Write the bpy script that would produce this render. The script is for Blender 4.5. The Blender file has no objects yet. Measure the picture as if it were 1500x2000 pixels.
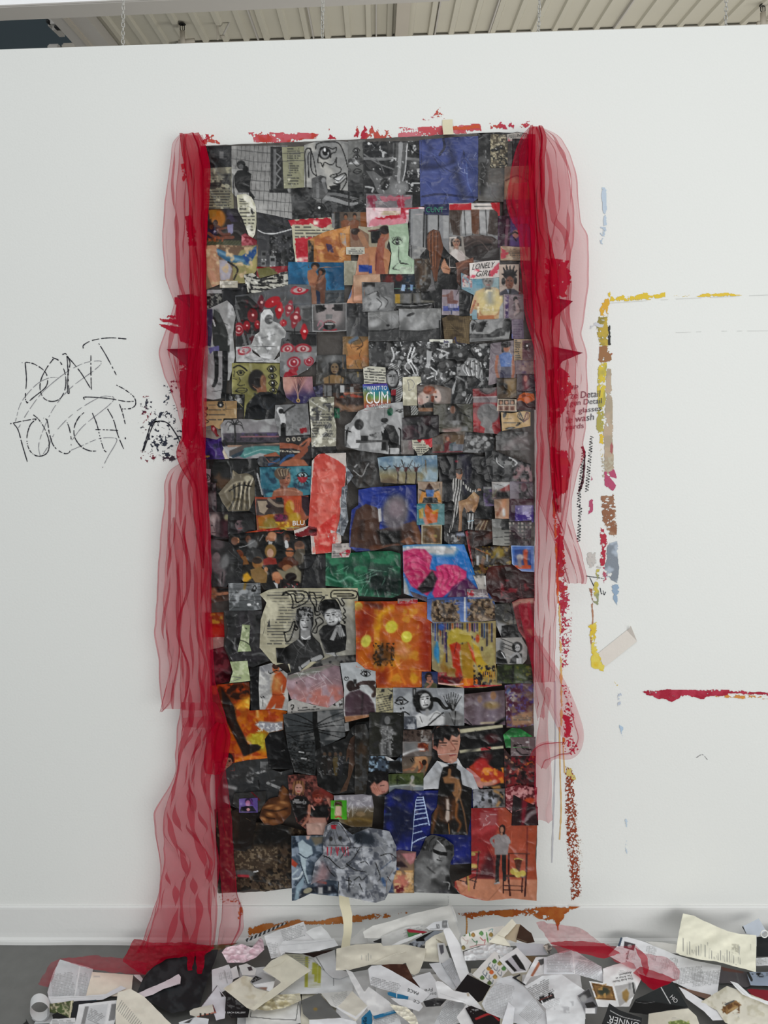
import bpy,bmesh,math,random
import numpy as np
from mathutils import Matrix,Vector
random.seed(3)
SC=bpy.context.scene
COL=SC.collection
# ---------------------------------------------------------------- camera, world, lights, exposure
F_PX,PX0,PY0=1500.0,750.0,729.0          # focal length and principal point for a 1500 x 2000 frame
CAM=np.array((0.0,-2.131,1.58))
RM=(Matrix.Rotation(math.atan(0.029),4,'Z')@Matrix.Rotation(math.radians(90),4,'X')@Matrix.Rotation(-0.0200,4,'Z'))
cam_d=bpy.data.cameras.new('camera')
cam=bpy.data.objects.new('camera',cam_d);COL.objects.link(cam)
cam_d.sensor_fit='HORIZONTAL';cam_d.sensor_width=36.0;cam_d.lens=36.0*F_PX/1500.0
cam_d.shift_y=-(1000.0-PY0)/1500.0
cam_d.clip_start=0.02
cam.matrix_world=Matrix.Translation(CAM)@RM
SC.camera=cam
world=bpy.data.worlds.new('world');SC.world=world;world.use_nodes=True
bg=world.node_tree.nodes['Background']
bg.inputs[0].default_value=(0.93,0.97,1.0,1);bg.inputs[1].default_value=0.62
def area(name,loc,rot,sx,sy,power,col=(1,1,1)):
    d=bpy.data.lights.new(name,'AREA');d.shape='RECTANGLE';d.size=sx;d.size_y=sy;d.energy=power;d.color=col
    o=bpy.data.objects.new(name,d);COL.objects.link(o);o.location=loc;o.rotation_euler=rot
    return o
area('window_light',(2.4,-4.4,1.05),(math.radians(90),0,math.radians(20)),4.0,2.0,104,(1,0.995,0.98))
area('ceiling_lamp',(0.2,-2.4,3.4),(math.radians(20),0,0),3.4,0.5,20,(1,0.99,0.97))
area('deck_fill_light',(1.0,1.1,1.2),(math.radians(180),0,0),3.6,0.6,27,(1,0.98,0.94))  # unseen fill behind the wall, aimed up, added to brighten the ceiling deck
SC.view_settings.view_transform='Standard';SC.view_settings.look='None'
SC.view_settings.gamma=1.0;SC.view_settings.use_curve_mapping=False
SC.view_settings.exposure=0.0
SC.cycles.transparent_max_bounces=24
SC.cycles.max_bounces=8
# ---------------------------------------------------------------- geometry helpers
R3=np.array(RM.to_3x3())
def rays(px,py):
    px=np.asarray(px,float);py=np.asarray(py,float)
    d=np.stack([(px-PX0)/F_PX,-(py-PY0)/F_PX,-np.ones_like(px)],-1)
    return d@R3.T
def at_y(px,py,y=0.0):                       # where the sight line through a photo pixel meets the plane Y = y
    d=rays(px,py);t=(y-CAM[1])/d[...,1]
    return CAM+d*t[...,None]
def at_z(px,py,z=0.0):
    d=rays(px,py);t=(z-CAM[2])/d[...,2]
    return CAM+d*t[...,None]
def hx(c):
    if isinstance(c,(int,float)):return np.array((c,c,c))/255.0
    if len(c)==3:c=''.join(q*2 for q in c)
    return np.array([int(c[i:i+2],16)for i in(0,2,4)])/255.0
def lin(c):
    c=np.asarray(c,float)
    return np.where(c<=0.04045,c/12.92,((c+0.055)/1.055)**2.4)
def lc(c,g=1.0):return tuple(np.clip(lin(hx(c))*g,0,1))+(1.0,)
def h2(ix,iy,s):
    n=(ix.astype(np.int64)*374761393+iy.astype(np.int64)*668265263+int(s)*1274126177)&0xFFFFFFFF
    n=((n^(n>>13))*1274126177)&0xFFFFFFFF
    n=n^(n>>16)
    return(n&0xFFFFFF)/float(0xFFFFFF)
def vn(x,y,s=0):                             # value noise 0..1
    x=np.asarray(x,float);y=np.asarray(y,float)
    ix=np.floor(x);iy=np.floor(y);fx=x-ix;fy=y-iy
    fx=fx*fx*(3-2*fx);fy=fy*fy*(3-2*fy)
    a=h2(ix,iy,s);b=h2(ix+1,iy,s);c=h2(ix,iy+1,s);d=h2(ix+1,iy+1,s)
    return(a+(b-a)*fx)*(1-fy)+(c+(d-c)*fx)*fy
def fbm(x,y,s=0,o=3):
    v=0;a=.5;t=0
    for i in range(o):
        v=v+a*vn(x*2**i+17.3*i,y*2**i-9.1*i,s+i);t+=a;a*=.5
    return v/t
def sstep(a,b,x):
    t=np.clip((x-a)/(b-a),0,1);return t*t*(3-2*t)
def sdpoly(x,y,pts,near=False):             # signed distance, negative inside
    pts=np.asarray(pts,float);n=len(pts)
    best=np.full(x.shape,1e18);ins=np.zeros(x.shape,bool)
    if near:nx=x.copy();ny=y.copy()
    for i in range(n):
        ax,ay=pts[i];bx,by=pts[(i+1)%n]
        ex,ey=bx-ax,by-ay
        t=np.clip(((x-ax)*ex+(y-ay)*ey)/(ex*ex+ey*ey+1e-12),0,1)
        qx=ax+t*ex;qy=ay+t*ey
        d=(x-qx)**2+(y-qy)**2
        m=d<best
        best=np.where(m,d,best)
        if near:nx=np.where(m,qx,nx);ny=np.where(m,qy,ny)
        if ay!=by:
            c=((ay>y)!=(by>y))&(x<ax+(y-ay)/(by-ay)*ex)
            ins^=c
    sd=np.sqrt(best);sd=np.where(ins,-sd,sd)
    return(sd,nx,ny)if near else sd
def smooth_line(pts,n=6,closed=False):
    p=np.asarray(pts,float)
    if len(p)<3:return p
    if closed:q=np.vstack([p[-1],p,p[0],p[1]])
    else:q=np.vstack([2*p[0]-p[1],p,2*p[-1]-p[-2]])
    out=[]
    for i in range(1,len(q)-2):
        for k in range(n):
            t=k/n
            out.append(.5*((2*q[i])+(-q[i-1]+q[i+1])*t+(2*q[i-1]-5*q[i]+4*q[i+1]-q[i+2])*t*t+(-q[i-1]+3*q[i]-3*q[i+1]+q[i+2])*t**3))
    out.append(q[-2]if not closed else q[1])
    return np.array(out)
def mesh_obj(name,V,faces,mat,parent=None,col=None,smooth=True,mats=None):
    V=np.ascontiguousarray(V,np.float32);me=bpy.data.meshes.new(name)
    if isinstance(faces,np.ndarray):
        n,k=faces.shape
        me.vertices.add(len(V));me.vertices.foreach_set('co',V.ravel())
        me.loops.add(n*k);me.loops.foreach_set('vertex_index',faces.astype(np.int32).ravel())
        me.polygons.add(n);me.polygons.foreach_set('loop_start',np.arange(0,n*k,k,dtype=np.int32))
        me.update(calc_edges=True)
    else:
        me.from_pydata([tuple(v)for v in V],[],faces)
    if smooth:me.polygons.foreach_set('use_smooth',np.ones(len(me.polygons),bool))
    if col is not None:
        a=me.color_attributes.new('Col','FLOAT_COLOR','POINT')
        c=np.ones((len(V),4),np.float32);c[:,:3]=col
        a.data.foreach_set('color',c.ravel())
    me.materials.append(mat)
    me.update()
    o=bpy.data.objects.new(name,me);COL.objects.link(o)
    if parent:o.parent=parent
    return o
def empty(name,loc=(0,0,0)):
    o=bpy.data.objects.new(name,None);o.location=loc;o.empty_display_size=.05;COL.objects.link(o)
    bpy.context.view_layer.update()
    return o
def tag(o,label=None,cat=None,group=None,kind=None):
    if label:o['label']=label
    if cat:o['category']=cat
    if group:o['group']=group
    if kind:o['kind']=kind
    return o
def box_bm(bm,x0,x1,y0,y1,z0,z1):
    v=[bm.verts.new(p)for p in((x0,y0,z0),(x1,y0,z0),(x1,y1,z0),(x0,y1,z0),(x0,y0,z1),(x1,y0,z1),(x1,y1,z1),(x0,y1,z1))]
    for f in((0,3,2,1),(4,5,6,7),(0,1,5,4),(1,2,6,5),(2,3,7,6),(3,0,4,7)):bm.faces.new([v[i]for i in f])
    return v
def bm_obj(name,bm,mat,parent=None,smooth=False,bevel=0):
    if bevel:bmesh.ops.bevel(bm,geom=bm.edges[:],offset=bevel,segments=2,affect='EDGES',clamp_overlap=True)
    bmesh.ops.recalc_face_normals(bm,faces=bm.faces[:])
    me=bpy.data.meshes.new(name);bm.to_mesh(me);bm.free()
    if smooth:me.polygons.foreach_set('use_smooth',np.ones(len(me.polygons),bool))
    me.materials.append(mat)
    o=bpy.data.objects.new(name,me);COL.objects.link(o)
    if parent:o.parent=parent
    return o
def tube_vf(path,r,n=8,V=None,F=None,closed=False):
    V=[]if V is None else V;F=[]if F is None else F
    path=[Vector(p)for p in path];m=len(path);b=len(V);up=Vector((0.3,0.9,0.2)).normalized()
    for i,p in enumerate(path):
        t=(path[(i+1)%m]-path[i-1])if closed else(path[min(i+1,m-1)]-path[max(i-1,0)])
        t.normalize();s=t.cross(up)
        if s.length<1e-4:s=t.cross(Vector((1,0,0)))
        s.normalize();u=s.cross(t)
        rr=r[i]if isinstance(r,(list,tuple))else r
        for k in range(n):
            a=2*math.pi*k/n
            V.append(p+(s*math.cos(a)+u*math.sin(a))*rr)
    for i in range(m if closed else m-1):
        j=(i+1)%m
        for k in range(n):
            F.append((b+i*n+k,b+i*n+(k+1)%n,b+j*n+(k+1)%n,b+j*n+k))
    if not closed:
        F.append(tuple(b+k for k in range(n))[::-1]);F.append(tuple(b+(m-1)*n+k for k in range(n)))
    return V,F
# ---------------------------------------------------------------- materials (all node based)
def mat(name,base='cccccc',rough=.6,spec=.3,metal=0.0,attr=False,gain=1.0,bump=0,bscale=40,vary=0,vscale=8,sheen=0,coat=0):
    m=bpy.data.materials.new(name);m.use_nodes=True;nt=m.node_tree;b=nt.nodes['Principled BSDF']
    b.inputs['Roughness'].default_value=rough;b.inputs['Specular IOR Level'].default_value=spec;b.inputs['Metallic'].default_value=metal
    if coat:b.inputs['Coat Weight'].default_value=coat;b.inputs['Coat Roughness'].default_value=.18
    tc=nt.nodes.new('ShaderNodeTexCoord')
    if attr:
        a=nt.nodes.new('ShaderNodeAttribute');a.attribute_name='Col';src=a.outputs['Color']
    else:
        r=nt.nodes.new('ShaderNodeRGB');r.outputs[0].default_value=lc(base);src=r.outputs[0]
    if vary:
        n=nt.nodes.new('ShaderNodeTexNoise');n.inputs['Scale'].default_value=vscale;n.inputs['Detail'].default_value=5
        nt.links.new(tc.outputs['Object'],n.inputs['Vector'])
        mr=nt.nodes.new('ShaderNodeMapRange');mr.inputs[3].default_value=1-vary;mr.inputs[4].default_value=1+vary
        nt.links.new(n.outputs[0],mr.inputs[0])
        mx=nt.nodes.new('ShaderNodeVectorMath');mx.operation='SCALE'
        nt.links.new(src,mx.inputs[0]);nt.links.new(mr.outputs[0],mx.inputs['Scale']);src=mx.outputs[0]
    nt.links.new(src,b.inputs['Base Color'])
    if bump:
        n=nt.nodes.new('ShaderNodeTexNoise');n.inputs['Scale'].default_value=bscale;n.inputs['Detail'].default_value=4
        nt.links.new(tc.outputs['Object'],n.inputs['Vector'])
        bp=nt.nodes.new('ShaderNodeBump');bp.inputs['Strength'].default_value=bump;bp.inputs['Distance'].default_value=.002
        nt.links.new(n.outputs[0],bp.inputs['Height']);nt.links.new(bp.outputs[0],b.inputs['Normal'])
    return m
def sheer(name,colour,alpha,edge=.25,rough=.8):
    m=bpy.data.materials.new(name);m.use_nodes=True;nt=m.node_tree
    for n in list(nt.nodes):nt.nodes.remove(n)
    out=nt.nodes.new('ShaderNodeOutputMaterial');mix=nt.nodes.new('ShaderNodeMixShader')
    tr=nt.nodes.new('ShaderNodeBsdfTransparent');add=nt.nodes.new('ShaderNodeMixShader');add.inputs[0].default_value=.4
    df=nt.nodes.new('ShaderNodeBsdfDiffuse');tl=nt.nodes.new('ShaderNodeBsdfTranslucent')
    df.inputs[0].default_value=lc(colour);tl.inputs[0].default_value=lc(colour)
    lw=nt.nodes.new('ShaderNodeLayerWeight');lw.inputs[0].default_value=.35
    tc=nt.nodes.new('ShaderNodeTexCoord');nz=nt.nodes.new('ShaderNodeTexNoise');nz.inputs['Scale'].default_value=9;nz.inputs['Detail'].default_value=4
    nt.links.new(tc.outputs['Object'],nz.inputs['Vector'])
    ma=nt.nodes.new('ShaderNodeMath');ma.operation='MULTIPLY_ADD';ma.inputs[1].default_value=edge;ma.inputs[2].default_value=alpha-.05;ma.use_clamp=True
    m2=nt.nodes.new('ShaderNodeMath');m2.operation='MULTIPLY_ADD';m2.inputs[1].default_value=.1;m2.use_clamp=True
    nt.links.new(lw.outputs['Facing'],ma.inputs[0]);nt.links.new(nz.outputs[0],m2.inputs[0]);nt.links.new(ma.outputs[0],m2.inputs[2])
    nt.links.new(df.outputs[0],add.inputs[1]);nt.links.new(tl.outputs[0],add.inputs[2])
    nt.links.new(m2.outputs[0],mix.inputs[0]);nt.links.new(tr.outputs[0],mix.inputs[1]);nt.links.new(add.outputs[0],mix.inputs[2])
    nt.links.new(mix.outputs[0],out.inputs[0])
    return m
def film(name,colour,alpha,rough=.2):                # clear glossy plastic
    m=bpy.data.materials.new(name);m.use_nodes=True;nt=m.node_tree;b=nt.nodes['Principled BSDF']
    b.inputs['Base Color'].default_value=lc(colour);b.inputs['Roughness'].default_value=rough;b.inputs['Specular IOR Level'].default_value=.6
    b.inputs['Alpha'].default_value=alpha
    tc=nt.nodes.new('ShaderNodeTexCoord');n=nt.nodes.new('ShaderNodeTexNoise');n.inputs['Scale'].default_value=55;n.inputs['Detail'].default_value=5
    nt.links.new(tc.outputs['Object'],n.inputs['Vector'])
    mr=nt.nodes.new('ShaderNodeMapRange');mr.inputs[1].default_value=.3;mr.inputs[2].default_value=.75;mr.inputs[3].default_value=alpha*.4;mr.inputs[4].default_value=min(1,alpha*1.7)
    nt.links.new(n.outputs[0],mr.inputs[0]);nt.links.new(mr.outputs[0],b.inputs['Alpha'])
    bp=nt.nodes.new('ShaderNodeBump');bp.inputs['Strength'].default_value=.5;bp.inputs['Distance'].default_value=.003
    nt.links.new(n.outputs[0],bp.inputs['Height']);nt.links.new(bp.outputs[0],b.inputs['Normal'])
    return m
M_WALL=mat('white_wall_paint','e4e5e1',.55,.25,bump=.25,bscale=160,vary=.012,vscale=3)
M_BASE=mat('white_baseboard_paint','dfdfdc',.45,.3,bump=.3,bscale=60,vary=.03,vscale=7)
M_FLOOR=mat('grey_floor_paint','6f6f6c',.45,.35,bump=.35,bscale=50,vary=.16,vscale=30)
M_PRINT=mat('glossy_print',attr=True,rough=.33,spec=.28,bump=.42,bscale=110,vary=.06,vscale=25,coat=.12)
M_PAPER=mat('matte_paper',attr=True,rough=.65,spec=.2,bump=.15,bscale=90,vary=.02,vscale=20)
M_MARK=mat('wall_mark_paint',attr=True,rough=.5,spec=.3,bump=.3,bscale=200)
M_BEAM=mat('grey_beam_paint','b4b0aa',.6,.2,bump=.1,vary=.03)
M_FASCIA=mat('white_fascia_paint','ffffff',.6,.2,vary=.01)
M_DECK=mat('cream_metal_deck','bdb9ab',.5,.3,bump=.1,bscale=30,vary=.05,vscale=6)
M_STRIP=mat('beige_trim_paint','b3aca0',.6,.2,vary=.04)
M_DARK=mat('dark_blue_void_wall','3f484c',.8,.1,vary=.12,vscale=3)
M_STEEL=mat('zinc_steel','b9b7b0',.35,.5,metal=.8,vary=.1,vscale=60)
M_BLACK=mat('black_metal','1a1a1a',.5,.3,vary=.1)
M_TAPE2=mat('pale_masking_tape','dcd5cc',.6,.2,bump=.3,bscale=120,vary=.03,vscale=40)
M_TAPE=mat('masking_tape','d9d1b4',.6,.2,bump=.3,bscale=120,vary=.04,vscale=40)
M_BACK=mat('collage_backing','3a3734',.5,.3,vary=.2,vscale=12)
M_TULLE=sheer('red_tulle','c81c40',.31,.26)
M_TULLE2=sheer('red_tulle_gathered','bc0c2e',.70,.28)
M_TULLE3=sheer('pink_red_tulle','ca2040',.37,.26)
M_FILM=film('clear_plastic','dcdcdc',.28)
# ---------------------------------------------------------------- setting: floor, wall, baseboard, ceiling
bm=bmesh.new();box_bm(bm,-3.5,3.5,-5.5,4.0,-.1,0)
tag(bm_obj('floor',bm,M_FLOOR),kind='structure')
zt=lambda px,py:at_y(np.array(float(px)),np.array(float(py)))
tl,tr_=zt(-60,98),zt(1560,45)
def wtop(x):return tl[2]+(tr_[2]-tl[2])*(x-tl[0])/(tr_[0]-tl[0])
bm=bmesh.new()
vs=box_bm(bm,-2.6,2.6,0.0,0.12,0.0,1.0)
for v in vs[4:]:v.co.z=wtop(v.co.x)
WALL=tag(bm_obj('wall_back',bm,M_WALL,bevel=.002),kind='structure')
# baseboard: extruded profile, slightly proud, rounded top, coved toe
zb=float(at_y(np.array(750.),np.array(1768.))[2])
prof=[(0.0,zb),(-.003,zb-.0005),(-.0055,zb-.003),(-.006,zb-.008),(-.006,.03),(-.007,.018),(-.011,.013),(-.0125,.008),(-.0125,0.0),(0.0,0.0)]
V=[];F=[]
nx=60
for i in range(nx+1):
    x=-2.6+5.2*i/nx
    for(y,z)in prof:
        V.append((x,y+(.0008*math.sin(i*1.7)if-.0124>y else 0),z))
n=len(prof)
for i in range(nx):
    for k in range(n-1):
        F.append((i*n+k,(i+1)*n+k,(i+1)*n+k+1,i*n+k+1))
F.append(tuple(range(n)));F.append(tuple(nx*n+k for k in range(n))[::-1])
tag(mesh_obj('baseboard_back',V,F,M_BASE,smooth=False),kind='structure')
BASE=bpy.data.objects['baseboard_back']
# ceiling deck behind and above the partition: trapezoid ribs running away from the wall
zd=3.12
def dpx(px,py,z=zd):return at_z(np.array(float(px)),np.array(float(py)),z)
sk=-.039
period=float(dpx(1330,20)[0]-dpx(1288,20)[0])
x_l=float(dpx(166,38)[0])
V=[];F=[]
npd=int((3.2-x_l)/period)+1
seg=[(0,0),(.22,0),(.30,.013),(.95,.013)]
xs=[(x_l+(i+a)*period,zd+dz)for i in range(npd)for a,dz in seg]
Y0,Y1=.62,1.88
for(x,z)in xs:
    for y in(Y0,Y1):V.append((x+sk*(y-Y0),y,z))
for i in range(len(xs)-1):F.append((2*i,2*i+1,2*i+3,2*i+2))
CEIL=empty('ceiling');tag(CEIL,kind='structure')
mesh_obj('deck_sheet',V,F,M_DECK,CEIL,smooth=False)
def ray_strip(name,a,b,z,w,h,m,parent,y0=Y0,y1=Y1):     # a bar along the rib direction at px x positions
    p=dpx(a,b,z);bm=bmesh.new();vv=box_bm(bm,-w/2,w/2,y0,y1,0,h)
    for v in vv:v.co.x+=p[0]+sk*(v.co.y-p[1]);v.co.z+=z
    return bm_obj(name,bm,m,parent)
for px in(485,603,735,857,968,1222):                         # dark sheet seams
    ray_strip('deck_seam',px,25,zd-.003,.006,.02,M_BEAM,CEIL)
ray_strip('joist',788,20,zd-.05,.055,.045,M_STRIP,CEIL)
o=ray_strip('joist',155,60,zd-.06,.15,.055,M_BEAM,CEIL)
ray_strip('joist_lip',148,60,zd-.07,.02,.01,M_STRIP,CEIL)
# beige edge strip under the far edge of the deck
p0=at_y(np.array(345.),np.array(72.),1.39)
bm=bmesh.new();box_bm(bm,p0[0],3.2,1.39,1.46,zd-.18,zd+.003)
bm_obj('edge_strip',bm,M_STRIP,CEIL)
bm=bmesh.new();box_bm(bm,p0[0],3.2,1.385,1.392,zd-.003,zd+.004)
bm_obj('edge_lip',bm,M_BEAM,CEIL)
# grey beam with white fascia above it, in front of the deck
zbm=2.735
a=at_z(np.array(-80.),np.array(45.),zbm);b=at_z(np.array(880.),np.array(3.),zbm)
dirv=(b-a)/np.linalg.norm(b-a);nrm=np.array((-dirv[1],dirv[0],0))
def beam_box(bm,s0,s1,d0,d1,z0,z1):
    vv=box_bm(bm,s0,s1,d0,d1,z0,z1)
    for v in vv:
        q=a+dirv*v.co.x+nrm*v.co.y;v.co.x,v.co.y=q[0],q[1]
L=float(np.linalg.norm(b-a))
bm=bmesh.new();beam_box(bm,-.6,L,-.089,0,zbm,zbm+.03)
BEAM=tag(bm_obj('ceiling_beam',bm,M_BEAM,bevel=.003),kind='structure')
BEAM.name='trim_1'
bm=bmesh.new();beam_box(bm,-.6,L,-.0895,-.02,zbm+.004,zbm+.5)
fa=tag(bm_obj('trim_2',bm,M_FASCIA,bevel=.003),kind='structure')
# dark space beyond at the left: plain dark panel plus a duct end and two pale boxes
bm=bmesh.new();box_bm(bm,-3.4,-1.15,1.9,1.96,0,4.2)
tag(bm_obj('wall_far',bm,M_DARK),kind='structure')
bm=bmesh.new();box_bm(bm,-1.15,3.4,2.4,2.46,0,4.2)
tag(bm_obj('wall_far_right',bm,M_STRIP),kind='structure')
def blk(name,x0,y0,x1,y1,Y,d,m,label,cat,bev=.008):
    p,q=at_y(np.array(float(x0)),np.array(float(y1)),Y),at_y(np.array(float(x1)),np.array(float(y0)),Y)
    bm=bmesh.new();box_bm(bm,p[0],q[0],Y,Y+d,p[2],q[2]);o=bm_obj(name,bm,m,bevel=bev);tag(o,label,cat);return o
fx=empty('ceiling_fixture',tuple(at_y(np.array(105.),np.array(48.),1.5)));tag(fx,'grey ceiling fixture with dark fittings beyond the wall top at far left','fixture')
def kid(name,x0,y0,x1,y1,Y,d,m,par,bev=.008):
    p,q=at_y(np.array(float(x0)),np.array(float(y1)),Y),at_y(np.array(float(x1)),np.array(float(y0)),Y)
    bm=bmesh.new();box_bm(bm,p[0],q[0],Y,Y+d,p[2],q[2])
    o=bm_obj(name,bm,m,None,bevel=bev);o.parent=par;o.matrix_parent_inverse=par.matrix_world.inverted();return o
kid('housing',90,20,116,55,1.5,.12,M_BEAM,fx,.02);kid('fitting',89,36,95,44,1.49,.03,M_BLACK,fx,.004);kid('fitting',105,47,120,55,1.49,.03,M_BLACK,fx,.004)
blk('junction_box',92,84,115,130,1.6,.1,M_BEAM,'pale grey box just above the wall top, at the far left','box')
blk('junction_box',120,82,149,130,1.6,.1,M_STRIP,'wider grey box beside the diagonal joist above the wall top','box')
# chains
def chain(px0,px1,pybot,label,Y=.06,link=.0165):
    bot=at_y(np.array(float(px1)),np.array(float(pybot)),Y);top=at_y(np.array(float(px0)),np.array(-40.),Y)
    bot=bot.copy();bot[2]=wtop(bot[0])+.004
    root=empty('hanging_chain',tuple(bot));tag(root,label,'chain','chains hung above the wall top')
    d=(top-bot);n=int(np.linalg.norm(d)/(link*.74));d=d/np.linalg.norm(d)
    Vv,Ff=[],[]
    pts=[]
    r=.0015;h=link/2-r;w=.0040
    for k in range(16):
        an=2*math.pi*k/16;pts.append((w*math.cos(an),0,(h-w)*(1 if math.sin(an)>0 else-1)+w*math.sin(an)))
    tube_vf(pts,r,6,Vv,Ff,closed=True)
    me=None
    for i in range(n):
        if me is None:
            o=mesh_obj('chain_link',Vv,Ff,M_STEEL,root);me=o.data
        else:
            o=bpy.data.objects.new('chain_link',me);COL.objects.link(o);o.parent=root
        o.location=d*(i*link*.74+link*.45);o.rotation_euler=(0,0,math.radians(45+90*(i%2)+random.uniform(-12,12)))
    return root
chain(241.5,239.5,85,'zinc chain in front of the grey beam, leftmost of the four')
chain(632,628.5,71,'zinc chain above the middle of the collage, second of the four')
chain(1055,1051,57,'zinc chain above the right end of the collage, third of the four')
chain(1420,1416.5,48,'zinc chain near the top right corner, rightmost of the four')
# sprinkler heads on a pipe stub
def sprinkler(px,py,label,bx):
    Y=1.2;p=at_y(np.array(float(px)),np.array(float(py)),Y);s=2.2e-3
    root=empty('sprinkler_head',tuple(p));tag(root,label,'sprinkler','sprinklers above the wall')
    V,F=tube_vf([(0,0,.012),(0,0,.016)],[.016,.013],12);mesh_obj('deflector',V,F,M_BLACK,root,smooth=False)
    V,F=[],[]
    for sx in(-1,1):tube_vf([(0,0,.012),(.009*sx,0,.006),(.009*sx,0,-.012),(0,0,-.02)],.0022,6,V,F)
    tube_vf([(0,0,.012),(0,0,-.02)],.0018,6,V,F)
    mesh_obj('frame_arms',V,F,M_BLACK,root)
    V,F=tube_vf([(0,0,-.018),(0,0,-.085)],.011,10);mesh_obj('pipe_stub',V,F,M_STRIP,root)
    V,F=tube_vf([(-.02 if bx>0 else.02,.01,-.06),(bx,.01,-.055)],.010,10);mesh_obj('pipe',V,F,M_STRIP,root)
    return root
sprinkler(356,53,'small dark sprinkler head on a pipe, above the left half of the wall',.05)
sprinkler(1490,16,'small dark sprinkler head on a pipe, at the top right corner',.08)
# hanger bracket beside the left sprinkler
b0=at_y(np.array(430.),np.array(74.),1.22);root=empty('pipe_hanger',tuple(b0));tag(root,'thin metal hanger with a swivel rod, right of the left sprinkler','hanger')
loc=lambda px,py:tuple(at_y(np.array(float(px)),np.array(float(py)),1.22)-b0)
V,F=tube_vf([loc(425,78),loc(425,12)],.004,6);mesh_obj('rod',V,F,M_STRIP,root)
V,F=tube_vf([loc(434,72),loc(447,46),loc(452,35),loc(448,30)],.0045,6);mesh_obj('swivel_rod',V,F,M_BEAM,root)
V,F=tube_vf([loc(440,20),loc(442,26),loc(444,32),loc(441,32),loc(440,24)],.003,6);mesh_obj('hook',V,F,M_BLACK,root)
V,F=tube_vf([loc(430,71),loc(438,71)],.006,8);mesh_obj('clamp',V,F,M_STRIP,root)
# ---------------------------------------------------------------- a small vector painter: flat print evaluated at mesh vertices
class PT:pass
FR=[0.0,0.0,1.0]
def fr(x,y,k):FR[:]=[x,y,k]
def tp(pts):return np.asarray(pts,float).reshape(-1,2)*FR[2]+np.array(FR[:2])
def put(p,m,c):p.c+=(hx(c)-p.c)*np.clip(m,0,1)[:,None]
def putc(p,m,c):p.c+=(c-p.c)*np.clip(m,0,1)[:,None]
def sub(p,x0,x1,y0,y1):
    return np.nonzero((p.x>=x0)&(p.x<=x1)&(p.y>=y0)&(p.y<=y1))[0]
def puti(p,i,m,c):p.c[i]+=(hx(c)-p.c[i])*np.clip(m,0,1)[:,None]
def E(cx,cy,rx,ry,c,rot=0,soft=.12,a=1):          # ellipse
    (X,Y),k=tp((cx,cy))[0],FR[2];rx*=k;ry*=k;s=max(soft,.7/min(rx,ry));q=math.radians(rot);R=max(rx,ry)*(1+s)
    def f(p):
        i=sub(p,X-R,X+R,Y-R,Y+R)
        if len(i)==0:return
        dx=p.x[i]-X;dy=p.y[i]-Y
        u=(dx*math.cos(q)+dy*math.sin(q))/rx;v=(-dx*math.sin(q)+dy*math.cos(q))/ry
        puti(p,i,a*sstep(1+s,1-s,np.sqrt(u*u+v*v)),c)
    return f
def G(pts,c,soft=1.0,a=1):                            # polygon
    P=tp(pts);x0,y0=P.min(0)-soft-1;x1,y1=P.max(0)+soft+1
    def f(p):
        i=sub(p,x0,x1,y0,y1)
        if len(i):puti(p,i,a*np.clip(.5-sdpoly(p.x[i],p.y[i],P)/soft,0,1),c)
    return f
def RC(x0,y0,x1,y1,c,soft=1.0,a=1):return G([(x0,y0),(x1,y0),(x1,y1),(x0,y1)],c,soft,a)
def S(pts,w,c,w2=None,curve=True,a=1,soft=.7):      # stroke, width in frame units
    k=FR[2];P=tp(pts);w=max(w*k,1.1)/2;w2=w if w2 is None else max(w2*k,.8)/2
    if curve and len(P)>2:P=smooth_line(P,4)
    W=np.linspace(w,w2,len(P));m=max(w,w2)+1.5
    def f(p):
        i=sub(p,P[:,0].min()-m,P[:,0].max()+m,P[:,1].min()-m,P[:,1].max()+m)
        if len(i)==0:return
        x=p.x[i];y=p.y[i];b=np.full(x.shape,1e9)
        for j in range(len(P)-1):
            ax,ay=P[j];ex,ey=P[j+1]-P[j]
            t=np.clip(((x-ax)*ex+(y-ay)*ey)/(ex*ex+ey*ey+1e-9),0,1)
            b=np.minimum(b,np.hypot(x-ax-t*ex,y-ay-t*ey)-(W[j]+(W[j+1]-W[j])*t))
        puti(p,i,a*np.clip(.5-b/soft,0,1),c)
    return f
def B(c):
    def f(p):put(p,np.ones_like(p.x),c)
    return f
def GR(c1,c2,ang=90,lo=0.,hi=1.):                     # gradient over the clipping
    q=math.radians(ang)
    def f(p):
        t=(p.x-p.x0)/(p.x1-p.x0)*math.cos(q)+(p.y-p.y0)/(p.y1-p.y0)*math.sin(q)
        if ang>90:t=t-min(0,math.cos(q))
        t=sstep(lo,hi,t)[:,None];p.c[:]=hx(c1)*(1-t)+hx(c2)*t
    return f
def M(sc,c,thr=.5,w=.12,a=1,s=1,ax=1.,box=None):   # noise patches of a colour
    k=FR[2];sc*=k
    bb=None if box is None else np.concatenate([tp(box[:2])[0],tp(box[2:])[0]])
    def f(p):
        if bb is None:i=np.arange(len(p.x))
        else:i=sub(p,bb[0],bb[2],bb[1],bb[3])
        if len(i)==0:return
        m=sstep(thr-w,thr+w,fbm(p.x[i]/sc*ax,p.y[i]/sc,s*7+3))
        if bb is not None:
            e=np.minimum(np.minimum(p.x[i]-bb[0],bb[2]-p.x[i]),np.minimum(p.y[i]-bb[1],bb[3]-p.y[i]));m=m*sstep(0,3,e)
        puti(p,i,a*m,c)
    return f
def V(sc,amt,s=5,ax=1.):                               # tonal grain
    sc=sc*FR[2]
    def f(p):p.c*=(1+amt*2*(fbm(p.x/sc*ax,p.y/sc,s)-.5))[:,None]
    return f
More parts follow.
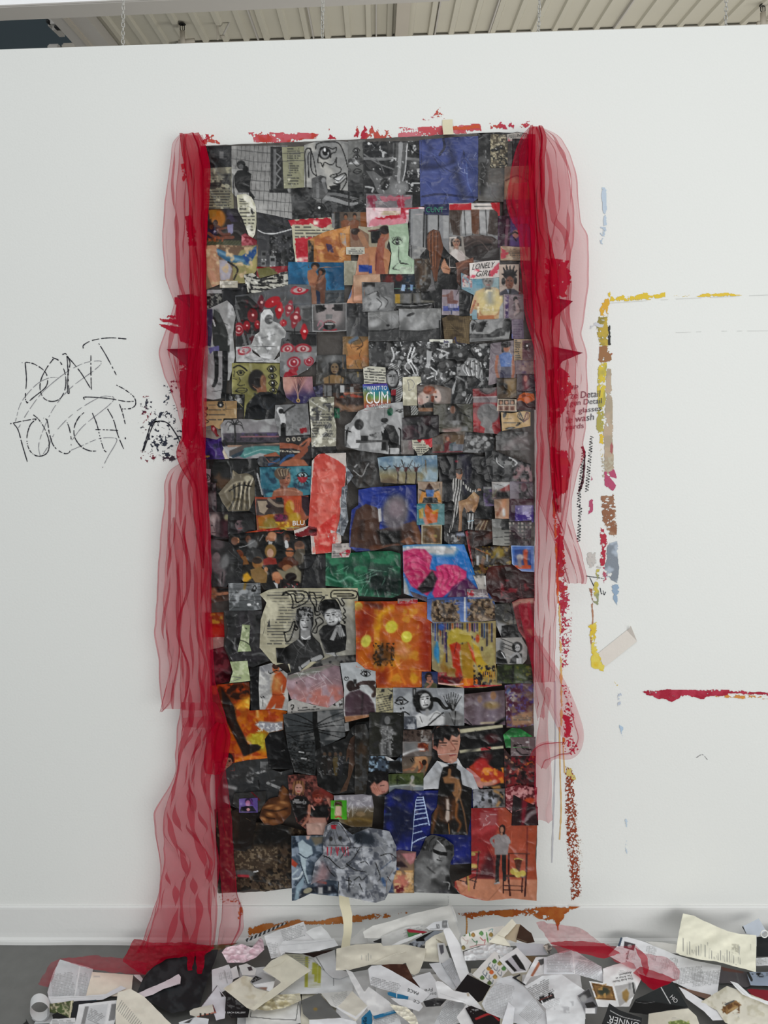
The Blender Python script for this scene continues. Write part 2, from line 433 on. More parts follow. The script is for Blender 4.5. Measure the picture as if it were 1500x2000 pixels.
def TX(x0,y0,x1,y1,pitch,c=60,rot=0,ragged=.25,a=.66,thick=.36,s=0,fine=0):    # lines of small print
    (X0,Y0),(X1,Y1)=tp((x0,y0))[0],tp((x1,y1))[0];pt=max(pitch*FR[2],3.0);a=a*(.62 if pitch*FR[2]<3.3 else 1);q=math.radians(rot);cx,cy=(X0+X1)/2,(Y0+Y1)/2
    def f(p):
        dx=p.x-cx;dy=p.y-cy;u=dx*math.cos(q)+dy*math.sin(q);v=-dx*math.sin(q)+dy*math.cos(q)
        hw,hh=(X1-X0)/2,(Y1-Y0)/2
        ln=np.floor((v+hh)/pt);fr_=(v+hh)/pt-ln
        end=hw*(1-ragged*2*h2(ln,ln*0+7,s)**2)
        wd=vn(u/(pt*.55),ln*3.7,s)>.2
        m=(np.abs(v)<hh)&(u>-hw)&(u<end)
        put(p,a*m*wd*sstep(.5,.3,np.abs(fr_-.5)/thick*.5),c)
    return f
def ST(pitch,c,ang=0,duty=.5,a=1,box=None,wob=0,s=1,jit=0):   # stripes
    k=FR[2];pt=pitch*k;q=math.radians(ang);bb=None if box is None else np.concatenate([tp(box[:2])[0],tp(box[2:])[0]])
    def f(p):
        i=np.arange(len(p.x))if bb is None else sub(p,bb[0],bb[2],bb[1],bb[3])
        if len(i)==0:return
        v=p.x[i]*math.cos(q)+p.y[i]*math.sin(q)
        if wob:v=v+wob*k*(fbm(p.x[i]/(pt*3),p.y[i]/(pt*3),s)-.5)*2
        f_=v/pt-np.floor(v/pt);d=duty
        if jit:d=duty*(1+jit*(2*h2(np.floor(v/pt),0*v,s)-1))
        puti(p,i,a*np.clip((d/2-np.abs(f_-.5))*pt+.5,0,1),c)
    return f
def BORD(w,c,a=1):
    def f(p):put(p,a*np.clip(.5+(w+p.sd),0,1),c)
    return f
def SM(pts,c,d=.6,n=14,s=1,soft=4,ax=1.,ay=1.):    # brushed paint smear
    P=tp(pts);x0,y0=P.min(0)-3;x1,y1=P.max(0)+3;n=n*FR[2]
    def f(p):
        i=sub(p,x0,x1,y0,y1)
        if len(i)==0:return
        e=np.clip(-sdpoly(p.x[i],p.y[i],P)/soft,-.5,1)
        puti(p,i,sstep(-.06,.06,d*.9+.35*e-fbm(p.x[i]/n*ax,p.y[i]/n*ay,s*11))*(e>-.4),c)
    return f
def EY(cx,cy,w,h,c=25,rot=0,lw=5,fill=None,lash=0,brow=0):     # drawn eye
    q=math.radians(rot)
    def r(px,py):return(cx+px*math.cos(q)-py*math.sin(q),cy+px*math.sin(q)+py*math.cos(q))
    up=[r(-w/2,0),r(-w/4,-h*.42),r(0,-h/2),r(w/4,-h*.42),r(w/2,0)];dn=[r(-w/2,0),r(-w/4,h*.36),r(0,h*.45),r(w/4,h*.36),r(w/2,0)]
    o=[]
    if fill:o.append(G(up+dn[::-1][1:-1],fill))
    o+=[S(up,lw*1.2,c),S(dn,lw,c),E(*r(0,0),h*.36,h*.40,c),E(*r(-h*.08,-h*.1),h*.12,h*.12,225)]
    for i in range(lash):
        t=-.8+1.6*i/max(1,lash-1);o.append(S([r(t*w/2.2,-h*.5*(1-t*t)-2),r(t*w/1.7,-h*.95*(1-.4*t*t))],lw*.7,c))
    if brow:o.append(S([r(-w*.55,-h*.75),r(0,-h*1.05),r(w*.5,-h*.8)],lw*1.3,c))
    return o
def HD(cx,cy,h,skin,hair,shade=None,rot=0,long=0,face=1,ln=40):      # head with hair and face, h = head height
    shade=shade or skin;q=math.radians(rot);w=h*.37
    def r(px,py):return(cx+px*math.cos(q)-py*math.sin(q),cy+px*math.sin(q)+py*math.cos(q))
    o=[E(*r(0,-h*.10),w*1.22,h*.50,hair,rot)]
    if long:o.append(G([r(-w*1.2,-h*.1),r(w*1.2,-h*.1),r(w*1.35,h*long),r(-w*1.35,h*long)],hair))
    o+=[G([r(-w*.5,h*.2),r(w*.5,h*.2),r(w*.6,h*.72),r(-w*.6,h*.72)],shade),E(*r(0,h*.05),w*.92,h*.46,skin,rot),E(*r(w*.45,h*.1),w*.45,h*.36,shade,rot,.6,.7)]
    o+=[G([r(-w*1.0,-h*.02),r(-w*.9,-h*.45),r(0,-h*.58),r(w*.9,-h*.45),r(w*1.0,-h*.02),r(w*.6,-h*.24),r(-w*.3,-h*.28)],hair)]
    if face:
        for sx in(-1,1):
            o+=[E(*r(sx*w*.42,h*.02),w*.2,h*.045,ln,rot),S([r(sx*w*.2,-h*.07),r(sx*w*.65,-h*.08)],h*.04,hair,curve=False)]
        o+=[S([r(w*.02,h*.02),r(w*.08,h*.17),r(-w*.08,h*.19)],h*.025,ln,a=.6),S([r(-w*.3,h*.31),r(w*.3,h*.31)],h*.06,'8a4a45' if not isinstance(skin,(int,float))else 60,curve=False)]
    return o
def MAN(x,y,h,skin,top,bot,hair,lean=0,arms=1,wide=1.):           # standing figure, (x,y) = feet, h = height
    u=h/7.5;w=u*wide
    def q(a,b):return(x+a*w+lean*(b/7.5)*u,y-b*u)
    o=[S([q(-.35,0),q(-.4,2),q(-.35,3.7)],u*.55,bot,u*.85),S([q(.45,0),q(.4,2),q(.35,3.7)],u*.55,bot,u*.85)]
    o+=[G([q(-.75,3.4),q(.75,3.4),q(.85,4.6),q(1.05,6.05),q(.3,6.35),q(-.3,6.35),q(-1.05,6.05),q(-.85,4.6)],top)]
    if arms:o+=[S([q(-1.,5.9),q(-1.3,4.8),q(-1.15,3.6)],u*.42,top,u*.3),S([q(1.,5.9),q(1.3,4.8),q(1.1,3.6)],u*.42,top,u*.3),E(*q(-1.15,3.4),u*.18,u*.25,skin),E(*q(1.1,3.4),u*.18,u*.25,skin)]
    o+=[S([q(0,6.2),q(0,6.6)],u*.4,skin),E(*q(0,7.05),u*.4,u*.5,hair),E(*q(.04,6.95),u*.31,u*.42,skin)]
    return o
def CROWD(x0,y0,x1,y1,n,hs,skins,cloths,s=1):                      # heads and shoulders
    rg=random.Random(s);o=[];L=sorted([(rg.uniform(y0,y1),rg.uniform(x0,x1))for _ in range(n)])
    for y,x in L:
        h=hs*rg.uniform(.8,1.2)
        o+=[E(x,y+h*1.15,h*.95,h*.75,rg.choice(cloths)),E(x,y+h*.1,h*.38,h*.5,rg.choice(['1c1a1a','2e2622','3a2d26'])),E(x+h*.05,y+h*.18,h*.28,h*.38,rg.choice(skins)),E(x+h*.1,y+h*.2,h*.16,h*.06,'2a2422',a=.6)]
    return o
def WR(n,x0,y0,x1,y1,c,a=.4,w=4,s=1,ln=160):                      # crease lines in the print
    rg=random.Random(s);o=[]
    for _ in range(n):
        x,y,q=rg.uniform(x0,x1),rg.uniform(y0,y1),rg.uniform(0,math.pi);L=ln*rg.uniform(.4,1)
        o.append(S([(x,y),(x+L*.5*math.cos(q)+rg.uniform(-15,15),y+L*.5*math.sin(q)),(x+L*math.cos(q),y+L*math.sin(q))],w*rg.uniform(.6,1.5),c,w*.3,a=a))
    return o
def flat(ops):
    out=[]
    for o in ops:out+=flat(o)if isinstance(o,(list,tuple))else[o]
    return out
# cells of a polygon in photo pixels, outer vertices snapped to the outline
def cells(P,step):
    x0,y0=P.min(0);x1,y1=P.max(0);nx=max(2,int(math.ceil((x1-x0)/step)));ny=max(2,int(math.ceil((y1-y0)/step)))
    gx,gy=np.meshgrid(np.linspace(x0,x1,nx+1),np.linspace(y0,y1,ny+1));gx=gx.ravel();gy=gy.ravel()
    sd,qx,qy=sdpoly(gx,gy,P,True)
    ins=(sd<=0).reshape(ny+1,nx+1)
    keep=ins[:-1,:-1]|ins[1:,:-1]|ins[:-1,1:]|ins[1:,1:]
    j,i=np.nonzero(keep);b=j*(nx+1)+i
    Fq=np.stack([b,b+nx+1,b+nx+2,b+1],1)
    out=sd>0;gx=np.where(out,qx,gx);gy=np.where(out,qy,gy)
    used,inv=np.unique(Fq,return_inverse=True)
    return gx[used],gy[used],np.minimum(sd[used],0),inv.reshape(-1,4)
def torn(P,amt,seg=5.,s=0):
    out=[];n=len(P)
    for i in range(n):
        a,b=P[i],P[(i+1)%n];L=np.hypot(*(b-a));m=max(1,int(L/seg));nr=np.array((-(b-a)[1],(b-a)[0]))/(L+1e-9)
        for k in range(m):
            t=k/m;q=a+(b-a)*t
            out.append(q+nr*amt*2*(float(fbm(np.array(q[0]/9.),np.array(q[1]/9.),s,2))-.5)*min(1,6*min(t+.02,1-t)))
    return np.array(out)
def paint(x,y,sd,P,ops,gain=1.,con=1.):
    p=PT();p.x,p.y,p.sd=x,y,sd;p.x0,p.y0=P.min(0);p.x1,p.y1=P.max(0);p.c=np.full((len(x),3),.5)
    for f in flat(ops):f(p)
    return np.clip(lin(np.clip(p.c,0.004,1))**con*gain,0,.92)
# lettering: real outlines from the built-in font, laid with a pixel origin and two pixel axes
FONT={}
def letters(text,o,ux,uy,shear=0.0):
    key=(text,shear)
    if key not in FONT:
        cu=bpy.data.curves.new('lettering','FONT');cu.body=text;cu.shear=shear;cu.resolution_u=3
        ob=bpy.data.objects.new('lettering',cu);me=bpy.data.meshes.new_from_object(ob)
        v=np.zeros(len(me.vertices)*3);me.vertices.foreach_get('co',v);v=v.reshape(-1,3)
        f=[tuple(q.vertices)for q in me.polygons]
        v[:,0]-=v[:,0].min();v[:,0]/=max(v[:,0].max(),1e-6);v[:,1]-=v[:,1].min();v[:,1]/=max(v[:,1].max(),1e-6)
        bpy.data.objects.remove(ob);bpy.data.curves.remove(cu);bpy.data.meshes.remove(me)
        FONT[key]=(v,f)
    v,f=FONT[key];o,ux,uy=map(np.asarray,(o,ux,uy))
    return o[0]+v[:,0]*ux[0]+v[:,1]*uy[0],o[1]+v[:,0]*ux[1]+v[:,1]*uy[1],f
# ---------------------------------------------------------------- the collage: one hung sheet, every clipping a part of it
COLLAGE=empty('paper_collage',tuple(at_y(np.array(735.),np.array(1755.),-.01)))
tag(COLLAGE,'tall floor-length collage of crumpled magazine clippings hung on the white wall','collage')
def bulge(px,py):
    lo=fbm(px/150.,py/170.,5,2)*.010+.0028*fbm(px/55.,py/60.,9,2)
    r=1-np.abs(2*fbm(px/34.+.6*fbm(px/60.,py/60.,2),py/34.,21,3)-1);r2=1-np.abs(2*fbm(px/17.,py/19.,33,2)-1)
    low=sstep(1640,1765,py)*(.010+.016*fbm(px/60.,py*0,77,2))
    return.009+lo+.0030*r**4+.0008*r2**3+low
def on_sheet(px,py,lift):
    y=-(bulge(px,py)+lift);d=rays(px,py);t=(y-CAM[1])/d[...,1]
    return CAM+d*t[...,None]
LV=np.zeros((500,375),np.int32)
CN=[0]
REL=np.array(COLLAGE.location)
def C(poly,*ops,name='photograph',label=None,tear=0,step=1.4,let=None,m=None,gain=1.14):
    P=np.asarray(poly,float)
    if P.ndim==1:P=np.array([(P[0],P[1]),(P[2],P[1]),(P[2],P[3]),(P[0],P[3])])
    P=tp(P);CN[0]+=1
    if tear==0 and len(P)==4:
        rg=random.Random(CN[0]);P=P+np.array([[rg.uniform(-1.2,1.2),rg.uniform(-1.2,1.2)]for _ in P])
    P=torn(P,max(tear*FR[2],.5),6.,CN[0])
    x0,y0=np.floor(P.min(0)/4).astype(int);x1,y1=np.ceil(P.max(0)/4).astype(int)
    gx,gy=np.meshgrid(np.arange(x0,x1+1),np.arange(y0,y1+1));mk=sdpoly(gx*4.+0.,gy*4.+0.,P)<3
    mk&=(gx>=0)&(gx<375)&(gy<500)
    lv=int(LV[gy[mk],gx[mk]].max())+1 if mk.any()else 1
    LV[gy[mk],gx[mk]]=lv
    x,y,sd,Fq=cells(P,step)
    lift=lv*.0007
    edge=np.exp(sd/2.5)*.0006*(1+vn(x/13.,y/13.,CN[0]))          # paper edges lift a little
    W=on_sheet(x,y,lift+edge)-REL
    fo=flat(list(ops)+[V(30,.07,CN[0])])
    o=mesh_obj(name,W,Fq,m or M_PRINT,COLLAGE,paint(x,y,sd,P,fo,gain,1.3))
    if label:o['label']=label
    for L in(let or[]):
        txt,org,ux,uy,colr=L[:5];k=FR[2]
        lx,ly,f=letters(txt,tp(org)[0],np.array(ux)*k,np.array(uy)*k,L[5]if len(L)>5 else 0)
        q=on_sheet(lx,ly,lift+.0010)-REL
        mo=mesh_obj('lettering',q,f,M_PRINT,o,np.tile(lin(hx(colr))*1.1,(len(lx),1)),smooth=False)
    return o
def FILM(poly,label,tear=6,name='clear_plastic',lift=.004):
    P=torn(tp(poly),tear*FR[2],6.,3);x,y,sd,Fq=cells(P,2.2)
    r=1-np.abs(2*fbm(x/22.,y/22.,61,3)-1)
    W=on_sheet(x,y,.012+.004*r**3)-REL
    o=mesh_obj(name,W,Fq,M_FILM,COLLAGE);o['label']=label
    return o
# backing sheet
bp=tp([(392,285),(700,272),(975,258),(1046,262),(1043,700),(1045,1000),(1042,1400),(1050,1600),(1046,1745),(965,1750),(905,1742),(880,1738),(760,1742),(572,1735),(500,1742),(425,1744),(418,1400),(402,900),(396,600)])
xb,yb,sb,Fb=cells(torn(bp,1,8),4.0)
ob=mesh_obj('backing_sheet',on_sheet(xb,yb,0.0)-REL,Fb,M_PRINT,COLLAGE,np.tile(lin(hx('4a4541')),(len(xb),1)))
# ---- rows 1-2, left
SK,SK2,SKD='b98a6c','a5765c','7d5745'
A1=lambda:fr(380,240,.22667)
B1=lambda:fr(700,240,.24)
A1()
C((60,200,330,450),GR('1d1e20','3a3b3d',0),RC(215,245,250,305,118),RC(120,260,175,340,70),G([(140,300),(175,300),(330,420),(330,470),(200,380)],22),M(60,52,.6),WR(4,100,210,300,400,110,.3),label='dark photo of a building at night')
C((80,385,335,755),GR('7f7d72','98957f'),M(70,60,.5,.15,box=(100,420,320,560)),TX(95,470,300,560,20,50),TX(70,555,310,740,24,55,ragged=.05),ST(25,70,90,.18,.6,box=(70,570,320,740)),M(40,'aaa794',.7),name='text_page',label='grey typed page with a smudged picture on top')
C([(318,198),(800,196),(838,560),(842,838),(700,800),(530,768),(360,640),(322,600)],GR('8d8c8a','a3a2a0'),ST(37,78,4,.09,.9,wob=8),ST(82,78,95,.07,.9,wob=12),M(200,'b4b3b0',.62),RC(655,205,800,590,58),RC(680,225,705,565,120),RC(705,225,750,565,40),
  S([(700,260),(740,290),(700,340),(742,390),(702,440),(742,480),(710,540)],12,130,curve=False),G([(645,575),(800,575),(810,605),(645,600)],35),G([(340,455),(370,410),(430,405),(490,440),(480,530),(480,600),(380,600),(345,540)],34),E(400,360,38,38,30),E(402,378,20,24,105),E(440,400,24,30,25),S([(330,440),(335,560),(345,640)],10,60),G([(460,560),(520,640),(500,680),(470,620)],40),
  S([(420,520),(470,545)],10,95),label='black and white photo of a couple embracing by a tiled wall')
C([(752,208),(960,203),(965,380),(948,560),(770,565),(760,380)],B('96957f'),TX(795,215,920,330,20,62),TX(810,340,900,430,20,62),TX(800,440,900,540,24,62),S([(760,262),(940,258)],5,75),S([(760,330),(945,325)],4,85),M(40,'c6c3ae',.66,.06,box=(765,470,850,560)),name='text_page',label='greenish typed page',tear=3)
C([(945,190),(1060,160),(1240,155),(1340,165),(1335,600),(1250,620),(945,600)],GR('8b8b8a','a5a4a1'),M(140,'b5b3ae',.6),
  S([(960,560),(955,400),(950,260),(975,218),(1003,240),(1000,330),(1012,420),(1060,465)],10,18),S([(985,470),(978,300),(988,255)],9,18),S([(1000,220),(1030,330),(1050,450)],8,20),S([(1042,225),(1058,180),(1140,165),(1240,175),(1290,270),(1320,380)],9,18),
  E(1122,262,52,54,20),E(1122,262,38,42,150),E(1128,250,26,32,15),E(1122,232,10,18,225),E(1150,262,5,9,220),S([(1075,250),(1090,215),(1140,208),(1190,225),(1220,210),(1215,250),(1180,265),(1170,300)],10,18),S([(1070,270),(1062,340),(1090,345),(1105,380),(1120,340),(1165,360),(1200,350),(1225,300),(1220,370),(1260,390),(1250,430),(1180,450),(1170,465),(1215,465),(1230,440)],9,18),
  S([(1195,480),(1240,455),(1300,435),(1310,500),(1280,560),(1255,600)],10,18),G([(1200,480),(1245,470),(1300,445),(1290,480),(1225,520)],205),S([(1200,480),(1245,500),(1300,445)],7,18),S([(1200,520),(1250,525),(1300,480)],10,15),G([(1160,545),(1260,530),(1250,590),(1180,590)],28),name='ink_drawing',label='grey sheet with a thick ink drawing of one big eye and a grinning mouth')
C((1322,150,1480,650),GR('7a7a78','474747',90,.3,.9),EY(1395,240,62,44,15,-5,6),EY(1395,296,62,42,15,-5,6),G([(1325,355),(1375,300),(1420,358)],190),S([(1370,350),(1400,375),(1430,355)],6,20),S([(1365,425),(1395,395),(1440,415),(1400,440),(1365,425)],7,20),S([(1365,425),(1440,417)],4,20),M(60,55,.6),E(1395,545,40,30,62),E(1395,490,30,24,88),name='ink_drawing',label='grey strip with two drawn eyes above a pair of lips')
C([(830,565),(960,555),(1480,600),(1478,770),(1200,835),(845,836)],GR('2a2b2c','3c3d3d'),M(45,92,.56,.1,s=3),M(30,20,.55,s=9),G([(1030,500),(1100,480),(1150,600),(1180,650),(1100,700),(1010,640)],118),S([(1090,640),(1200,660),(1330,700),(1400,690)],44,150,22),S([(1130,610),(1250,620),(1400,660)],26,120),E(905,700,65,55,85,20,.5),EY(1080,740,110,90,20,5,7),S([(1095,650),(1095,810)],6,12),S([(1330,600),(1335,740),(1390,770),(1470,700)],8,12),S([(1340,680),(1420,660),(1460,690),(1380,720)],7,14),label='black and white photo of a reclining figure among leaves',tear=3)
C([(1010,480),(1085,450),(1135,465),(1130,500),(1150,590),(1100,660),(1020,640)],B(96),E(1100,490,32,30,55),E(1112,495,20,22,140),S([(1060,530),(1060,640)],26,132),S([(1110,520),(1140,600)],22,120),tear=3)
C([(365,620),(440,612),(490,640),(528,720),(534,850),(520,960),(490,1010),(440,930),(400,850),(372,740)],B('bfbdaa'),TX(385,650,470,740,19,40),TX(385,730,520,960,30,50,ragged=.1,thick=.3),M(50,'dddbd0',.62),E(495,765,10,26,40,-20),name='text_page',label='white torn oval strip of typed text',tear=4)
C([(90,742),(360,738),(415,830),(470,980),(470,1065),(90,1060)],GR('2f2b30','3a352f'),M(60,'4c4458',.55,box=(200,745,380,860)),E(205,825,62,78,'a9752c',0,.25),G([(120,750),(190,745),(185,800),(130,830)],'9a7434'),CROWD(125,850,190,900,3,50,['6b4331','54362a'],['5a3a33','2e2b44']),S([(190,920),(270,905),(300,890)],16,'7a4f3b'),S([(290,850),(300,880)],40,'3c2c26'),G([(280,880),(335,870),(330,950),(290,970)],'8d8aa3'),S([(300,960),(240,960),(215,930)],26,'6f4536'),S([(120,950),(190,990),(330,985)],26,'7c5140'),M(22,'a5a0b0',.66,.08,box=(140,910,210,960)),G([(95,1010),(440,1015),(440,1062),(95,1062)],'5d5e4a'),ST(20,'41442f',45,.4,.7,box=(95,1015,440,1062)),M(24,'a8633f',.62,box=(110,970,260,1030)),label='colour picture of a family sitting before an orange glow')
C([(405,965),(440,950),(545,1020),(530,1090),(405,1105)],GR('7d2a36','93404a'),G([(340,990),(385,950),(440,1000),(400,1030)],'c98a90'),M(40,'ad6870',.62),label='crumpled dark red scrap',tear=3)
C([(535,768),(700,800),(870,836),(842,960),(870,1180),(880,1255),(540,1260)],GR('434345','545456'),G([(535,768),(870,840),(850,905),(700,950),(545,915)],'3a3a3d'),S([(600,800),(680,870),(790,905)],24,28),S([(548,925),(600,950),(680,955),(750,940),(840,915)],9,205),M(36,28,.5,.12,s=4,box=(640,960,870,1250)),M(18,120,.68,.08,s=6,box=(640,960,870,1250)),*[sum([[RC(x-22*q,y-40*q,x+22*q,y+45*q,g),RC(x-15*q,y-22*q,x+15*q,y+2,40),E(x-14*q,y+40*q,6*q,6*q,210),E(x+14*q,y+40*q,6*q,6*q,210)]],[])for x,y,q,g in((598,1140,1,105),(672,1190,1.15,140),(592,1222,.9,130),(690,1080,.8,90))],label='grey photo of a street crowded with cars')
C([(806,838),(1175,812),(1205,900),(1190,1012),(985,1020),(985,1255),(880,1255),(850,1060),(838,905)],B('bcb8a4'),TX(865,885,1165,1000,27,62,thick=.32),SM([(810,842),(1170,815),(1175,880),(1100,900),(1000,868),(860,880),(815,905)],'b0263c',.66,40,2),SM([(870,1000),(985,985),(1035,1000),(985,1250),(890,1250)],'b0243a',.72,26,3),SM([(1000,985),(1060,990),(1040,1020),(985,1015)],'c2455a',.5,26,4),M(80,'d8d5c8',.66),name='text_page',label='cream text page smeared with red paint',tear=3)
C((1200,765,1485,925),GR('5c524b','7c6d5f',0),RC(1210,770,1250,920,44),RC(1430,770,1485,920,'8a5c38'),*[[E(x,800,18,24,'2b211d'),E(x,812,14,18,'8c6248'),G([(x-42,850),(x-16,835),(x+18,835),(x+42,855),(x+36,910),(x-36,910)],'845a42')]for x in(1302,1380)],label='brownish photo of two men side by side')
C([(1180,780),(1205,780),(1208,905),(1185,900)],B(170),ST(12,60,90,.4),tear=2)
C([(975,1010),(1120,940),(1340,885),(1345,1080),(1350,1240),(980,1250)],B('a87848'),E(1200,1000,120,70,'b88450',-20,.4),G([(1085,1000),(1170,960),(1250,980),(1310,1080),(1290,1180),(1190,1190),(1090,1160)],'9b653c'),S([(1100,960),(1200,945),(1320,930)],44,'bd8c58'),G([(1255,950),(1300,950),(1310,1070),(1270,1040)],'9e9ca5'),G([(1130,1040),(1180,1050),(1200,1120),(1150,1110)],'4d3f5c'),G([(980,1010),(1025,1020),(1030,1250),(980,1250)],34),S([(1060,1020),(1080,1120),(1060,1240)],55,'a46b49',40),M(60,'c59a68',.64),WR(5,1000,950,1320,1200,'5c3a22',.6),label='warm ochre photo of folded limbs and cloth',tear=3)
# ---- row 1, right
B1()
C((40,150,510,700),GR('26272a','1c1c1e'),M(70,58,.58,.1),S([(45,290),(200,295),(330,285),(500,300)],22,132),S([(45,255),(160,330),(280,375)],12,120),S([(130,280),(180,340),(210,410)],9,110),G([(280,160),(405,160),(380,380),(350,560),(250,560),(285,380)],96),S([(345,170),(320,560)],34,178,20,a=.7),S([(398,170),(375,420),(320,560)],8,195),S([(300,170),(290,360)],16,52),G([(60,390),(130,395),(200,450),(270,430),(310,480),(400,470),(410,540),(340,600),(230,625),(150,560),(120,480)],112),E(215,500,38,50,32,10),E(330,540,70,58,138,0,.5),E(410,405,16,16,150),E(410,405,9,9,60),E(455,345,40,55,96,20,.5),S([(440,490),(500,490)],12,175),S([(60,520),(120,530),(110,560)],14,170),M(26,185,.72,.05,s=6),RC(385,560,505,690,26),E(84,168,11,11,225),label='black and white photo of polished machine parts')
C([(495,140),(720,120),(980,105),(992,600),(900,670),(720,660),(505,680)],GR('2c3250','46507c',75,0,.75),M(150,'525c8c',.52,.18),G([(700,120),(740,120),(800,330),(860,520),(880,640),(830,620),(770,400)],'242a44',14,.7),G([(500,345),(740,330),(790,280),(780,320),(690,380),(500,380)],'2a3050',10,.7),S([(510,400),(600,400),(700,375),(790,340)],26,'6a74a0',a=.5,soft=5),S([(690,120),(700,200),(660,260)],20,'262c48'),S([(880,330),(890,480),(920,560)],10,'6f80ac',a=.6),S([(520,600),(660,580),(850,600),(985,610)],18,'2a3052',a=.8),WR(14,520,200,960,640,'7f8ab4',.45,4,4),WR(5,800,200,960,400,'c2c8d8',.6,4,8,70),WR(10,520,200,900,640,'222845',.5,8,9),label='large crumpled blue paper square',name='blue_paper')
C((975,80,1255,640),GR('232325','6a6763',70,.15,.8),S([(1050,90),(1020,300),(1010,560)],60,36,a=.8,soft=8),M(50,90,.64),WR(8,985,100,1070,520,190,.6,5,3,90),E(1080,560,60,60,118,0,.6),label='dark grey crumpled photograph')
C((1070,88,1215,360),B('8c8573'),M(26,40,.5,.1,s=4),M(22,'5f584b',.55,s=6),M(14,'b9b29c',.62,s=8),*[EY(1165+dx,200+dy,50,34,25,r,5)for dx,dy,r in((0,0,10),(-40,15,-20))],S([(1120,300),(1190,290),(1200,340),(1150,350)],9,30),name='ink_drawing',label='small crowded ink sketch')
C([(1205,90),(1290,72),(1372,82),(1372,140),(1280,150),(1210,152)],B('b4b1aa'),BORD(1,70),SM([(1215,130),(1372,128),(1370,150),(1215,152)],'c0405a',.4,20),name='word_strip',label='torn white strip reading FEELINGS',tear=3,let=[('FEELINGS',(1222,124),(140,-16),(2,-24),55)])
C((1248,130,1420,418),B('221b20'),M(60,'3a2c33',.6))
C((1185,350,1425,650),GR('7d7066','9c7a64',30),E(1260,520,70,80,'b08e74',0,.5),E(1350,560,40,60,'ad7a45',0,.5),S([(1200,470),(1290,430),(1400,480)],12,'6a4a42'))
C((1180,620,1430,765),B('584248'),CROWD(1200,660,1410,720,5,60,['9a6a62','7c4e4a'],['2c2226','6a4450'],4),WR(6,1190,640,1410,740,'c29ca0',.4))
C([(62,575),(440,585),(438,705),(200,720),(65,712)],B('7b7578'),SM([(65,600),(150,590),(140,700),(70,700)],'8c3a50',.55,30,2),SM([(310,600),(360,590),(380,690),(330,690)],'9a3048',.62,30,5),SM([(180,600),(430,590),(420,620),(200,640)],'a86a76',.5,30,7),M(50,'a39a9a',.62),WR(6,80,590,430,700,190,.5),tear=3)
C([(62,690),(380,690),(540,685),(535,745),(420,745),(400,830),(250,850),(70,850)],B('c3aeb0'),TX(160,715,345,755,18,'7d6a4e'),RC(160,716,340,750,'c6bd9c',a=.5),SM([(110,700),(165,690),(160,770),(350,750),(350,690),(390,690),(380,800),(150,810)],'ae1e38',.62,34,3),SM([(385,695),(520,690),(515,735),(395,740)],'b0182e',.8,50,4,ax=.4),M(70,'dcc8ca',.62),SM([(70,780),(400,770),(390,845),(80,845)],'c88a94',.5,50,9),name='text_page',label='pink-washed strip with red brush marks',tear=3)
C([(410,700),(738,700),(735,655),(1150,648),(1155,1090),(1150,1470),(860,1500),(560,1640),(460,1480),(415,1200)],GR('8f9092','6d6a6a'),RC(440,740,540,1040,150),RC(570,740,660,980,158),RC(690,740,740,940,160),ST(118,40,1,.1,box=(410,720,735,1050)),RC(545,720,562,1060,60),RC(415,700,425,1200,70),RC(735,700,1150,930,140),RC(840,720,1100,900,165),ST(58,70,-3,.13,box=(840,700,1110,920)),
  G([(735,700),(850,700),(820,830),(830,920),(770,910),(745,800)],'55473f'),ST(16,'3b302b',2,.4,.6,box=(740,705,835,900)),G([(915,700),(985,700),(980,910),(925,900)],'6b4a35'),G([(1070,700),(1145,700),(1140,920),(1050,900)],'4d433e'),RC(730,655,1150,706,'cfc9c4'),S([(945,680),(1080,678)],8,90),SM([(745,662),(915,660),(915,702),(745,705)],'b0182e',.8,50,3,ax=.4),SM([(1085,655),(1150,650),(1150,800),(1140,730),(1090,695)],'b0182e',.85,50,5),label='interior photo of a long-haired woman seen from behind beside a couch')
C([(415,990),(560,1020),(500,1090),(540,1200),(560,1640),(455,1480)],B('a2a19f'),M(60,128,.5),S([(430,1000),(440,1460)],9,60))
C([(805,985),(850,930),(960,905),(1090,925),(1148,960),(1150,1140),(1040,1130),(880,1100),(815,1040)],GR('4b3f3b','2f2827'),S([(850,960),(960,930),(1080,960)],30,'6a5a54',a=.7,soft=6),S([(880,1060),(960,1000),(1080,990)],14,'231d1c'),S([(860,1010),(980,960),(1060,1040)],8,'776862',a=.6),label='brown draped cloth',tear=2)
C([(740,930),(850,920),(870,1080),(950,1130),(900,1180),(740,1180)],B('96908a'),HD(796,965,90,'a98a78','1d1a1a','8c6c5c',0,.45),G([(740,1060),(790,1030),(840,1040),(870,1080),(860,1180),(740,1180)],'b3aaa6'),M(50,'c2bcb8',.62))
C([(520,1060),(555,1020),(560,900),(610,866),(660,880),(690,1000),(735,1060),(820,1130),(935,1110),(930,1180),(830,1200),(790,1420),(560,1640),(640,1400),(600,1200),(500,1090)],B('1e1c1c'),G([(560,1030),(555,930),(580,875),(640,865),(680,920),(690,1020),(650,1200),(640,1290),(560,1290),(600,1150),(600,1060)],'6d4833'),*[S([(580+i*13,890),(575+i*14,1000),(590+i*9,1150+6*i)],6,c)for i,c in enumerate(('8f6547','553526','96694a','5b3a29','8a6044','4c3023'))],G([(680,1140),(700,1100),(720,1150),(750,1190),(740,1230),(690,1220),(670,1180)],'b08870'),S([(690,1180),(745,1195)],5,'6d4a3a'),S([(650,1290),(600,1450)],10,50),label='long brown hair and black coat of a woman',tear=2)
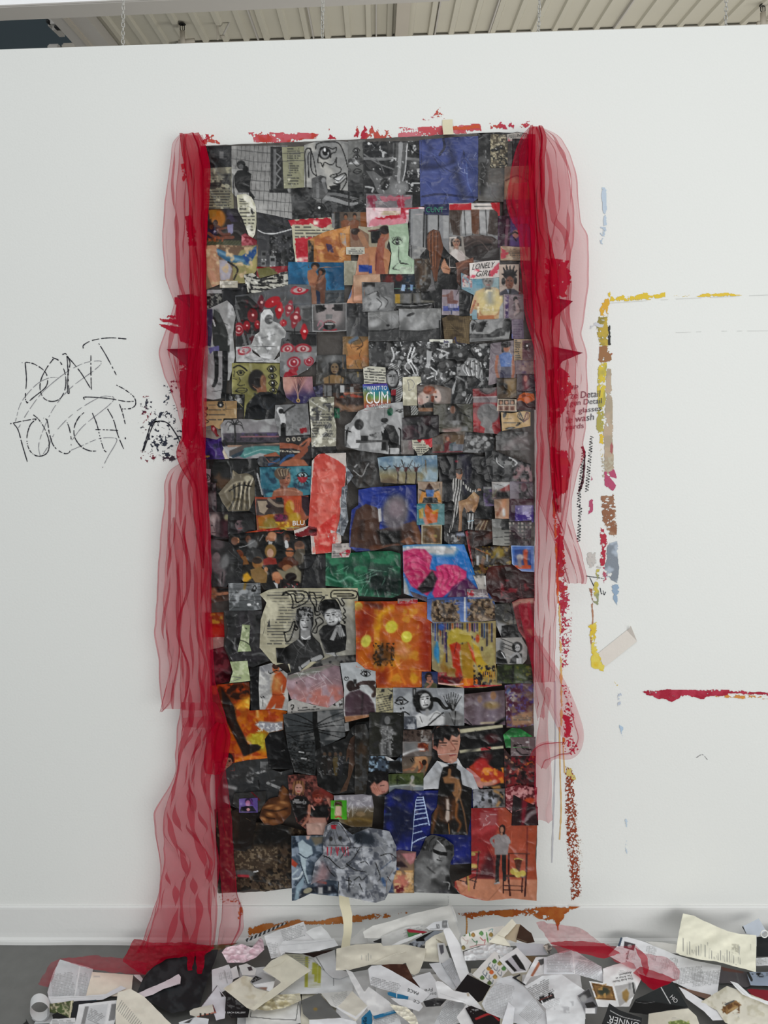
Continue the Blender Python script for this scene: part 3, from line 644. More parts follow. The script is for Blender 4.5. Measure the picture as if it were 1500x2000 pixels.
C([(790,1140),(935,1095),(940,1190),(830,1330),(800,1290),(800,1200)],GR('7b5646','5d3f33'),S([(810,1180),(870,1130),(920,1130)],12,'936a56'),S([(830,1220),(880,1180)],8,'4a3129'))
C((535,663,735,748),GR('222a52','2b335c'),M(40,'1c2346',.6),name='word_strip',label='navy strip lettered in dark green',let=[('CUNT',(552,728),(140,0),(0,-44),'2f7a62')])
C([(240,835),(400,815),(412,930),(405,1080),(458,1120),(458,1228),(250,1232),(270,1060),(250,960)],GR('9fb09b','a9bba6'),EY(318,970,88,46,20,0,7,None,8),S([(328,1010),(328,1110),(345,1145)],8,22),E(340,1125,5,5,20),S([(280,1185),(330,1140),(400,1150)],8,22),S([(278,1187),(335,1200)],6,22),S([(340,1140),(405,1152)],7,22),TX(340,1175,440,1225,14,90),RC(335,1170,450,1230,'c5cbbd',a=.5),M(70,'bccab8',.62),name='ink_drawing',label='mint green sheet with a drawn eye, nose and lips',tear=2)
C([(0,840),(90,850),(240,825),(255,940),(230,1010),(265,1060),(245,1180),(245,1232),(0,1250)],GR('a9a493','9a8a78'),G([(0,930),(40,930),(90,1010),(200,1010),(260,1040),(265,1120),(235,1232),(110,1232),(60,1180),(0,1150)],'b08465'),E(205,910,44,60,'a06f57'),E(215,870,44,36,'2a1d1b'),G([(98,880),(180,860),(175,975),(105,980)],28),S([(85,880),(160,870)],12,'5c2a2e'),S([(190,960),(170,1100),(180,1230)],60,'96604f',80),RC(5,1160,112,1225,'2a4c94'),S([(150,1060),(140,1200)],10,'7b453c'),E(180,905,7,9,30),S([(20,1020),(60,1120)],16,'c0977a'),label='painted figure with covered face and blue cloth',tear=2)
C((1140,752,1435,1012),GR('4a2c46','5f4a6c',30),G([(1150,760),(1230,760),(1225,1000),(1140,1008)],'3c1830'),S([(1215,790),(1200,1000)],24,'9c7a84',a=.6),G([(1240,770),(1430,770),(1430,1000),(1235,1000)],'665684'),E(1280,905,26,34,'b98f86'),S([(1230,915),(1270,890),(1300,900)],14,'241a26'),S([(1262,930),(1285,960)],10,'2c2230'),RC(1340,770,1360,1000,'4c3c60'))
C((1155,1008,1395,1120),B('a08d78'),TX(1225,1020,1340,1110,16,70),SM([(1160,1020),(1215,1020),(1210,1110),(1160,1110)],'b04a58',.5,24),M(50,'b7a894',.6),name='text_page')
A1()
C([(1340,915),(1410,905),(1500,960),(1500,1075),(1345,1075)],B('8a7160'),E(1390,960,40,55,'775343'),E(1385,935,38,30,'3a2a24'),S([(1430,960),(1480,1060)],50,'a07d64'),tear=2)
C((1310,1070,1468,1135),B('bdbbb0'),TX(1325,1082,1455,1128,16,90),name='word_strip',label='small white typed label')
# ---- row 3, left
A2=lambda:fr(380,480,.22667)
B2=lambda:fr(700,480,.24)
A2()
C([(85,0),(200,-10),(420,0),(548,-10),(540,200),(470,320),(220,330),(85,385)],GR('75604f','8c7a62'),G([(330,150),(400,40),(530,-5),(540,210),(430,330),(330,300)],'99936a'),G([(440,60),(535,40),(535,220),(450,230)],'a9a070',8),G([(205,120),(280,130),(325,200),(300,290),(225,300)],'a09ca4'),E(262,205,50,85,'b0acb4',0,.4),G([(110,0),(200,0),(215,180),(220,370),(160,380),(110,250)],'b08d74'),S([(140,20),(140,180),(185,360)],70,'bb997e',50,soft=5),S([(120,190),(150,240),(190,370)],40,'c49a86',a=.7,soft=4),G([(190,20),(240,40),(330,80),(410,85),(480,40),(530,0),(535,60),(470,175),(400,150),(290,140),(200,80)],'3d6a86'),S([(200,45),(300,95),(420,130)],24,'8eaabb',a=.7,soft=4),G([(410,85),(530,5),(535,60),(465,170)],'27568a'),S([(290,140),(370,200),(340,290)],16,'3a3530'),M(40,'c4b093',.66),label='painted clipping of tan limbs crossed by a blue leg')
C([(535,180),(645,180),(800,172),(800,232),(700,245),(560,280),(535,260)],B('8d2833'),G([(535,200),(640,180),(720,235),(660,270),(560,280)],'77744c'),M(40,'5f5d3e',.6,box=(535,190,700,280)),tear=2)
C([(425,250),(500,235),(560,280),(640,270),(740,230),(800,222),(812,330),(800,385),(660,400),(560,408),(460,400),(440,330)],B('b9b7ae'),*[S([(450+40*i%330,262+(i*37)%130),(500+40*i%330,270+(i*37)%130),(560+40*i%330,262+(i*37)%130)],7+i%4*3,25)for i in range(20)],M(30,28,.64,.05,s=6),M(40,'d3d2ca',.6),name='text_page',label='white scrap covered with rough black strokes',tear=6)
C([(105,375),(240,370),(300,470),(310,560),(110,560)],B('85857f'),M(24,22,.48,.06,s=3),M(16,60,.55,s=5),RC(110,380,240,410,165))
C([(235,330),(450,330),(448,520),(400,600),(320,600),(240,470)],GR('2a2a2d','353539'),S([(340,340),(350,480)],40,24,soft=6),S([(380,350),(420,440)],16,66,a=.6,soft=5),tear=2)
C((218,302,372,362),B('b5b0a4'),TX(235,315,345,340,12,100),M(26,'d5d1c8',.6),name='word_strip',tear=2)
C((803,140,1292,500),GR('2b6382','225472',60),M(90,'37789a',.56,.15),WR(9,820,160,1280,370,'5d94b0',.4,5,2),WR(6,820,160,1280,380,'163f5a',.5,6,3),G([(803,330),(1000,335),(1120,385),(1292,380),(1292,505),(803,505)],'4b5054'),RC(810,335,1000,500,'77797b'),ST(34,55,90,.12,box=(810,390,1292,500)),RC(1035,390,1085,500,'2a3850'),G([(975,215),(1025,195),(1060,250),(1075,330),(1050,380),(990,340),(970,270)],'a3775c'),S([(1000,330),(1040,330),(1090,290)],26,'8c5f48'),G([(1070,230),(1115,235),(1135,300),(1130,370),(1120,500),(1085,500),(1080,400),(1040,370),(1050,310)],'6f4d3d'),S([(1020,360),(1030,440),(1030,500)],40,'8f6d5a'),S([(1120,240),(1090,300),(1050,320)],20,'8f664f'),E(1040,175,38,30,'1c1615'),E(1035,195,22,28,'9a7058'),E(1095,222,34,32,'1b1514'),E(1085,232,16,20,'83593f'),label='blue photo of a couple facing each other by a pool')
C((1288,130,1420,340),GR('a09d8e','8d8a7b'),WR(4,1295,140,1410,330,'b9b6a6',.6),tear=2)
C([(1415,80),(1500,60),(1500,500),(1310,495),(1345,400),(1380,280)],GR('ab8067','bd9178'),RC(1415,165,1500,225,'2f4f94'),S([(1360,400),(1420,300),(1500,280)],80,'b58468',60,soft=5),S([(1330,470),(1420,450),(1500,480)],30,'c79d84',soft=4),S([(1385,330),(1410,420)],6,'7d5341'),E(1320,400,34,60,'6d7fa2'),label='pale skin toned photo beside the blue couple',tear=2)
# red-eye sheet with seated old woman
C([(350,430),(560,400),(820,335),(1000,380),(1010,500),(1050,720),(1055,1000),(740,1010),(730,870),(355,870)],GR('66676a','7b7b7c'),M(90,92,.56),ST(85,100,90,.06),G([(350,440),(460,430),(560,520),(560,760),(440,760),(400,560)],42),G([(330,560),(400,540),(470,860),(360,870)],52),S([(360,560),(440,850)],22,120),RC(720,520,1000,740,112),RC(855,520,865,830,40),S([(720,735),(1040,750)],12,40),RC(820,760,1050,860,46),RC(930,540,1000,740,90),S([(760,600),(762,660)],6,40),M(24,30,.64,box=(760,740,900,850)),RC(740,870,1050,1010,128),
  *[[E(x,y,w*.5,h*.5,c,r,.08),E(x,y,w*.36,h*.30,'b9a9a6' if k else c,r),E(x,y,h*.26,h*.22,c,r),E(x+3,y-3,h*.09,h*.09,'d8b8b4',r)]for x,y,w,h,r,c,k in((905,380,160,84,-8,'a8233a',1),(670,485,150,82,-28,'a8172c',0),(730,555,60,150,6,'a8132b',0),(815,540,56,150,14,'95404c',1),(870,620,60,190,14,'92343f',1),(765,665,60,60,0,'a5122a',0),(945,740,54,140,0,'a8182c',0),(800,890,120,100,-20,'a03a48',1),(935,890,150,96,0,'98323f',1),(380,720,90,120,10,'8c1a2c',1),(500,600,90,120,0,'7a1524',0),(540,680,50,80,0,'9a1428',0),(450,690,60,90,0,'93142a',0),(575,490,50,130,0,'6d2432',0))],M(40,'5a2028',.66,.08,s=12,box=(380,460,600,850)),label='grey room photo painted over with red eyes, an old woman in white sits in it',tear=2)
C([(570,590),(600,550),(650,545),(680,590),(675,650),(730,670),(790,740),(780,790),(750,800),(735,900),(680,990),(600,995),(545,930),(480,880),(360,940),(360,880),(490,850),(520,770),(560,740)],GR('b5b5b4','9d9d9c'),E(622,592,52,50,205),E(640,635,36,42,96),E(655,630,18,30,130),S([(620,630),(660,625)],6,40),S([(640,665),(665,660)],6,40),S([(560,760),(640,860),(640,990)],30,150,a=.7,soft=6),S([(700,700),(760,760)],30,140,soft=4),S([(530,810),(620,890),(650,960)],14,110,a=.8,soft=4),E(605,960,60,30,205,0,.3),S([(500,780),(560,800),(700,760)],10,120,a=.7),M(40,215,.62),label='old white-haired woman wrapped in a pale robe',tear=2)
C([(355,870),(490,870),(500,920),(560,960),(690,985),(735,950),(735,1008),(360,1000)],B(190),E(425,905,62,34,'a21a30',-14),E(425,905,40,20,'d6c4c2',-14),E(425,905,16,15,'a21a30'),M(40,165,.5),S([(440,960),(520,990),(620,980)],8,120,a=.6),tear=3)
C([(1010,505),(1310,490),(1312,735),(1150,742),(1015,740)],GR('777574','5d5b5b'),E(1160,590,112,120,'9b9392',0,.3),G([(1040,500),(1120,500),(1120,560),(1050,580)],40),G([(1200,500),(1280,495),(1275,560),(1205,560)],44),E(1090,538,40,14,30,10),E(1225,535,40,14,30,-10),S([(1060,515),(1130,540)],14,40),S([(1190,540),(1260,510)],14,40),G([(1130,590),(1190,590),(1185,630),(1130,632)],118),E(1160,690,52,34,18),S([(1115,665),(1160,645),(1210,662)],10,'85595a'),S([(1110,725),(1160,735),(1220,722)],14,'9a2c3a'),S([(1060,690),(1085,645),(1110,680),(1070,720)],10,'a8808a'),RC(1125,668,1195,680,205),BORD(2,150),label='grey close-up of a shouting face with red lips',tear=2)
C((1310,495,1505,785),GR('3a3a3c','565658'),E(1400,590,60,90,68,0,.4),E(1405,560,36,50,26,0,.4),S([(1330,640),(1350,770)],60,96,soft=8),S([(1450,640),(1470,770)],60,84,soft=8),WR(4,1330,500,1490,700,120,.5),tear=2)
C([(50,560),(130,540),(280,470),(330,520),(355,600),(330,760),(350,950),(300,1160),(60,1160)],GR('9a9a99','a9a9a8'),G([(60,560),(120,545),(110,860),(60,880)],'5a4652'),G([(110,545),(155,545),(155,700),(140,870),(105,860)],'444058'),G([(165,545),(215,580),(270,700),(305,820),(300,940),(230,940),(160,850),(150,700)],'333533'),S([(190,560),(260,800)],30,'4b4e4c',a=.6,soft=6),G([(120,880),(210,860),(215,960),(180,970),(130,930)],'6a6690'),G([(160,950),(205,960),(195,1160),(160,1160)],24),G([(225,940),(285,950),(282,1160),(240,1160)],28),S([(160,640),(175,690)],14,180),S([(240,660),(300,690)],5,60),M(60,190,.62,.1,box=(280,470,350,1100)),label='dark coat and trousers cut out on white',tear=2)
C((1280,778,1505,1060),GR('7d6748','96754c'),G([(1310,870),(1420,850),(1500,800),(1500,940),(1330,960)],'a57c50'),S([(1330,850),(1420,900),(1480,840)],40,'b58a5c',soft=4),S([(1320,970),(1420,960),(1500,990)],44,'a47549',soft=4),S([(1340,830),(1400,790)],34,'6a7684',soft=4),E(1330,1000,40,30,'b0855a'),WR(10,1290,790,1490,1050,'4a321f',.8,5,6,90),S([(1420,790),(1450,850),(1400,890)],8,'4d3723'),label='painting of entwined tan figures')
# ---- row 3, right
B2()
C([(455,105),(585,105),(590,300),(540,420),(455,420)],GR('4a3f35','33302c'),S([(480,120),(520,220),(490,330)],40,'5f4f41',soft=6),S([(550,120),(545,260),(520,300)],16,'b0a698',a=.6,soft=4),M(30,120,.66),tear=2)
C((175,230,462,392),GR('262224','2c3138',0),M(36,'5c2b2a',.52,.1,s=3,box=(185,235,300,385)),E(250,290,36,60,'6d2f2c',0,.4),E(330,260,30,30,'742e2c',0,.4),S([(280,350),(460,345)],7,'6d8a80'),G([(355,315),(385,315),(375,370),(345,365)],'9fb4cc'),G([(420,315),(445,318),(442,365),(425,365)],'8aa2c0'),S([(385,310),(400,370)],12,'1a2a40'),M(40,'20384a',.6,box=(300,240,460,330)),label='small dark painting with red figures and pale blue legs')
C([(0,470),(80,465),(82,740),(0,740)],B('38383a'),M(40,80,.58))
C([(-40,240),(175,230),(180,300),(50,320),(50,470),(-40,460)],GR('b0937e','9c7862',60),S([(0,300),(80,270),(170,260)],60,'c4a890',a=.7,soft=6),S([(-30,430),(30,420)],40,'c29c88',soft=5),tear=2)
C((30,295,292,535),B('707070'),RC(35,300,135,335,32),E(110,470,70,62,162,0,.35),E(130,400,50,34,150,0,.35),E(90,360,34,40,140,0,.4),E(215,440,60,44,142,10,.35),E(230,500,60,34,128,0,.4),E(180,480,40,34,170,0,.4),S([(75,400),(150,370),(170,420)],7,60),S([(150,430),(190,470),(160,520)],7,62),S([(190,410),(240,450),(220,500)],6,70),E(160,395,12,16,50),M(50,105,.64),label='black and white photo of rounded pale stones heaped together')
C([(290,390),(512,385),(615,440),(615,480),(500,510),(292,510)],GR('5f5d56','77746c'),RC(300,392,338,470,'a3882f'),S([(400,395),(390,465)],60,118,soft=6),S([(480,395),(490,470)],40,124,soft=6),S([(440,395),(440,470)],12,30),G([(295,470),(615,462),(612,510),(295,512)],24),S([(310,480),(430,490),(600,470)],6,150),tear=2)
C([(512,380),(640,360),(690,360),(690,605),(620,605),(612,445),(515,440)],B('232324'),M(50,50,.6))
C((683,358,826,565),GR('8d8389','9a9298'),S([(655,405),(720,405),(760,380)],18,'7c5a54'),G([(750,365),(770,365),(775,440),(815,450),(800,475),(725,470),(722,400),(745,395)],'775450'),S([(815,360),(800,400)],6,60),RC(690,490,822,530,'5c649a'),RC(730,472,810,505,'a5a0b4'),ST(14,'54596e',0,.25,box=(730,472,810,505)),ST(70,'27345c',0,.14,box=(728,505,812,560)),RC(728,508,812,522,'2c3c72'),label='small photo of a figure folded over a blue chair')
C((820,350,912,565),B('252527'),M(50,55,.6),S([(860,360),(850,550)],12,70,a=.6))
C([(835,218),(905,250),(1195,260),(1198,420),(1180,600),(910,602),(905,540),(940,400),(840,350)],GR('7c96a0','8fa0a2',0),M(30,'a05a5c',.52,.1,s=2,box=(840,225,930,345)),M(22,'c2b8b4',.58,s=4,box=(840,225,930,345)),RC(930,268,1010,345,'6b95a4'),G([(905,540),(925,440),(960,370),(1040,335),(1120,340),(1170,380),(1178,470),(1195,520),(1180,600),(970,600),(975,520),(930,520),(910,560)],'b89f7e'),G([(960,380),(1050,350),(1130,360),(1172,400),(1170,500),(1130,560),(1000,560),(970,470)],'c2b488',10),G([(1040,350),(1100,350),(1095,470),(1060,480),(1040,420)],'8f9499',14,.8),S([(965,470),(1000,560),(1060,575),(1130,560),(1172,480)],8,'9a6a4e',a=.7,soft=3),S([(915,545),(950,450)],18,'a06a4a'),S([(975,470),(970,590)],10,'8a5c40',a=.8),G([(980,570),(1100,565),(1110,602),(975,602)],'a5724f'),HD(1055,285,110,'8e8a86','777d82','76706c',0,0),M(40,'d4cab0',.62,.1,s=6,box=(960,350,1170,560)),G([(1150,500),(1200,420),(1200,600),(1140,602)],165),label='painting of an old torso in pale yellow and grey',tear=2)
C([(903,142),(1080,120),(1148,118),(1150,205),(1152,255),(1000,268),(905,270)],B('c2bcb8'),SM([(910,230),(960,190),(985,205),(940,262),(910,262)],'c4566a',.6,22,3),SM([(1065,215),(1145,145),(1150,185),(1110,240),(1070,245)],'b84a5e',.66,22,5),M(60,'d2cdc9',.6),name='word_strip',label='white label with the words LONELY GIRL over pink daubs',tear=1,let=[('LONELY',(925,196),(185,-22),(4,-46),40,.3),('GIRL',(958,252),(122,-12),(4,-44),40,.3)])
C((1148,150,1312,402),GR('b4a69a','a4978e'),E(1230,300,34,52,'6f4c3c'),E(1230,235,50,42,'1c191a'),*[S([(1230+dx*.5,240),(1230+dx,190+dy)],24,'1d1a1b',10)for dx,dy in((-50,-10),(-25,-30),(5,-25),(38,-25),(60,10),(-60,40),(58,50))],E(1180,290,16,30,'201d1d'),E(1278,285,14,30,'201d1d'),E(1232,295,32,48,'7a5443'),E(1218,285,7,4,25),E(1246,285,7,4,25),S([(1220,322),(1244,322)],5,'4d2c28'),S([(1232,290),(1232,308)],4,'5c3c30'),G([(1150,380),(1200,350),(1265,350),(1310,380),(1310,402),(1150,402)],'49474f'),G([(1225,350),(1245,350),(1240,402),(1228,402)],28),G([(1205,352),(1225,360),(1222,395)],'8d93a0'),label='portrait of a person with tall tied dreadlocks in a grey jacket')
C((1305,128,1432,432),GR('4a2a28','6a2e30'),HD(1375,230,130,'8a5048','2c1a1a','6c3a36'),label='dark reddish portrait beside the dreadlocked person')
C((1180,398,1350,605),GR('8c8084','7a6c70',30),RC(1195,405,1222,590,'4a3560'),M(24,'a39a9c',.6,box=(1180,400,1225,600)),E(1278,435,18,24,'2a2424'),S([(1285,455),(1300,520),(1275,560)],36,'9a8a88',24),S([(1300,470),(1320,530),(1280,570)],14,'6a5c5c'),S([(1270,470),(1270,520)],16,'5b5052'))
C((430,740,670,800),B('4a4a4a'),M(40,80,.6))
C([(78,540),(330,522),(332,770),(85,780)],GR('7e7e7d','626262'),M(70,150,.6,.15,s=3),E(130,630,50,30,168,-20,.5),G([(85,690),(200,685),(330,670),(330,770),(85,778)],74),S([(85,692),(200,690),(330,672)],12,40),WR(7,90,700,320,770,105,.5),WR(6,90,540,320,680,175,.4,4,4),E(240,648,14,10,45),S([(270,680),(270,520)],4,100,a=.5),label='grey landscape with a low dark foreground')
C((332,512,668,785),GR('888887','555555'),M(80,160,.58,.15,s=5),G([(420,650),(520,580),(550,620),(520,680),(440,690)],178,20),E(425,560,34,12,50,-20),G([(335,685),(500,690),(655,670),(655,780),(335,785)],66),S([(335,690),(500,695),(655,672)],8,38),G([(630,600),(665,600),(665,670),(625,660)],140),WR(9,345,700,650,775,100,.5,4,6),RC(656,605,668,760,20),label='grey landscape with a bright hillside')
C([(680,590),(740,560),(850,575),(925,568),(930,640),(900,720),(905,800),(870,830),(760,800),(700,780)],GR('665a48','7a6c57',20),ST(9,'574c3c',4,.4,.6),ST(9,'86785f',92,.3,.5),M(60,'51473a',.62),WR(8,700,590,900,800,'8d7f66',.6),S([(710,775),(770,765),(790,745),(800,790),(870,800)],8,'3f4160'),label='brown burlap scrap',name='burlap_scrap',tear=4,m=M_PAPER)
C([(905,640),(920,605),(1180,592),(1243,590),(1245,640),(1225,760),(905,785)],GR('888888','9a9a99'),G([(915,640),(1010,620),(1050,610),(1010,700),(960,700),(950,680),(925,700)],48),*[S([(980,640),(980+dx,600+dy)],10,40,4)for dx,dy in((-60,30),(-40,5),(40,10),(75,35),(-65,60),(60,60))],G([(905,715),(1060,720),(1120,680),(1170,665),(1200,690),(1190,730),(1120,745),(905,755)],66),S([(1090,730),(1140,690),(1185,690)],20,92),E(1190,670,16,18,40),RC(905,755,1225,785,112),E(1215,650,40,50,52,0,.3),M(26,28,.6,box=(1170,590,1245,660)),label='black and white photo of a figure lying under a palm')
C((578,762,766,840),B('c9c8bf'),TX(590,772,750,832,20,70,thick=.3),SM([(690,770),(760,775),(755,800),(700,798)],'3a3d6a',.5,20),tear=3,name='text_page')
C([(82,785),(460,775),(900,800),(1072,795),(1075,1000),(1075,1300),(930,1300),(740,1230),(460,1130),(360,1090),(90,1030)],B('2b2c2e'),M(60,84,.52,.12,s=2),M(26,150,.64,.06,s=3),M(18,205,.70,.05,s=5),M(40,22,.55,.08,s=8),G([(90,830),(270,850),(260,960),(100,960)],82,20),G([(555,850),(600,860),(580,980),(555,985)],165),S([(270,830),(290,900),(270,940)],14,190),*[S([(430+dx,830),(400+dx,930),(440+dx,1000),(460+dx,1060)],12,214,6)for dx in(0,28)],E(418,935,20,15,225),S([(470,880),(380,980),(420,1040)],9,190),E(840,910,70,60,38,0,.3),S([(690,1000),(780,930),(860,920)],70,26),S([(640,840),(720,870),(690,900)],12,175),S([(590,990),(640,1040),(560,1080)],12,200),*[E(300+i*53,840+(i*71)%220,12+i%3*6,10+i%4*4,120+(i*47)%90,i*30)for i in range(14)],label='black and white photo of a tumbling crowd',tear=2)
C([(800,985),(860,960),(890,910),(950,915),(1000,950),(1015,1040),(1010,1090),(1020,1130),(990,1150),(960,1080),(900,1130),(870,1100),(800,1120)],B('8a8a8a'),*[S([(870+i*11,930+abs(i-6)*3),(850+i*14,1000),(890+i*9,1060+8*(i%3))],8,g)for i,g in enumerate((190,120,215,150,90,205,165,100,200,140,85,180))],M(20,60,.62),label='blond curly head in the crowd photo',tear=4)
C([(1072,800),(1275,765),(1285,1080),(1062,1140)],GR('7a7278','8a8084',50),S([(1130,900),(1120,1000),(1140,1080)],22,'9b6c58'),S([(1255,900),(1262,1010),(1255,1080)],22,'9b6c58'),G([(1145,890),(1180,870),(1230,870),(1255,890),(1240,985),(1160,990)],'5f78a4'),G([(1160,985),(1240,985),(1245,1090),(1150,1095)],'4c4a5c'),E(1205,825,28,38,'a57a66'),E(1200,800,40,30,'2a2526'),S([(1170,800),(1175,860)],18,'2a2526'),E(1198,820,6,4,40),E(1218,820,6,4,40),WR(4,1080,780,1270,1000,190,.5),label='photo of a person in a blue tank top')
C((1250,600,1345,760),B('6e6070'),TX(1258,610,1338,750,20,'4c3c52',thick=.3),SM([(1220,690),(1250,680),(1250,760),(1225,765)],'5560a0',.6,20),name='text_page')
C((1268,758,1432,935),B('9a8870'),TX(1275,765,1320,930,17,60),RC(1335,770,1430,930,'6a4a50'),EY(1370,820,60,60,'3a2026',60,5),name='text_page')
C((1280,930,1440,1110),B('6d5a60'),RC(1330,960,1425,1040,'5a3f5c'),M(40,'86706c',.58),RC(1345,1050,1420,1110,'42304e'))
# ---- row 4, left
A3=lambda:fr(380,690,.22667)
B3=lambda:fr(700,690,.24)
A3()
C([(60,80),(160,-20),(285,-20),(290,60),(285,200),(270,380),(160,400),(60,380)],GR('929091','a3a2a2'),S([(180,-20),(190,100),(185,230),(165,280)],40,28,30),S([(262,-20),(262,120),(265,260),(250,380)],46,26,50),E(215,265,18,12,110),E(225,215,5,5,90),M(70,178,.58,box=(60,80,160,380)),S([(150,330),(230,320)],4,90),label='two dark legs on a grey white ground',tear=2)
C([(735,-10),(1055,-10),(1050,60),(975,140),(890,190),(770,210),(738,200)],GR('8a8a8a','707071'),*[[E(x,y,w,h,'9a2a3c',r),E(x,y,w*.74,h*.72,'b0a6a6',r),E(x,y,h*.62,h*.62,'96283a',r),E(x+4,y-8,h*.2,h*.2,'d0b8b8')]for x,y,w,h,r in((855,80,60,50,-18),(985,68,42,42,-60))],SM([(770,200),(800,150),(885,130),(880,180),(790,205)],'9a2236',.7,20,3),M(60,160,.64),S([(975,140),(1050,138)],9,220),S([(978,140),(978,200)],9,220),tear=2)
C((1050,15,1310,268),GR('3e3d3b','4a4640'),M(70,92,.56,.12),E(1210,120,66,70,'1e1c1b'),G([(1150,120),(1270,120),(1250,185),(1165,185)],'1e1c1b'),E(1208,130,34,48,'86735c'),E(1192,118,8,5,25),E(1222,118,8,5,25),S([(1194,156),(1220,156)],7,'4a2420'),G([(1110,215),(1180,185),(1250,190),(1290,215),(1280,260),(1115,262)],'8a7353'),S([(1160,200),(1160,260)],6,40),S([(1265,200),(1262,260)],6,40),E(1050+130,50,70,34,120,0,.6),label='dark photo of a curly-haired person with bare shoulders')
C((1300,155,1462,270),GR('4c4a44','3a3a3c'),M(40,76,.58),S([(1400,120),(1410,200)],14,'8a7a52'))
C([(322,85),(735,88),(732,300),(690,575),(425,570),(430,480),(322,360)],GR('8c885c','757248',70),M(110,'9c9869',.55),E(640,500,60,90,'6d6a44',0,.5),
  S([(335,125),(380,105),(430,130),(450,150)],14,28),S([(360,165),(400,150),(432,165)],9,30),E(398,168,32,26,30),E(398,168,24,19,'8f8b62'),E(398,166,14,14,30),S([(345,150),(340,200)],5,30),S([(385,205),(392,240),(370,270)],6,30),S([(370,270),(395,280),(430,272)],7,30),S([(330,220),(365,225)],5,40),S([(350,325),(385,300),(440,305),(455,320),(410,345),(350,325)],7,28),S([(350,325),(455,320)],5,30),EY(664,138,78,60,25,5,7),EY(672,200,72,48,25,-6,7),EY(676,260,74,56,25,5,8),EY(680,318,66,42,25,0,7),
  S([(460,250),(520,320),(590,320)],30,'5a5638',a=.6,soft=8),E(535,232,72,92,'241f1d'),E(590,245,26,60,'8d6a52',0,.25),E(602,225,14,26,'7a5743'),G([(530,300),(615,280),(625,340),(540,340)],'8a644c'),S([(500,270),(550,300)],12,'5a4438',a=.7),S([(505,285),(545,315)],6,'9c7c68'),G([(425,568),(450,440),(510,370),(560,335),(640,330),(735,365),(725,450),(692,575)],'1d1f22'),S([(520,350),(570,430),(590,500)],14,'30343a',soft=3),S([(600,420),(640,480),(690,430)],12,'353a40',soft=3),label='olive photo of a person from behind in a black jacket with drawn eyes')
C([(700,360),(745,225),(765,300),(790,420),(700,450)],B('1f2022'),tear=2)
C((264,352,428,482),B('232324'),E(313,385,14,18,150),G([(290,410),(335,405),(340,470),(285,470)],150),E(370,375,18,20,135),G([(345,395),(400,385),(420,460),(390,460),(370,420)],175),RC(340,430,420,475,40),M(20,95,.66),label='tiny black and white photo of two seated people')
C([(75,415),(365,410),(365,560),(250,560),(240,650),(95,655)],GR('9c8463','ad9674'),TX(120,425,265,600,42,70,thick=.14,ragged=.1),EY(224,445,50,34,15,0,8,None,7),E(224,445,26,24,20),E(224,445,10,10,190),S([(80,470),(110,465),(95,490),(110,480)],8,22),S([(85,510),(110,530),(80,555)],8,22),S([(95,570),(120,590),(75,610),(100,600)],8,22),M(60,'cbbfa8',.6,.1,box=(220,470,365,560)),name='text_page',label='tan card with a scribbled black eye and letters',tear=2)
C([(60,640),(150,620),(260,680),(250,740),(150,745),(60,735)],GR('6b6763','8d857d'),tear=2)
C([(140,625),(165,620),(190,655),(195,690),(215,715),(190,720),(170,690),(145,665)],B('7d1420'),E(165,650,10,14,'b98a8c'),label='red drop with a small bulb',tear=2)
C([(60,720),(190,745),(235,720),(290,860),(300,912),(60,915)],GR('3c2a66','51397c',30),M(60,'2d2150',.58),WR(6,70,740,250,900,'7a66a8',.5),G([(240,850),(262,790),(300,910),(262,912)],'c9c0b0'),M(26,'93803a',.5,.1,box=(70,875,150,915)),label='creased purple paper',name='purple_paper',tear=2)
C([(222,620),(260,575),(400,565),(560,575),(700,560),(735,640),(735,890),(420,912),(290,900),(240,800)],GR('8e8c8d','827b80'),M(100,165,.58,.12),G([(240,690),(735,680),(735,780),(260,800)],'57525a'),M(30,'3b3a40',.5,.08,s=5,box=(240,690,735,760)),M(30,'5e5378',.55,s=8,box=(400,680,735,730)),S([(400,720),(735,715)],12,'8d6a70'),RC(260,765,735,800,52),S([(290,800),(500,795),(735,780)],16,'9a8272'),G([(300,840),(420,790),(735,785),(735,800),(440,850),(380,880),(300,890)],'5f5a58'),G([(430,815),(520,800),(735,800),(735,885),(560,860),(430,905),(380,885)],'5d8c8a'),S([(430,880),(580,830),(735,850)],8,'a9c0ba',a=.7),G([(310,885),(430,830),(400,880),(330,905)],'3a4a56'),S([(345,610),(350,700),(350,780)],14,32),*[S([(345,615),(345+dx,590+dy),(345+dx*1.5,620+dy*1.6)],11,36,4)for dx,dy in((-55,0),(-40,30),(45,0),(55,30),(-20,-15),(25,-18))],E(255,775,24,30,40),label='grey photo of a palm and terrace above a teal pool',tear=3)
C([(758,205),(1015,200),(1020,300),(1055,370),(960,432),(860,430),(790,380),(765,300)],GR('a8807a','3d3560',80,.2,.95),*[S([(890,355),(890+dx*.5,260),(890+dx,200)],7,c,3,a=.7)for dx,c in((-90,'c6a494'),(-60,'8f6660'),(-30,'d8bda8'),(0,'3b2a33'),(20,'3b2a33'),(40,'2a2028'),(60,'7c5958'),(95,'c9a79a'))],E(800,270,50,80,'b8948a',0,.6),E(990,260,40,70,'a5848c',0,.6),G([(885,360),(895,355),(897,395),(889,395)],'c9b48a'),E(893,408,16,16,'c6a868'),E(893,408,8,8,'2a2430'),label='peach and violet pleated fabric with a gold pendant',tear=2)
C([(1020,290),(1110,265),(1115,375),(990,380),(960,432),(1050,372)],B('39394a'),M(36,'63637c',.58),WR(6,980,300,1100,380,150,.4),tear=2)
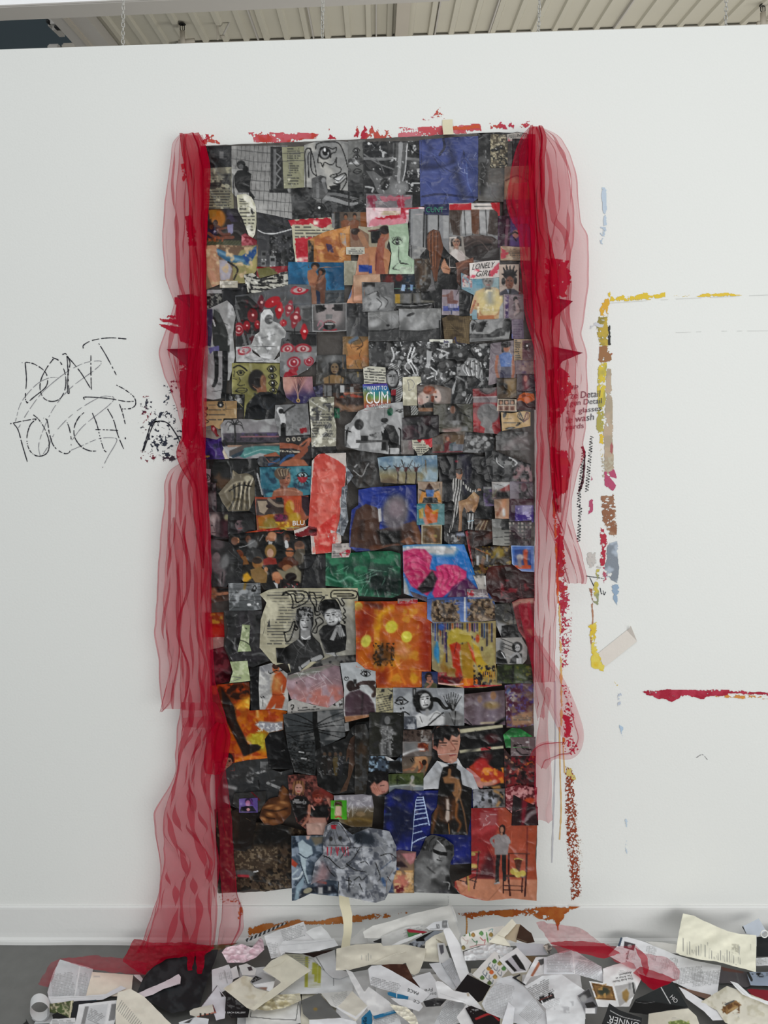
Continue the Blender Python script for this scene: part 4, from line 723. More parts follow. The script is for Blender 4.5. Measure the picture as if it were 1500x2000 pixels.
C((1105,262,1465,505),GR('4a3a33','6d5444'),M(40,28,.58),RC(1115,275,1180,370,120),RC(1190,270,1240,340,62),ST(46,30,1,.16,box=(1110,268,1300,375)),RC(1255,275,1290,340,176),RC(1340,290,1370,350,150),M(30,'9a4428',.56,.08,s=4,box=(1250,330,1460,390)),G([(1215,390),(1460,380),(1460,440),(1330,440),(1230,420)],'3c2c26'),S([(1230,440),(1330,480),(1450,460)],40,'8a705c',soft=6),S([(1290,345),(1460,340)],7,'9c7a62'),label='photo of a brown banquet room',tear=2)
C([(695,445),(860,440),(975,432),(1000,720),(735,730),(690,560)],GR('7f7f80','929292'),M(26,118,.55,.1),S([(735,490),(760,560),(760,620)],56,196,40),E(745,498,22,22,36),S([(770,515),(810,480),(865,448)],14,42),S([(765,620),(765,700),(770,780)],44,26),E(770,512,12,10,40),SM([(910,655),(960,645),(968,680),(920,685)],'8d1226',.8,30),S([(800,680),(830,640),(900,680)],5,96),label='grey photo of a person in a white shirt swinging a bat',tear=2)
C([(730,715),(1000,700),(1012,820),(985,975),(720,975),(735,880)],GR('2c2a2b','39363a'),*[E(x,y,16,18,'b9b2a4')for x,y in((805,745),(855,740),(900,738))],*[E(x,y,8,9,50)for x,y in((805,745),(855,740),(900,738))],S([(735,795),(850,800),(940,820),(1000,740)],50,'99624c',24),S([(860,920),(920,870),(960,830)],56,'8f5843',40),*[S([(900+i*10,800-i*6),(950+i*8,760-i*4),(985,735+i*18)],13,'a36c54')for i in range(4)],S([(735,840),(800,845),(900,850)],14,'bab3a6'),S([(745,838),(760,860),(780,838),(800,858),(820,838),(850,855)],6,40),G([(730,950),(830,910),(940,915),(985,970),(730,975)],'a06b52'),S([(720,960),(800,890),(850,880)],22,'41648a'),label='photo of orange-lit folded hands',tear=2)
C([(595,880),(700,850),(740,890),(720,950),(640,940)],B('9a6752'),S([(600,890),(680,930)],12,'7a4a3a'),tear=2)
C([(560,890),(740,890),(730,980),(565,975),(530,930)],B('33363c'),M(30,92,.6),S([(640,960),(760,900)],20,'3f5f80'),tear=2)
C([(985,400),(1010,378),(1205,375),(1200,520),(1222,640),(1218,805),(1010,812),(1000,600)],GR('8e8c7e','a09d90'),TX(1010,490,1200,740,24,60,ragged=.3),M(40,'d6d4c8',.60,.08,s=3),M(36,82,.62,.08,s=6),ST(18,'c9c7b8',30,.25,.5,box=(1100,590,1218,760)),WR(12,1000,390,1210,790,225,.55,6,5),name='text_page',label='glossy crinkled strip of typed text',tear=2)
C((1205,475,1250,560),B('2f6a52'),M(20,'1d4a38',.55),tear=3)
C([(1005,810),(1220,800),(1230,850),(1205,900),(1010,900)],B('2b2a2b'),M(50,62,.58),tear=2)
C([(1218,850),(1500,835),(1620,860),(1620,1160),(1400,1160),(1310,1040),(1310,900),(1210,890)],GR('35312f','433d39'),ST(70,48,10,.4,.6,wob=12),M(60,84,.6),S([(1370,1010),(1440,1060),(1480,980),(1500,950)],8,190,a=.8),S([(1380,980),(1400,960)],12,170),WR(6,1230,860,1500,1100,120,.4),label='dark brown curtain-like photo',tear=2)
# ---- row 4, right
B3()
C([(40,120),(90,105),(220,115),(232,240),(45,250)],B('c4c2b6'),TX(45,120,225,245,22,50,rot=4,ragged=.1,thick=.3),name='text_page',label='white text scrap above the rainbow card',tear=2)
C([(240,115),(268,75),(310,95),(352,180),(360,330),(340,395),(290,400),(270,290)],B('a9a9a8'),ST(16,26,60,.45),M(40,200,.62),label='striped black and white hood',tear=2)
C([(222,175),(240,135),(285,122),(320,150),(330,240),(310,280),(260,290),(232,260)],B('1c1c1e'),E(277,205,45,66,158),E(260,188,14,7,45),E(296,187,14,7,45),S([(245,175),(272,178)],6,60),S([(284,178),(310,172)],6,60),S([(277,190),(277,220),(270,228)],6,100),S([(262,245),(294,243)],8,70),E(300,220,14,40,125,0,.5),label='pale masked face in a black hood',tear=1)
C((270,295,302,405),GR('8c1d30','2a1820',90,.4,.5))
C([(35,252),(232,245),(262,330),(268,445),(48,466)],GR('5a4a98','4a78a8',90,0,.2),RC(36,300,268,345,'3a8f9a',14),RC(36,340,268,375,'5f9a5c',14),RC(36,370,268,405,'a09a48',14),RC(36,400,270,475,'b0402c',16),G([(36,310),(75,310),(80,400),(42,400)],'b8862e',20,.8),S([(120,246),(230,244)],6,'7a3a8a'),RC(240,300,262,360,'3a6a8a',8,.6),name='word_card',label='rainbow card with white lettering',let=[('I WANT TO',(52,302),(180,-4),(0,-34),215),('CUM',(62,412),(180,-6),(0,-98),222),('IN YOUR HEART',(66,452),(178,-10),(0,-34),220)])
C([(360,195),(450,188),(505,190),(512,235),(475,260),(480,425),(362,425)],GR('c1bdaa','aca896'),S([(405,240),(400,220),(430,215),(455,245),(440,285),(410,305),(412,270),(405,240)],5,110),M(40,'d2cfc0',.6),name='ink_drawing',label='cream page with a small outline sketch',tear=2)
C([(475,262),(600,252),(660,262),(755,285),(758,410),(610,415),(605,475),(490,472)],GR('625a56','7b726c',0),E(530,365,48,56,'b5a49c',30,.2),E(640,345,32,56,'bcaaa2',-12,.2),E(500,390,34,26,'b79c94',30),E(575,300,48,36,'80492f'),G([(590,340),(620,350),(610,400),(590,390)],'7a442e'),M(24,'9a5a3c',.55,box=(530,265,640,330)),E(560,357,9,7,25),E(632,355,9,7,25),E(495,405,8,5,'7c4c4a'),G([(500,460),(520,420),(560,398),(610,405),(608,472)],'1d1b1b'),RC(480,445,605,475,'8a6a52'),label='photo of two white and brown calves head to head',tear=2)
C([(700,250),(800,180),(950,190),(1000,230),(950,280),(935,410),(750,415),(760,290)],B('232426'),G([(760,290),(800,200),(800,330),(760,330)],160),G([(800,210),(940,200),(950,260),(900,330),(900,412),(760,412)],30),ST(20,190,25,.3,box=(870,330,940,412)),E(860,330,18,22,150,20),S([(800,190),(870,230),(880,280)],14,130),M(34,88,.62),tear=2)
C([(425,430),(470,425),(490,470),(480,500),(430,505)],B('a9a9a6'),ST(16,35,40,.4),tear=2)
C([(0,470),(60,445),(270,405),(360,395),(370,520),(370,820),(240,820),(0,790),(-110,760),(-110,590),(-60,560)],GR('949494','8a8a8a'),M(90,176,.56),S([(-100,640),(360,560)],90,165,a=.5,soft=20),EY(345,465,90,16,20,-8,5),E(340,475,14,10,40),RC(210,445,216,520,120),E(258,475,24,34,'2b6a55'),SM([(235,445),(275,440),(270,505),(245,500)],'1f5a46',.6,20),
  G([(-75,640),(-45,590),(10,590),(20,720),(0,770),(-60,770),(-95,720)],190),E(5,580,38,44,50),G([(-80,600),(-100,760),(-110,760),(-105,640)],34),S([(-110,625),(-60,640)],10,24),G([(185,640),(235,580),(290,590),(330,680),(330,750),(240,750),(235,790),(185,790),(195,690)],28),E(215,560,28,32,150),E(212,545,30,20,34),S([(190,575),(225,570)],5,30),S([(205,620),(190,600),(200,640)],14,180),S([(330,610),(345,640),(345,800)],12,26),RC(245,745,350,770,30),S([(255,770),(250,820)],9,28),S([(335,770),(340,820)],9,28),G([(-20,705),(248,705),(246,722),(-20,730)],80),RC(225,715,240,800,96),RC(20,670,80,712,34),E(130,640,12,30,150),E(100,690,20,12,160),M(22,55,.64,box=(20,640,180,705)),label='black and white photo of two people at a table by a window',tear=2)
C((345,690,450,820),GR('8b8886','77716e'),RC(410,715,440,780,'8f6a70',6,.6))
C([(355,525),(540,510),(655,505),(660,690),(360,708)],GR('3d383c','322c30',20),G([(400,545),(510,540),(505,580),(360,590)],60),S([(365,580),(500,575)],10,20),E(560,545,34,44,'3d2a2e'),G([(520,600),(560,585),(620,590),(650,690),(510,695)],'221e21'),S([(360,620),(420,600),(500,650)],16,'5a444a',a=.7),G([(380,590),(440,590),(440,690),(370,700)],'4c3238',8),WR(4,370,520,640,680,110,.3),label='dark dusky photo of two seated silhouettes',tear=2)
C([(610,412),(930,412),(932,640),(655,642),(655,500),(612,500)],GR('545247','5d5c52',20),ST(60,'4a493f',3,.5,.5,wob=8),E(765,470,44,60,'2a2725'),G([(720,430),(830,420),(850,580),(710,580)],'35322f',16),E(768,460,22,32,'7c5c4c'),S([(820,480),(910,520)],8,25),E(735,452,8,8,200),M(70,130,.55,.14,box=(680,540,900,640)),G([(690,620),(830,610),(820,640),(690,645)],'a58a86',8),WR(6,850,430,925,620,120,.4),label='murky green painting with a shadowed figure')
C([(598,690),(690,650),(870,635),(868,805),(602,812)],GR('5c5146','4c4a4c'),RC(690,665,870,740,'6b5a48'),E(727,690,24,28,'5b3526'),G([(700,730),(740,715),(775,740),(760,800),(700,800)],'6b2c30'),E(728,698,14,18,'9c6a52'),G([(740,735),(790,720),(810,790),(740,800)],'4c5a60'),RC(770,740,868,790,'6d7078'),RC(600,740,690,800,'5a4c3e'),S([(600,805),(868,800)],8,'7c2a34'),label='small painting of a red-haired person at a desk',tear=1)
C([(435,705),(560,700),(600,690),(602,760),(540,810),(490,850),(470,800),(440,770)],B('bbb8aa'),TX(445,720,560,830,18,60),SM([(520,690),(602,688),(600,765),(560,745)],'ae1a2c',.75,30,2),SM([(460,700),(520,695),(500,720)],'a02a3a',.7,20),S([(550,790),(580,770),(575,800),(610,775)],6,20),name='text_page',label='torn note with a red splash and handwriting',tear=4)
C([(930,290),(1130,275),(1160,660),(935,640)],GR('8d3036','a03a3e'),M(90,'7a282e',.58),E(1055,490,92,86,'777575'),*[S([(1055+70*math.cos(a_),490+66*math.sin(a_)),(1055,490+30*math.sin(a_)),(1055-50*math.cos(a_+.6),490-46*math.sin(a_))],5,105,a=.7)for a_ in(0,.8,1.6,2.4,3.2,4,4.8,5.6)],G([(985,530),(1040,510),(1090,560),(1090,610),(1110,660),(1020,660),(1030,610),(990,585),(1000,560)],'83807f'),RC(930,350,1140,402,'7b7274'),S([(935,358),(1138,352)],8,'a59c9c'),RC(940,590,990,640,'83282e'),E(1050,280,78,50,'605c5c',0,.3),S([(990,300),(1050,330),(1120,290)],6,40),label='red poster with a grey swirl-haired profile',tear=1)
C([(870,640),(1000,655),(1110,690),(1100,800),(940,812),(850,805)],B('2a2a2b'),M(26,150,.54,.07,s=3),M(20,60,.5,s=5),G([(860,790),(1000,780),(960,808),(870,808)],130),*[E(900+i*26,690+(i*43)%70,22,18,128+(i*31)%40,i*40,.3)for i in range(7)],label='black and white photo of blossoms',tear=2)
C([(1115,670),(1160,632),(1380,640),(1400,790),(1120,790)],GR('4a4a4a','66605f',30),S([(1150,690),(1250,720),(1290,790)],50,118,a=.6,soft=12),S([(1200,780),(1300,700),(1370,720)],40,'8d8484',a=.7,soft=10),S([(1270,660),(1330,640)],26,60,soft=6),S([(1106,700),(1108,790)],9,205),tear=1)
C((1128,205,1290,368),GR('3b322c','5c4c38',30),G([(1190,220),(1270,205),(1285,280),(1230,330)],'85704e',8),S([(1130,250),(1200,260),(1190,320)],20,'25201d',soft=4),S([(1220,350),(1290,300)],14,'7d6e5a'))
C((1130,370,1290,472),B('b7ada0'),*[[RC(1140+46*i,378+48*j,1180+46*i,420+48*j,'4c4038' if j==0 else '8d6f60'),E(1160+46*i,402+48*j,12,15,'a88672' if j==0 else '6a4a40')]for i in range(3)for j in range(2)],name='contact_sheet',label='small contact sheet of six portraits')
C((1285,310,1440,462),GR('352528','4a2a2c'),G([(1290,390),(1310,340),(1350,318),(1430,330),(1435,380),(1370,410),(1330,385)],'b06024'),E(1345,345,18,12,'7c3a18'),S([(1330,360),(1390,340)],7,'7d3c1a'),label='orange animal head on dark ground')
C((1290,170,1440,312),B('432e38'),G([(1340,190),(1380,180),(1390,290),(1345,300)],'80484e',8),E(1360,205,16,26,'a5756e'))
C([(1160,480),(1240,488),(1350,470),(1400,480),(1400,590),(1290,610),(1170,632)],B('b39c78'),TX(1180,520,1330,590,30,80,thick=.15),*[S([(1345,560),(1300+d,520),(1310+d*.5,480),(1345,550)],6,28)for d in(0,14)],*[S([(1345,560),(1390-d,520),(1375-d*.5,480),(1345,550)],6,'5c2830')for d in(0,14)],E(1235,610,40,10,40,-8),E(1235,610,26,5,150,-8),E(1190,500,14,26,45,20),E(1300,580,20,8,30,-30),name='text_page',label='tan card with a drawn heart-shaped whisk',tear=1)
# ---- desert picture, suited figure, reclining photo
C([(155,850),(250,838),(640,830),(650,1000),(640,1060),(300,1060),(180,1050)],GR('6f8698','8e856a',90,.25,.75),M(90,'93a3ac',.6),WR(8,180,850,630,1040,'b2b2a0',.35),*[[S([(x,1060),(x+4,990),(x-2,930)],14,'2e211c',8),*[S([(x,950),(x+d1,925),(x+d2,890+e)],8,'35221c',3)for d1,d2,e in((-20,-34,20),(-12,-10,0),(14,22,10),(26,44,22))],E(x,945,14,20,'56302a')]for x in(320,385,468)],S([(360,880),(350,870),(378,940)],7,40),S([(430,960),(412,930),(440,870)],6,'3a2a22'),S([(545,870),(552,970)],10,'6d6250'),S([(180,920),(215,940),(258,918)],9,22),E(217,942,18,14,30),E(217,938,12,8,'8fa0a8'),G([(160,1040),(260,1010),(360,1060),(170,1062)],'6f6050',8),label='desert picture with three dark branching dancers and a doodled smile',tear=1)
C([(645,840),(900,815),(1030,840),(1090,1000),(1090,1330),(1100,1500),(880,1560),(700,1555),(690,1330),(660,1070)],GR('1d1d22','17181a'),S([(850,830),(880,960),(870,1120)],70,'29243e',a=.8,soft=14),S([(960,860),(990,980),(950,1100)],50,44,soft=12),WR(10,690,850,1070,1200,66,.7,7,3),M(60,40,.6),E(800,880,14,9,'7c1d36'),WR(12,860,1380,1090,1540,90,.6,6,5),label='black photo of a person in a striped suit with another bent figure',tear=1)
C([(1030,800),(1110,790),(1300,870),(1400,900),(1425,1080),(1260,1100),(1090,1060),(1040,920)],GR('333334','59585a',0),E(1095,840,50,40,24),S([(1110,870),(1200,900),(1260,870)],50,128,soft=6),ST(13,40,30,.4,.7,box=(1130,910,1280,980)),S([(1230,850),(1290,890),(1260,920)],12,190),S([(1280,1000),(1340,930),(1420,990)],56,'8a7274',soft=6),S([(1300,1050),(1400,1030)],50,'927a7c',soft=6),M(24,20,.62),S([(1125,850),(1130,890),(1180,930)],7,190),label='black and white photo of a reclining person with striped sleeve')
# ---- row 5 (A4/B4)
A4=lambda:fr(380,900,.22667)
B4=lambda:fr(700,900,.24)
A4()
C([(110,0),(300,-10),(530,-20),(560,60),(560,330),(530,470),(300,470),(120,640),(120,300)],GR('242523','161615'),S([(250,0),(290,100),(240,150)],60,52,soft=12),S([(380,10),(430,110)],60,44,soft=12),G([(165,150),(210,100),(240,150),(330,160),(250,260),(180,220)],'5a4634',8),M(60,44,.62),S([(270,470),(380,430),(500,400)],8,100,a=.5),S([(430,110),(520,80)],10,90),label='dark photo around a striped silver cloth',tear=1)
C([(205,280),(320,150),(330,80),(380,115),(450,105),(500,130),(525,200),(515,330),(470,430),(290,435),(270,400),(240,360)],GR('857e70','6d6657',20),*[S([(505-24*i,150+8*i),(470-18*i,250+10*i),(480-26*i,420)],11,c,6)for i,c in enumerate(('c9c3b4',42,'b8b09c',38,'cfc8b6',36,'aaa18c',44,'938a74'))],S([(260,270),(350,190),(470,170)],12,'bdb6a4',a=.7,soft=3),S([(300,260),(390,210),(490,220)],10,36),S([(275,380),(370,330),(450,360)],16,'57503f',a=.7,soft=5),E(460,150,36,24,'aaa594',0,.4),S([(330,90),(345,125)],14,'9a917e'),label='silver striped cloth drawn tight',name='cloth_cutout',tear=1)
C((72,68,137,192),B('948589'),EY(100,145,76,60,25,20,7),S([(85,95),(125,130)],7,30),M(40,'a89a9c',.6))
C([(92,185),(185,190),(192,440),(120,445)],GR('5f5558','473e42'),E(130,262,28,34,26),E(150,220,20,20,40),S([(170,210),(178,380)],22,'7c7072',soft=5),M(26,'332c30',.58),E(140,330,30,60,'6d6264',0,.5),tear=1)
C((122,440,292,672),GR('5d5556','2c2224',0,.3,.8),E(165,555,48,88,'8f8080'),E(175,500,40,44,'a49694',0,.4),E(150,558,9,5,30),E(185,562,9,5,30),S([(165,565),(170,600)],7,'6a5d5d'),S([(150,618),(185,620)],7,'4d3f40'),E(195,570,18,80,'5d5052',0,.5),G([(130,650),(150,640),(200,655),(280,668),(125,672)],25),E(280,490,26,30,'8f8b72',0,.4),RC(235,520,292,660,'4c2430',10),label='grey-pink portrait at the left edge of the collage',tear=1)
C((288,445,525,635),GR('2b2829','353133'),HD(388,545,120,'79696c','211d1e','5a4c50',-8),S([(440,470),(520,480)],30,50,soft=8),M(50,56,.62),label='dim portrait in near black',tear=1)
C([(515,60),(560,120),(590,300),(570,330),(520,310)],B(38),S([(540,110),(585,290)],14,170),tear=1)
C([(560,55),(1005,45),(1010,290),(930,300),(600,325),(570,200)],GR('356878','477c88',30),M(50,'2b4a5c',.56,.1,s=2),M(60,'5b8f98',.58,s=5),G([(665,310),(680,260),(740,230),(860,230),(930,270),(935,300),(680,318)],'9a6d5a'),S([(690,262),(800,250),(900,268)],8,'b48a74',a=.8),G([(735,160),(800,190),(800,240),(740,240)],'7d5647'),E(775,150,50,74,'8a5f4e',-6),E(800,140,26,60,'a87b66',0,.5),E(742,110,56,52,'67574a'),*[S([(735+i*10,130-i),(715+i*14,80),(740+i*13,60+i%3*8)],9,c,4)for i,c in enumerate(('8f8272','5a4a3e','a4967f','4c4036','8d7d6a','655447','a09078','54463b'))],E(770,152,12,5,30),E(808,148,10,5,30),S([(755,140),(785,136)],5,'4a382e'),S([(796,150),(806,172),(795,178)],5,'6d4638'),S([(780,196),(806,192)],7,'7a3d38'),EY(932,125,90,50,18,4,6,'9fb7bc'),G([(885,140),(975,140),(960,180),(925,195),(898,175)],'9c2a38'),*[S([(932+44*math.cos(t),145+44*math.sin(t)),(932+62*math.cos(t),145+66*math.sin(t))],7,18)for t in(-.2,.3,.8,1.3,1.8,2.3,2.9,3.4)],label='blue portrait of a short-haired person beside a doodled red eye',tear=1)
C([(520,310),(640,315),(770,300),(980,300),(1005,470),(950,520),(960,560),(860,600),(540,610),(530,470)],GR('a0563f','8d5a3c'),RC(530,330,770,470,'4a3f3c'),G([(540,345),(620,345),(640,400),(600,460),(560,440)],'a39686'),S([(640,330),(700,380),(760,390)],26,'8d8074'),E(640,390,24,18,'3a2c30'),RC(700,315,755,355,45),G([(770,310),(920,300),(910,440),(830,460),(775,400)],'b0583c',4),*[S([(860+i*16,340),(865+i*16,440)],6,'8c4430',a=.8)for i in range(4)],G([(920,300),(985,310),(1000,480),(960,470),(925,400)],'3d2a33'),G([(545,490),(640,460),(800,455),(960,520),(900,570),(560,600)],'a5732f'),E(660,540,70,50,'8f7c3c',-10,.3),E(820,400,40,60,'b08a2c',0,.25),E(860,485,52,40,'b5973a',0,.3),E(745,490,60,34,'4c2038',0,.3),M(16,'7a2a52',.5,.1,s=3,box=(690,455,800,530)),M(20,'c9a840',.56,.1,s=4,box=(690,520,860,600)),S([(560,570),(700,580),(900,575)],10,'9aa07c',a=.7),label='orange collage of hands and yellow flowers',tear=1,let=[('BLU',(846,558),(100,-6),(0,-40),222)])
C([(425,620),(560,595),(760,570),(800,590),(750,625),(600,605),(420,632)],B('9c3426'),M(40,'b5552f',.58),S([(740,560),(790,600)],40,'b59a44',soft=4),tear=3)
C([(1012,0),(1070,-60),(1305,-70),(1310,60),(1290,300),(1250,480),(1265,700),(1190,790),(1010,805),(1000,640),(870,670),(855,600),(980,560),(985,470),(1000,280)],B('c2bbb6'),SM([(1040,-40),(1110,-60),(1230,0),(1300,60),(1290,200),(1245,330),(1250,470),(1225,620),(1190,780),(1050,800),(1035,650),(985,600),(990,460),(1010,260)],'bd5a50',.92,60,3),SM([(1050,100),(1240,60),(1230,600),(1060,700)],'c97166',.42,50,6),SM([(1090,540),(1220,460),(1200,780),(1060,790)],'c44a44',.5,60,9),M(60,'d08a80',.66,.1,box=(1010,0,1290,800)),SM([(985,570),(1050,580),(1045,640),(960,640),(890,660),(870,630),(940,610)],'7d1f28',.95,40,4),S([(1000,605),(1040,600)],26,'3a161a',soft=4),WR(12,1020,60,1260,760,'d9a8a0',.4,5,6),M(24,'c8c2be',.6,.06,box=(1140,590,1260,720)),name='painted_paper',label='white paper covered with coral red paint',tear=3)
C([(1300,40),(1370,130),(1310,210),(1270,230),(1255,480),(1220,620),(1280,650),(1325,520),(1305,330),(1320,240)],B('7f8388'),M(26,'a9adb2',.56,.1),M(40,'5b5f66',.58),WR(8,1230,250,1310,620,200,.6),label='strip of crinkled silver plastic',tear=3)
C([(295,640),(420,620),(620,610),(770,590),(870,650),(990,660),(1010,800),(960,820),(920,1110),(600,1110),(560,1050),(420,1040),(300,900)],B('1f1f20'),M(60,'35322f',.56),
  CROWD(330,650,880,690,5,78,['9a7259','b58a6c','6d4c3c'],[34,30,'2c2a2a'],3),S([(640,690),(650,730)],26,180),S([(790,700),(795,740)],30,190),E(665,655,40,44,'a87b60'),E(672,640,34,28,'b98d70',0,.3),G([(600,720),(640,690),(700,690),(760,760),(760,860),(620,840)],32),G([(640,690),(672,700),(665,735),(635,735)],170),E(500,720,44,44,120,0,.3),G([(440,780),(500,740),(570,770),(600,850),(450,860)],66),E(345,690,30,36,'7a5a4a'),E(905,740,44,50,'8d6b55'),E(900,720,40,26,'6a5144'),G([(880,760),(950,760),(955,860),(900,900),(850,820)],'615a50'),E(655,780,50,62,'8a7046'),E(652,795,28,38,'b99a88'),G([(590,850),(640,830),(700,840),(712,890),(590,900)],'8c3a30'),E(820,790,36,42,'a06f50'),S([(790,775),(850,780)],12,25),E(382,810,38,44,'8a5230'),E(382,800,36,26,'6d3c20'),G([(365,830),(440,820),(470,890),(400,900)],'86603c'),
  E(545,880,48,52,'9a744c'),E(540,860,44,28,'3a2c22'),G([(480,940),(560,910),(630,960),(620,1050),(530,1060),(490,1000)],'8d744e'),E(615,935,16,22,'ab7f58'),E(715,1010,46,50,'a9775a'),E(705,985,40,30,'b98a6c',0,.3),G([(610,1110),(640,1040),(690,1030),(720,1110)],40),G([(680,1045),(720,1060),(715,1110)],185),E(805,890,90,40,'5a3423',-6),E(810,860,52,36,'633b28'),E(800,925,44,30,'9d7557'),G([(705,930),(780,950),(870,900),(920,960),(915,1050),(860,1060),(760,1010)],'8a8472',3),E(830,1000,50,36,'2a2020'),G([(740,1020),(900,1040),(915,1110),(720,1110)],'241d1c'),M(16,'8c3a3a',.62,.06,box=(760,1050,910,1110)),M(14,170,.7,.05,s=5,box=(740,1060,910,1110)),G([(410,1040),(420,980),(455,960),(495,1010),(460,1040),(435,1100)],'c29a2c',4),S([(385,745),(450,730),(520,690)],7,150),S([(560,690),(590,640)],7,140),label='colour photo of a dense crowd with hats and suits',tear=2)
C([(130,668),(300,700),(350,760),(420,860),(400,1050),(290,1060),(240,1150),(130,1150)],GR('42403f','39393b',20),E(195,720,60,44,'6a6264',0,.4),S([(180,850),(190,930),(240,960),(230,1060)],90,'6e6365',50,soft=6),E(190,830,30,42,'776b6c'),E(265,870,40,70,122,20,.4),S([(320,760),(330,880),(300,1000)],60,62,soft=10),S([(360,860),(370,980)],60,48,soft=8),S([(240,960),(235,1070)],10,25),G([(280,1010),(335,760),(350,760),(320,1010)],90,8,.6),WR(10,260,700,400,1020,128,.5),label='dusky photo of close-standing bodies',tear=2)
C([(130,1085),(300,1090),(300,1200),(130,1230)],GR('3c302c','584238'),E(160,1140,34,50,'8c6650',0,.3),S([(190,1150),(280,1140)],24,'9a705a'),S([(200,1110),(290,1110)],16,28),tear=1)
C([(940,812),(1135,805),(1135,1100),(920,1105),(950,900)],GR('27272a','323235'),S([(1060,830),(1058,860)],24,105),S([(1055,870),(1050,950),(1070,1060)],44,92,20),S([(1030,880),(1020,920),(1045,950)],12,84),S([(1085,880),(1090,930)],12,96),RC(1105,810,1130,1090,62,6),M(30,60,.6),tear=1)
C([(1130,800),(1340,795),(1500,780),(1700,778),(1775,800),(1780,1150),(1700,1180),(1420,1165),(1400,1105),(1128,1075)],GR('28664c','1f5a44',60),G([(1130,830),(1340,895),(1780,880),(1780,1010),(1400,960),(1250,940),(1140,950)],'2e4a40',16),M(70,'3f7f62',.56),G([(1480,990),(1560,960),(1640,985),(1780,1000),(1770,1160),(1560,1140),(1500,1090)],'1c2e2a',14),WR(22,1140,900,1740,1130,'a9c9b8',.5,6,3),*[S([(1570+40*i,1000),(1560+42*i,1150)],8,'14201d',a=.7,soft=4)for i in range(4)],S([(1140,1000),(1250,1040),(1330,1000),(1400,1040)],12,'b7d2c4',a=.6,soft=4),name='green_plastic',label='shiny crumpled green sheet',tear=2)
C([(290,1055),(565,1050),(582,1280),(430,1300),(300,1300)],GR('76787a','606364'),ST(32,44,91,.1,.8,wob=6),M(50,'a4a6a8',.6),WR(10,300,1065,560,1290,190,.5),S([(495,1110),(520,1075),(530,1105),(500,1118)],8,15),E(510,1120,20,10,15),E(470,1240,18,12,215),E(545,1232,8,9,215),S([(440,1040),(430,1100)],20,'94742c',a=.7,soft=4),name='plastic_label',label='grey plastic label with small printed text',tear=2)
C([(1185,715),(1350,708),(1345,790),(1330,830),(1180,838)],B('a39a98'),TX(1195,718,1345,750,16,90),TX(1190,770,1250,830,20,90),SM([(1255,800),(1345,760),(1335,800),(1280,835)],'a82238',.8,30),M(40,'bdb6b2',.6),name='word_strip',label='clear taped note with a red mark',tear=1)
B4()
C([(0,235),(120,215),(470,195),(480,470),(530,620),(525,685),(270,690),(130,730),(-20,740),(-75,700),(-70,560),(-55,400),(0,360)],GR('27377a','23306a'),M(90,'3a4c94',.55),WR(10,10,230,470,380,'7c8cc0',.5,5,2),G([(-20,400),(60,350),(150,380),(180,450),(170,560),(420,500),(470,500),(530,640),(520,690),(100,720),(-70,700),(-60,560)],'513b32'),G([(0,440),(80,380),(140,420),(120,560),(60,660),(-40,660)],'5f473b',14),S([(30,500),(20,620)],40,'3b2a24',soft=12),G([(150,570),(200,700),(350,680),(340,560)],22,8),S([(450,510),(480,600),(500,680)],44,'7d5b47',soft=6),G([(340,660),(420,610),(460,670),(430,690)],'84604c',3),S([(110,715),(250,700),(320,690)],40,'6a4836',soft=5),G([(160,390),(185,385),(190,490),(165,500)],190),E(300,420,110,150,'6f6a70',10,.25),E(310,390,60,70,'8c8086',0,.5),label='photo of a crouching figure on deep blue',tear=2)
C((484,170,682,352),GR('a08f80','8a7a68'),G([(490,340),(520,240),(560,260),(540,340)],'b98848'),G([(600,340),(620,240),(660,250),(675,340)],'b98848'),E(578,215,20,28,'5c3c2c'),G([(545,230),(575,180),(615,230),(610,290),(550,290)],'4a3226'),G([(545,235),(620,235),(610,290),(560,295)],'5273a0'),S([(500,235),(540,250)],12,40),S([(650,235),(620,250)],12,40),G([(530,300),(640,300),(650,345),(520,345)],45),M(18,170,.66,.05,box=(530,300,640,345)),label='small photo of a long-haired person in blue, between raised knees',tear=1)
C((475,350,700,522),GR('44808a','6a8a8c',0),G([(490,400),(530,380),(530,470),(495,470)],'a8904c'),E(570,375,26,30,'5c3a2c'),G([(535,400),(560,360),(600,400),(650,420),(640,500),(560,515)],'b4622c'),M(30,'b58a34',.55,.1,box=(560,390,660,440)),S([(545,390),(555,360)],14,'a0694c'),S([(540,470),(555,515)],30,'b98a80',soft=4),label='small orange and teal photo of a dancer',tear=1)
C((513,520,680,682),GR('6b5a42','8a7553',20),BORD(2.4,'aba595'),RC(540,550,665,670,'5f4c34'),E(590,585,30,50,'7b5c42',0,.4),RC(585,600,640,625,'8d8050'),S([(620,650),(600,610)],24,'a07c5c',soft=4),label='small framed brown snapshot',tear=1)
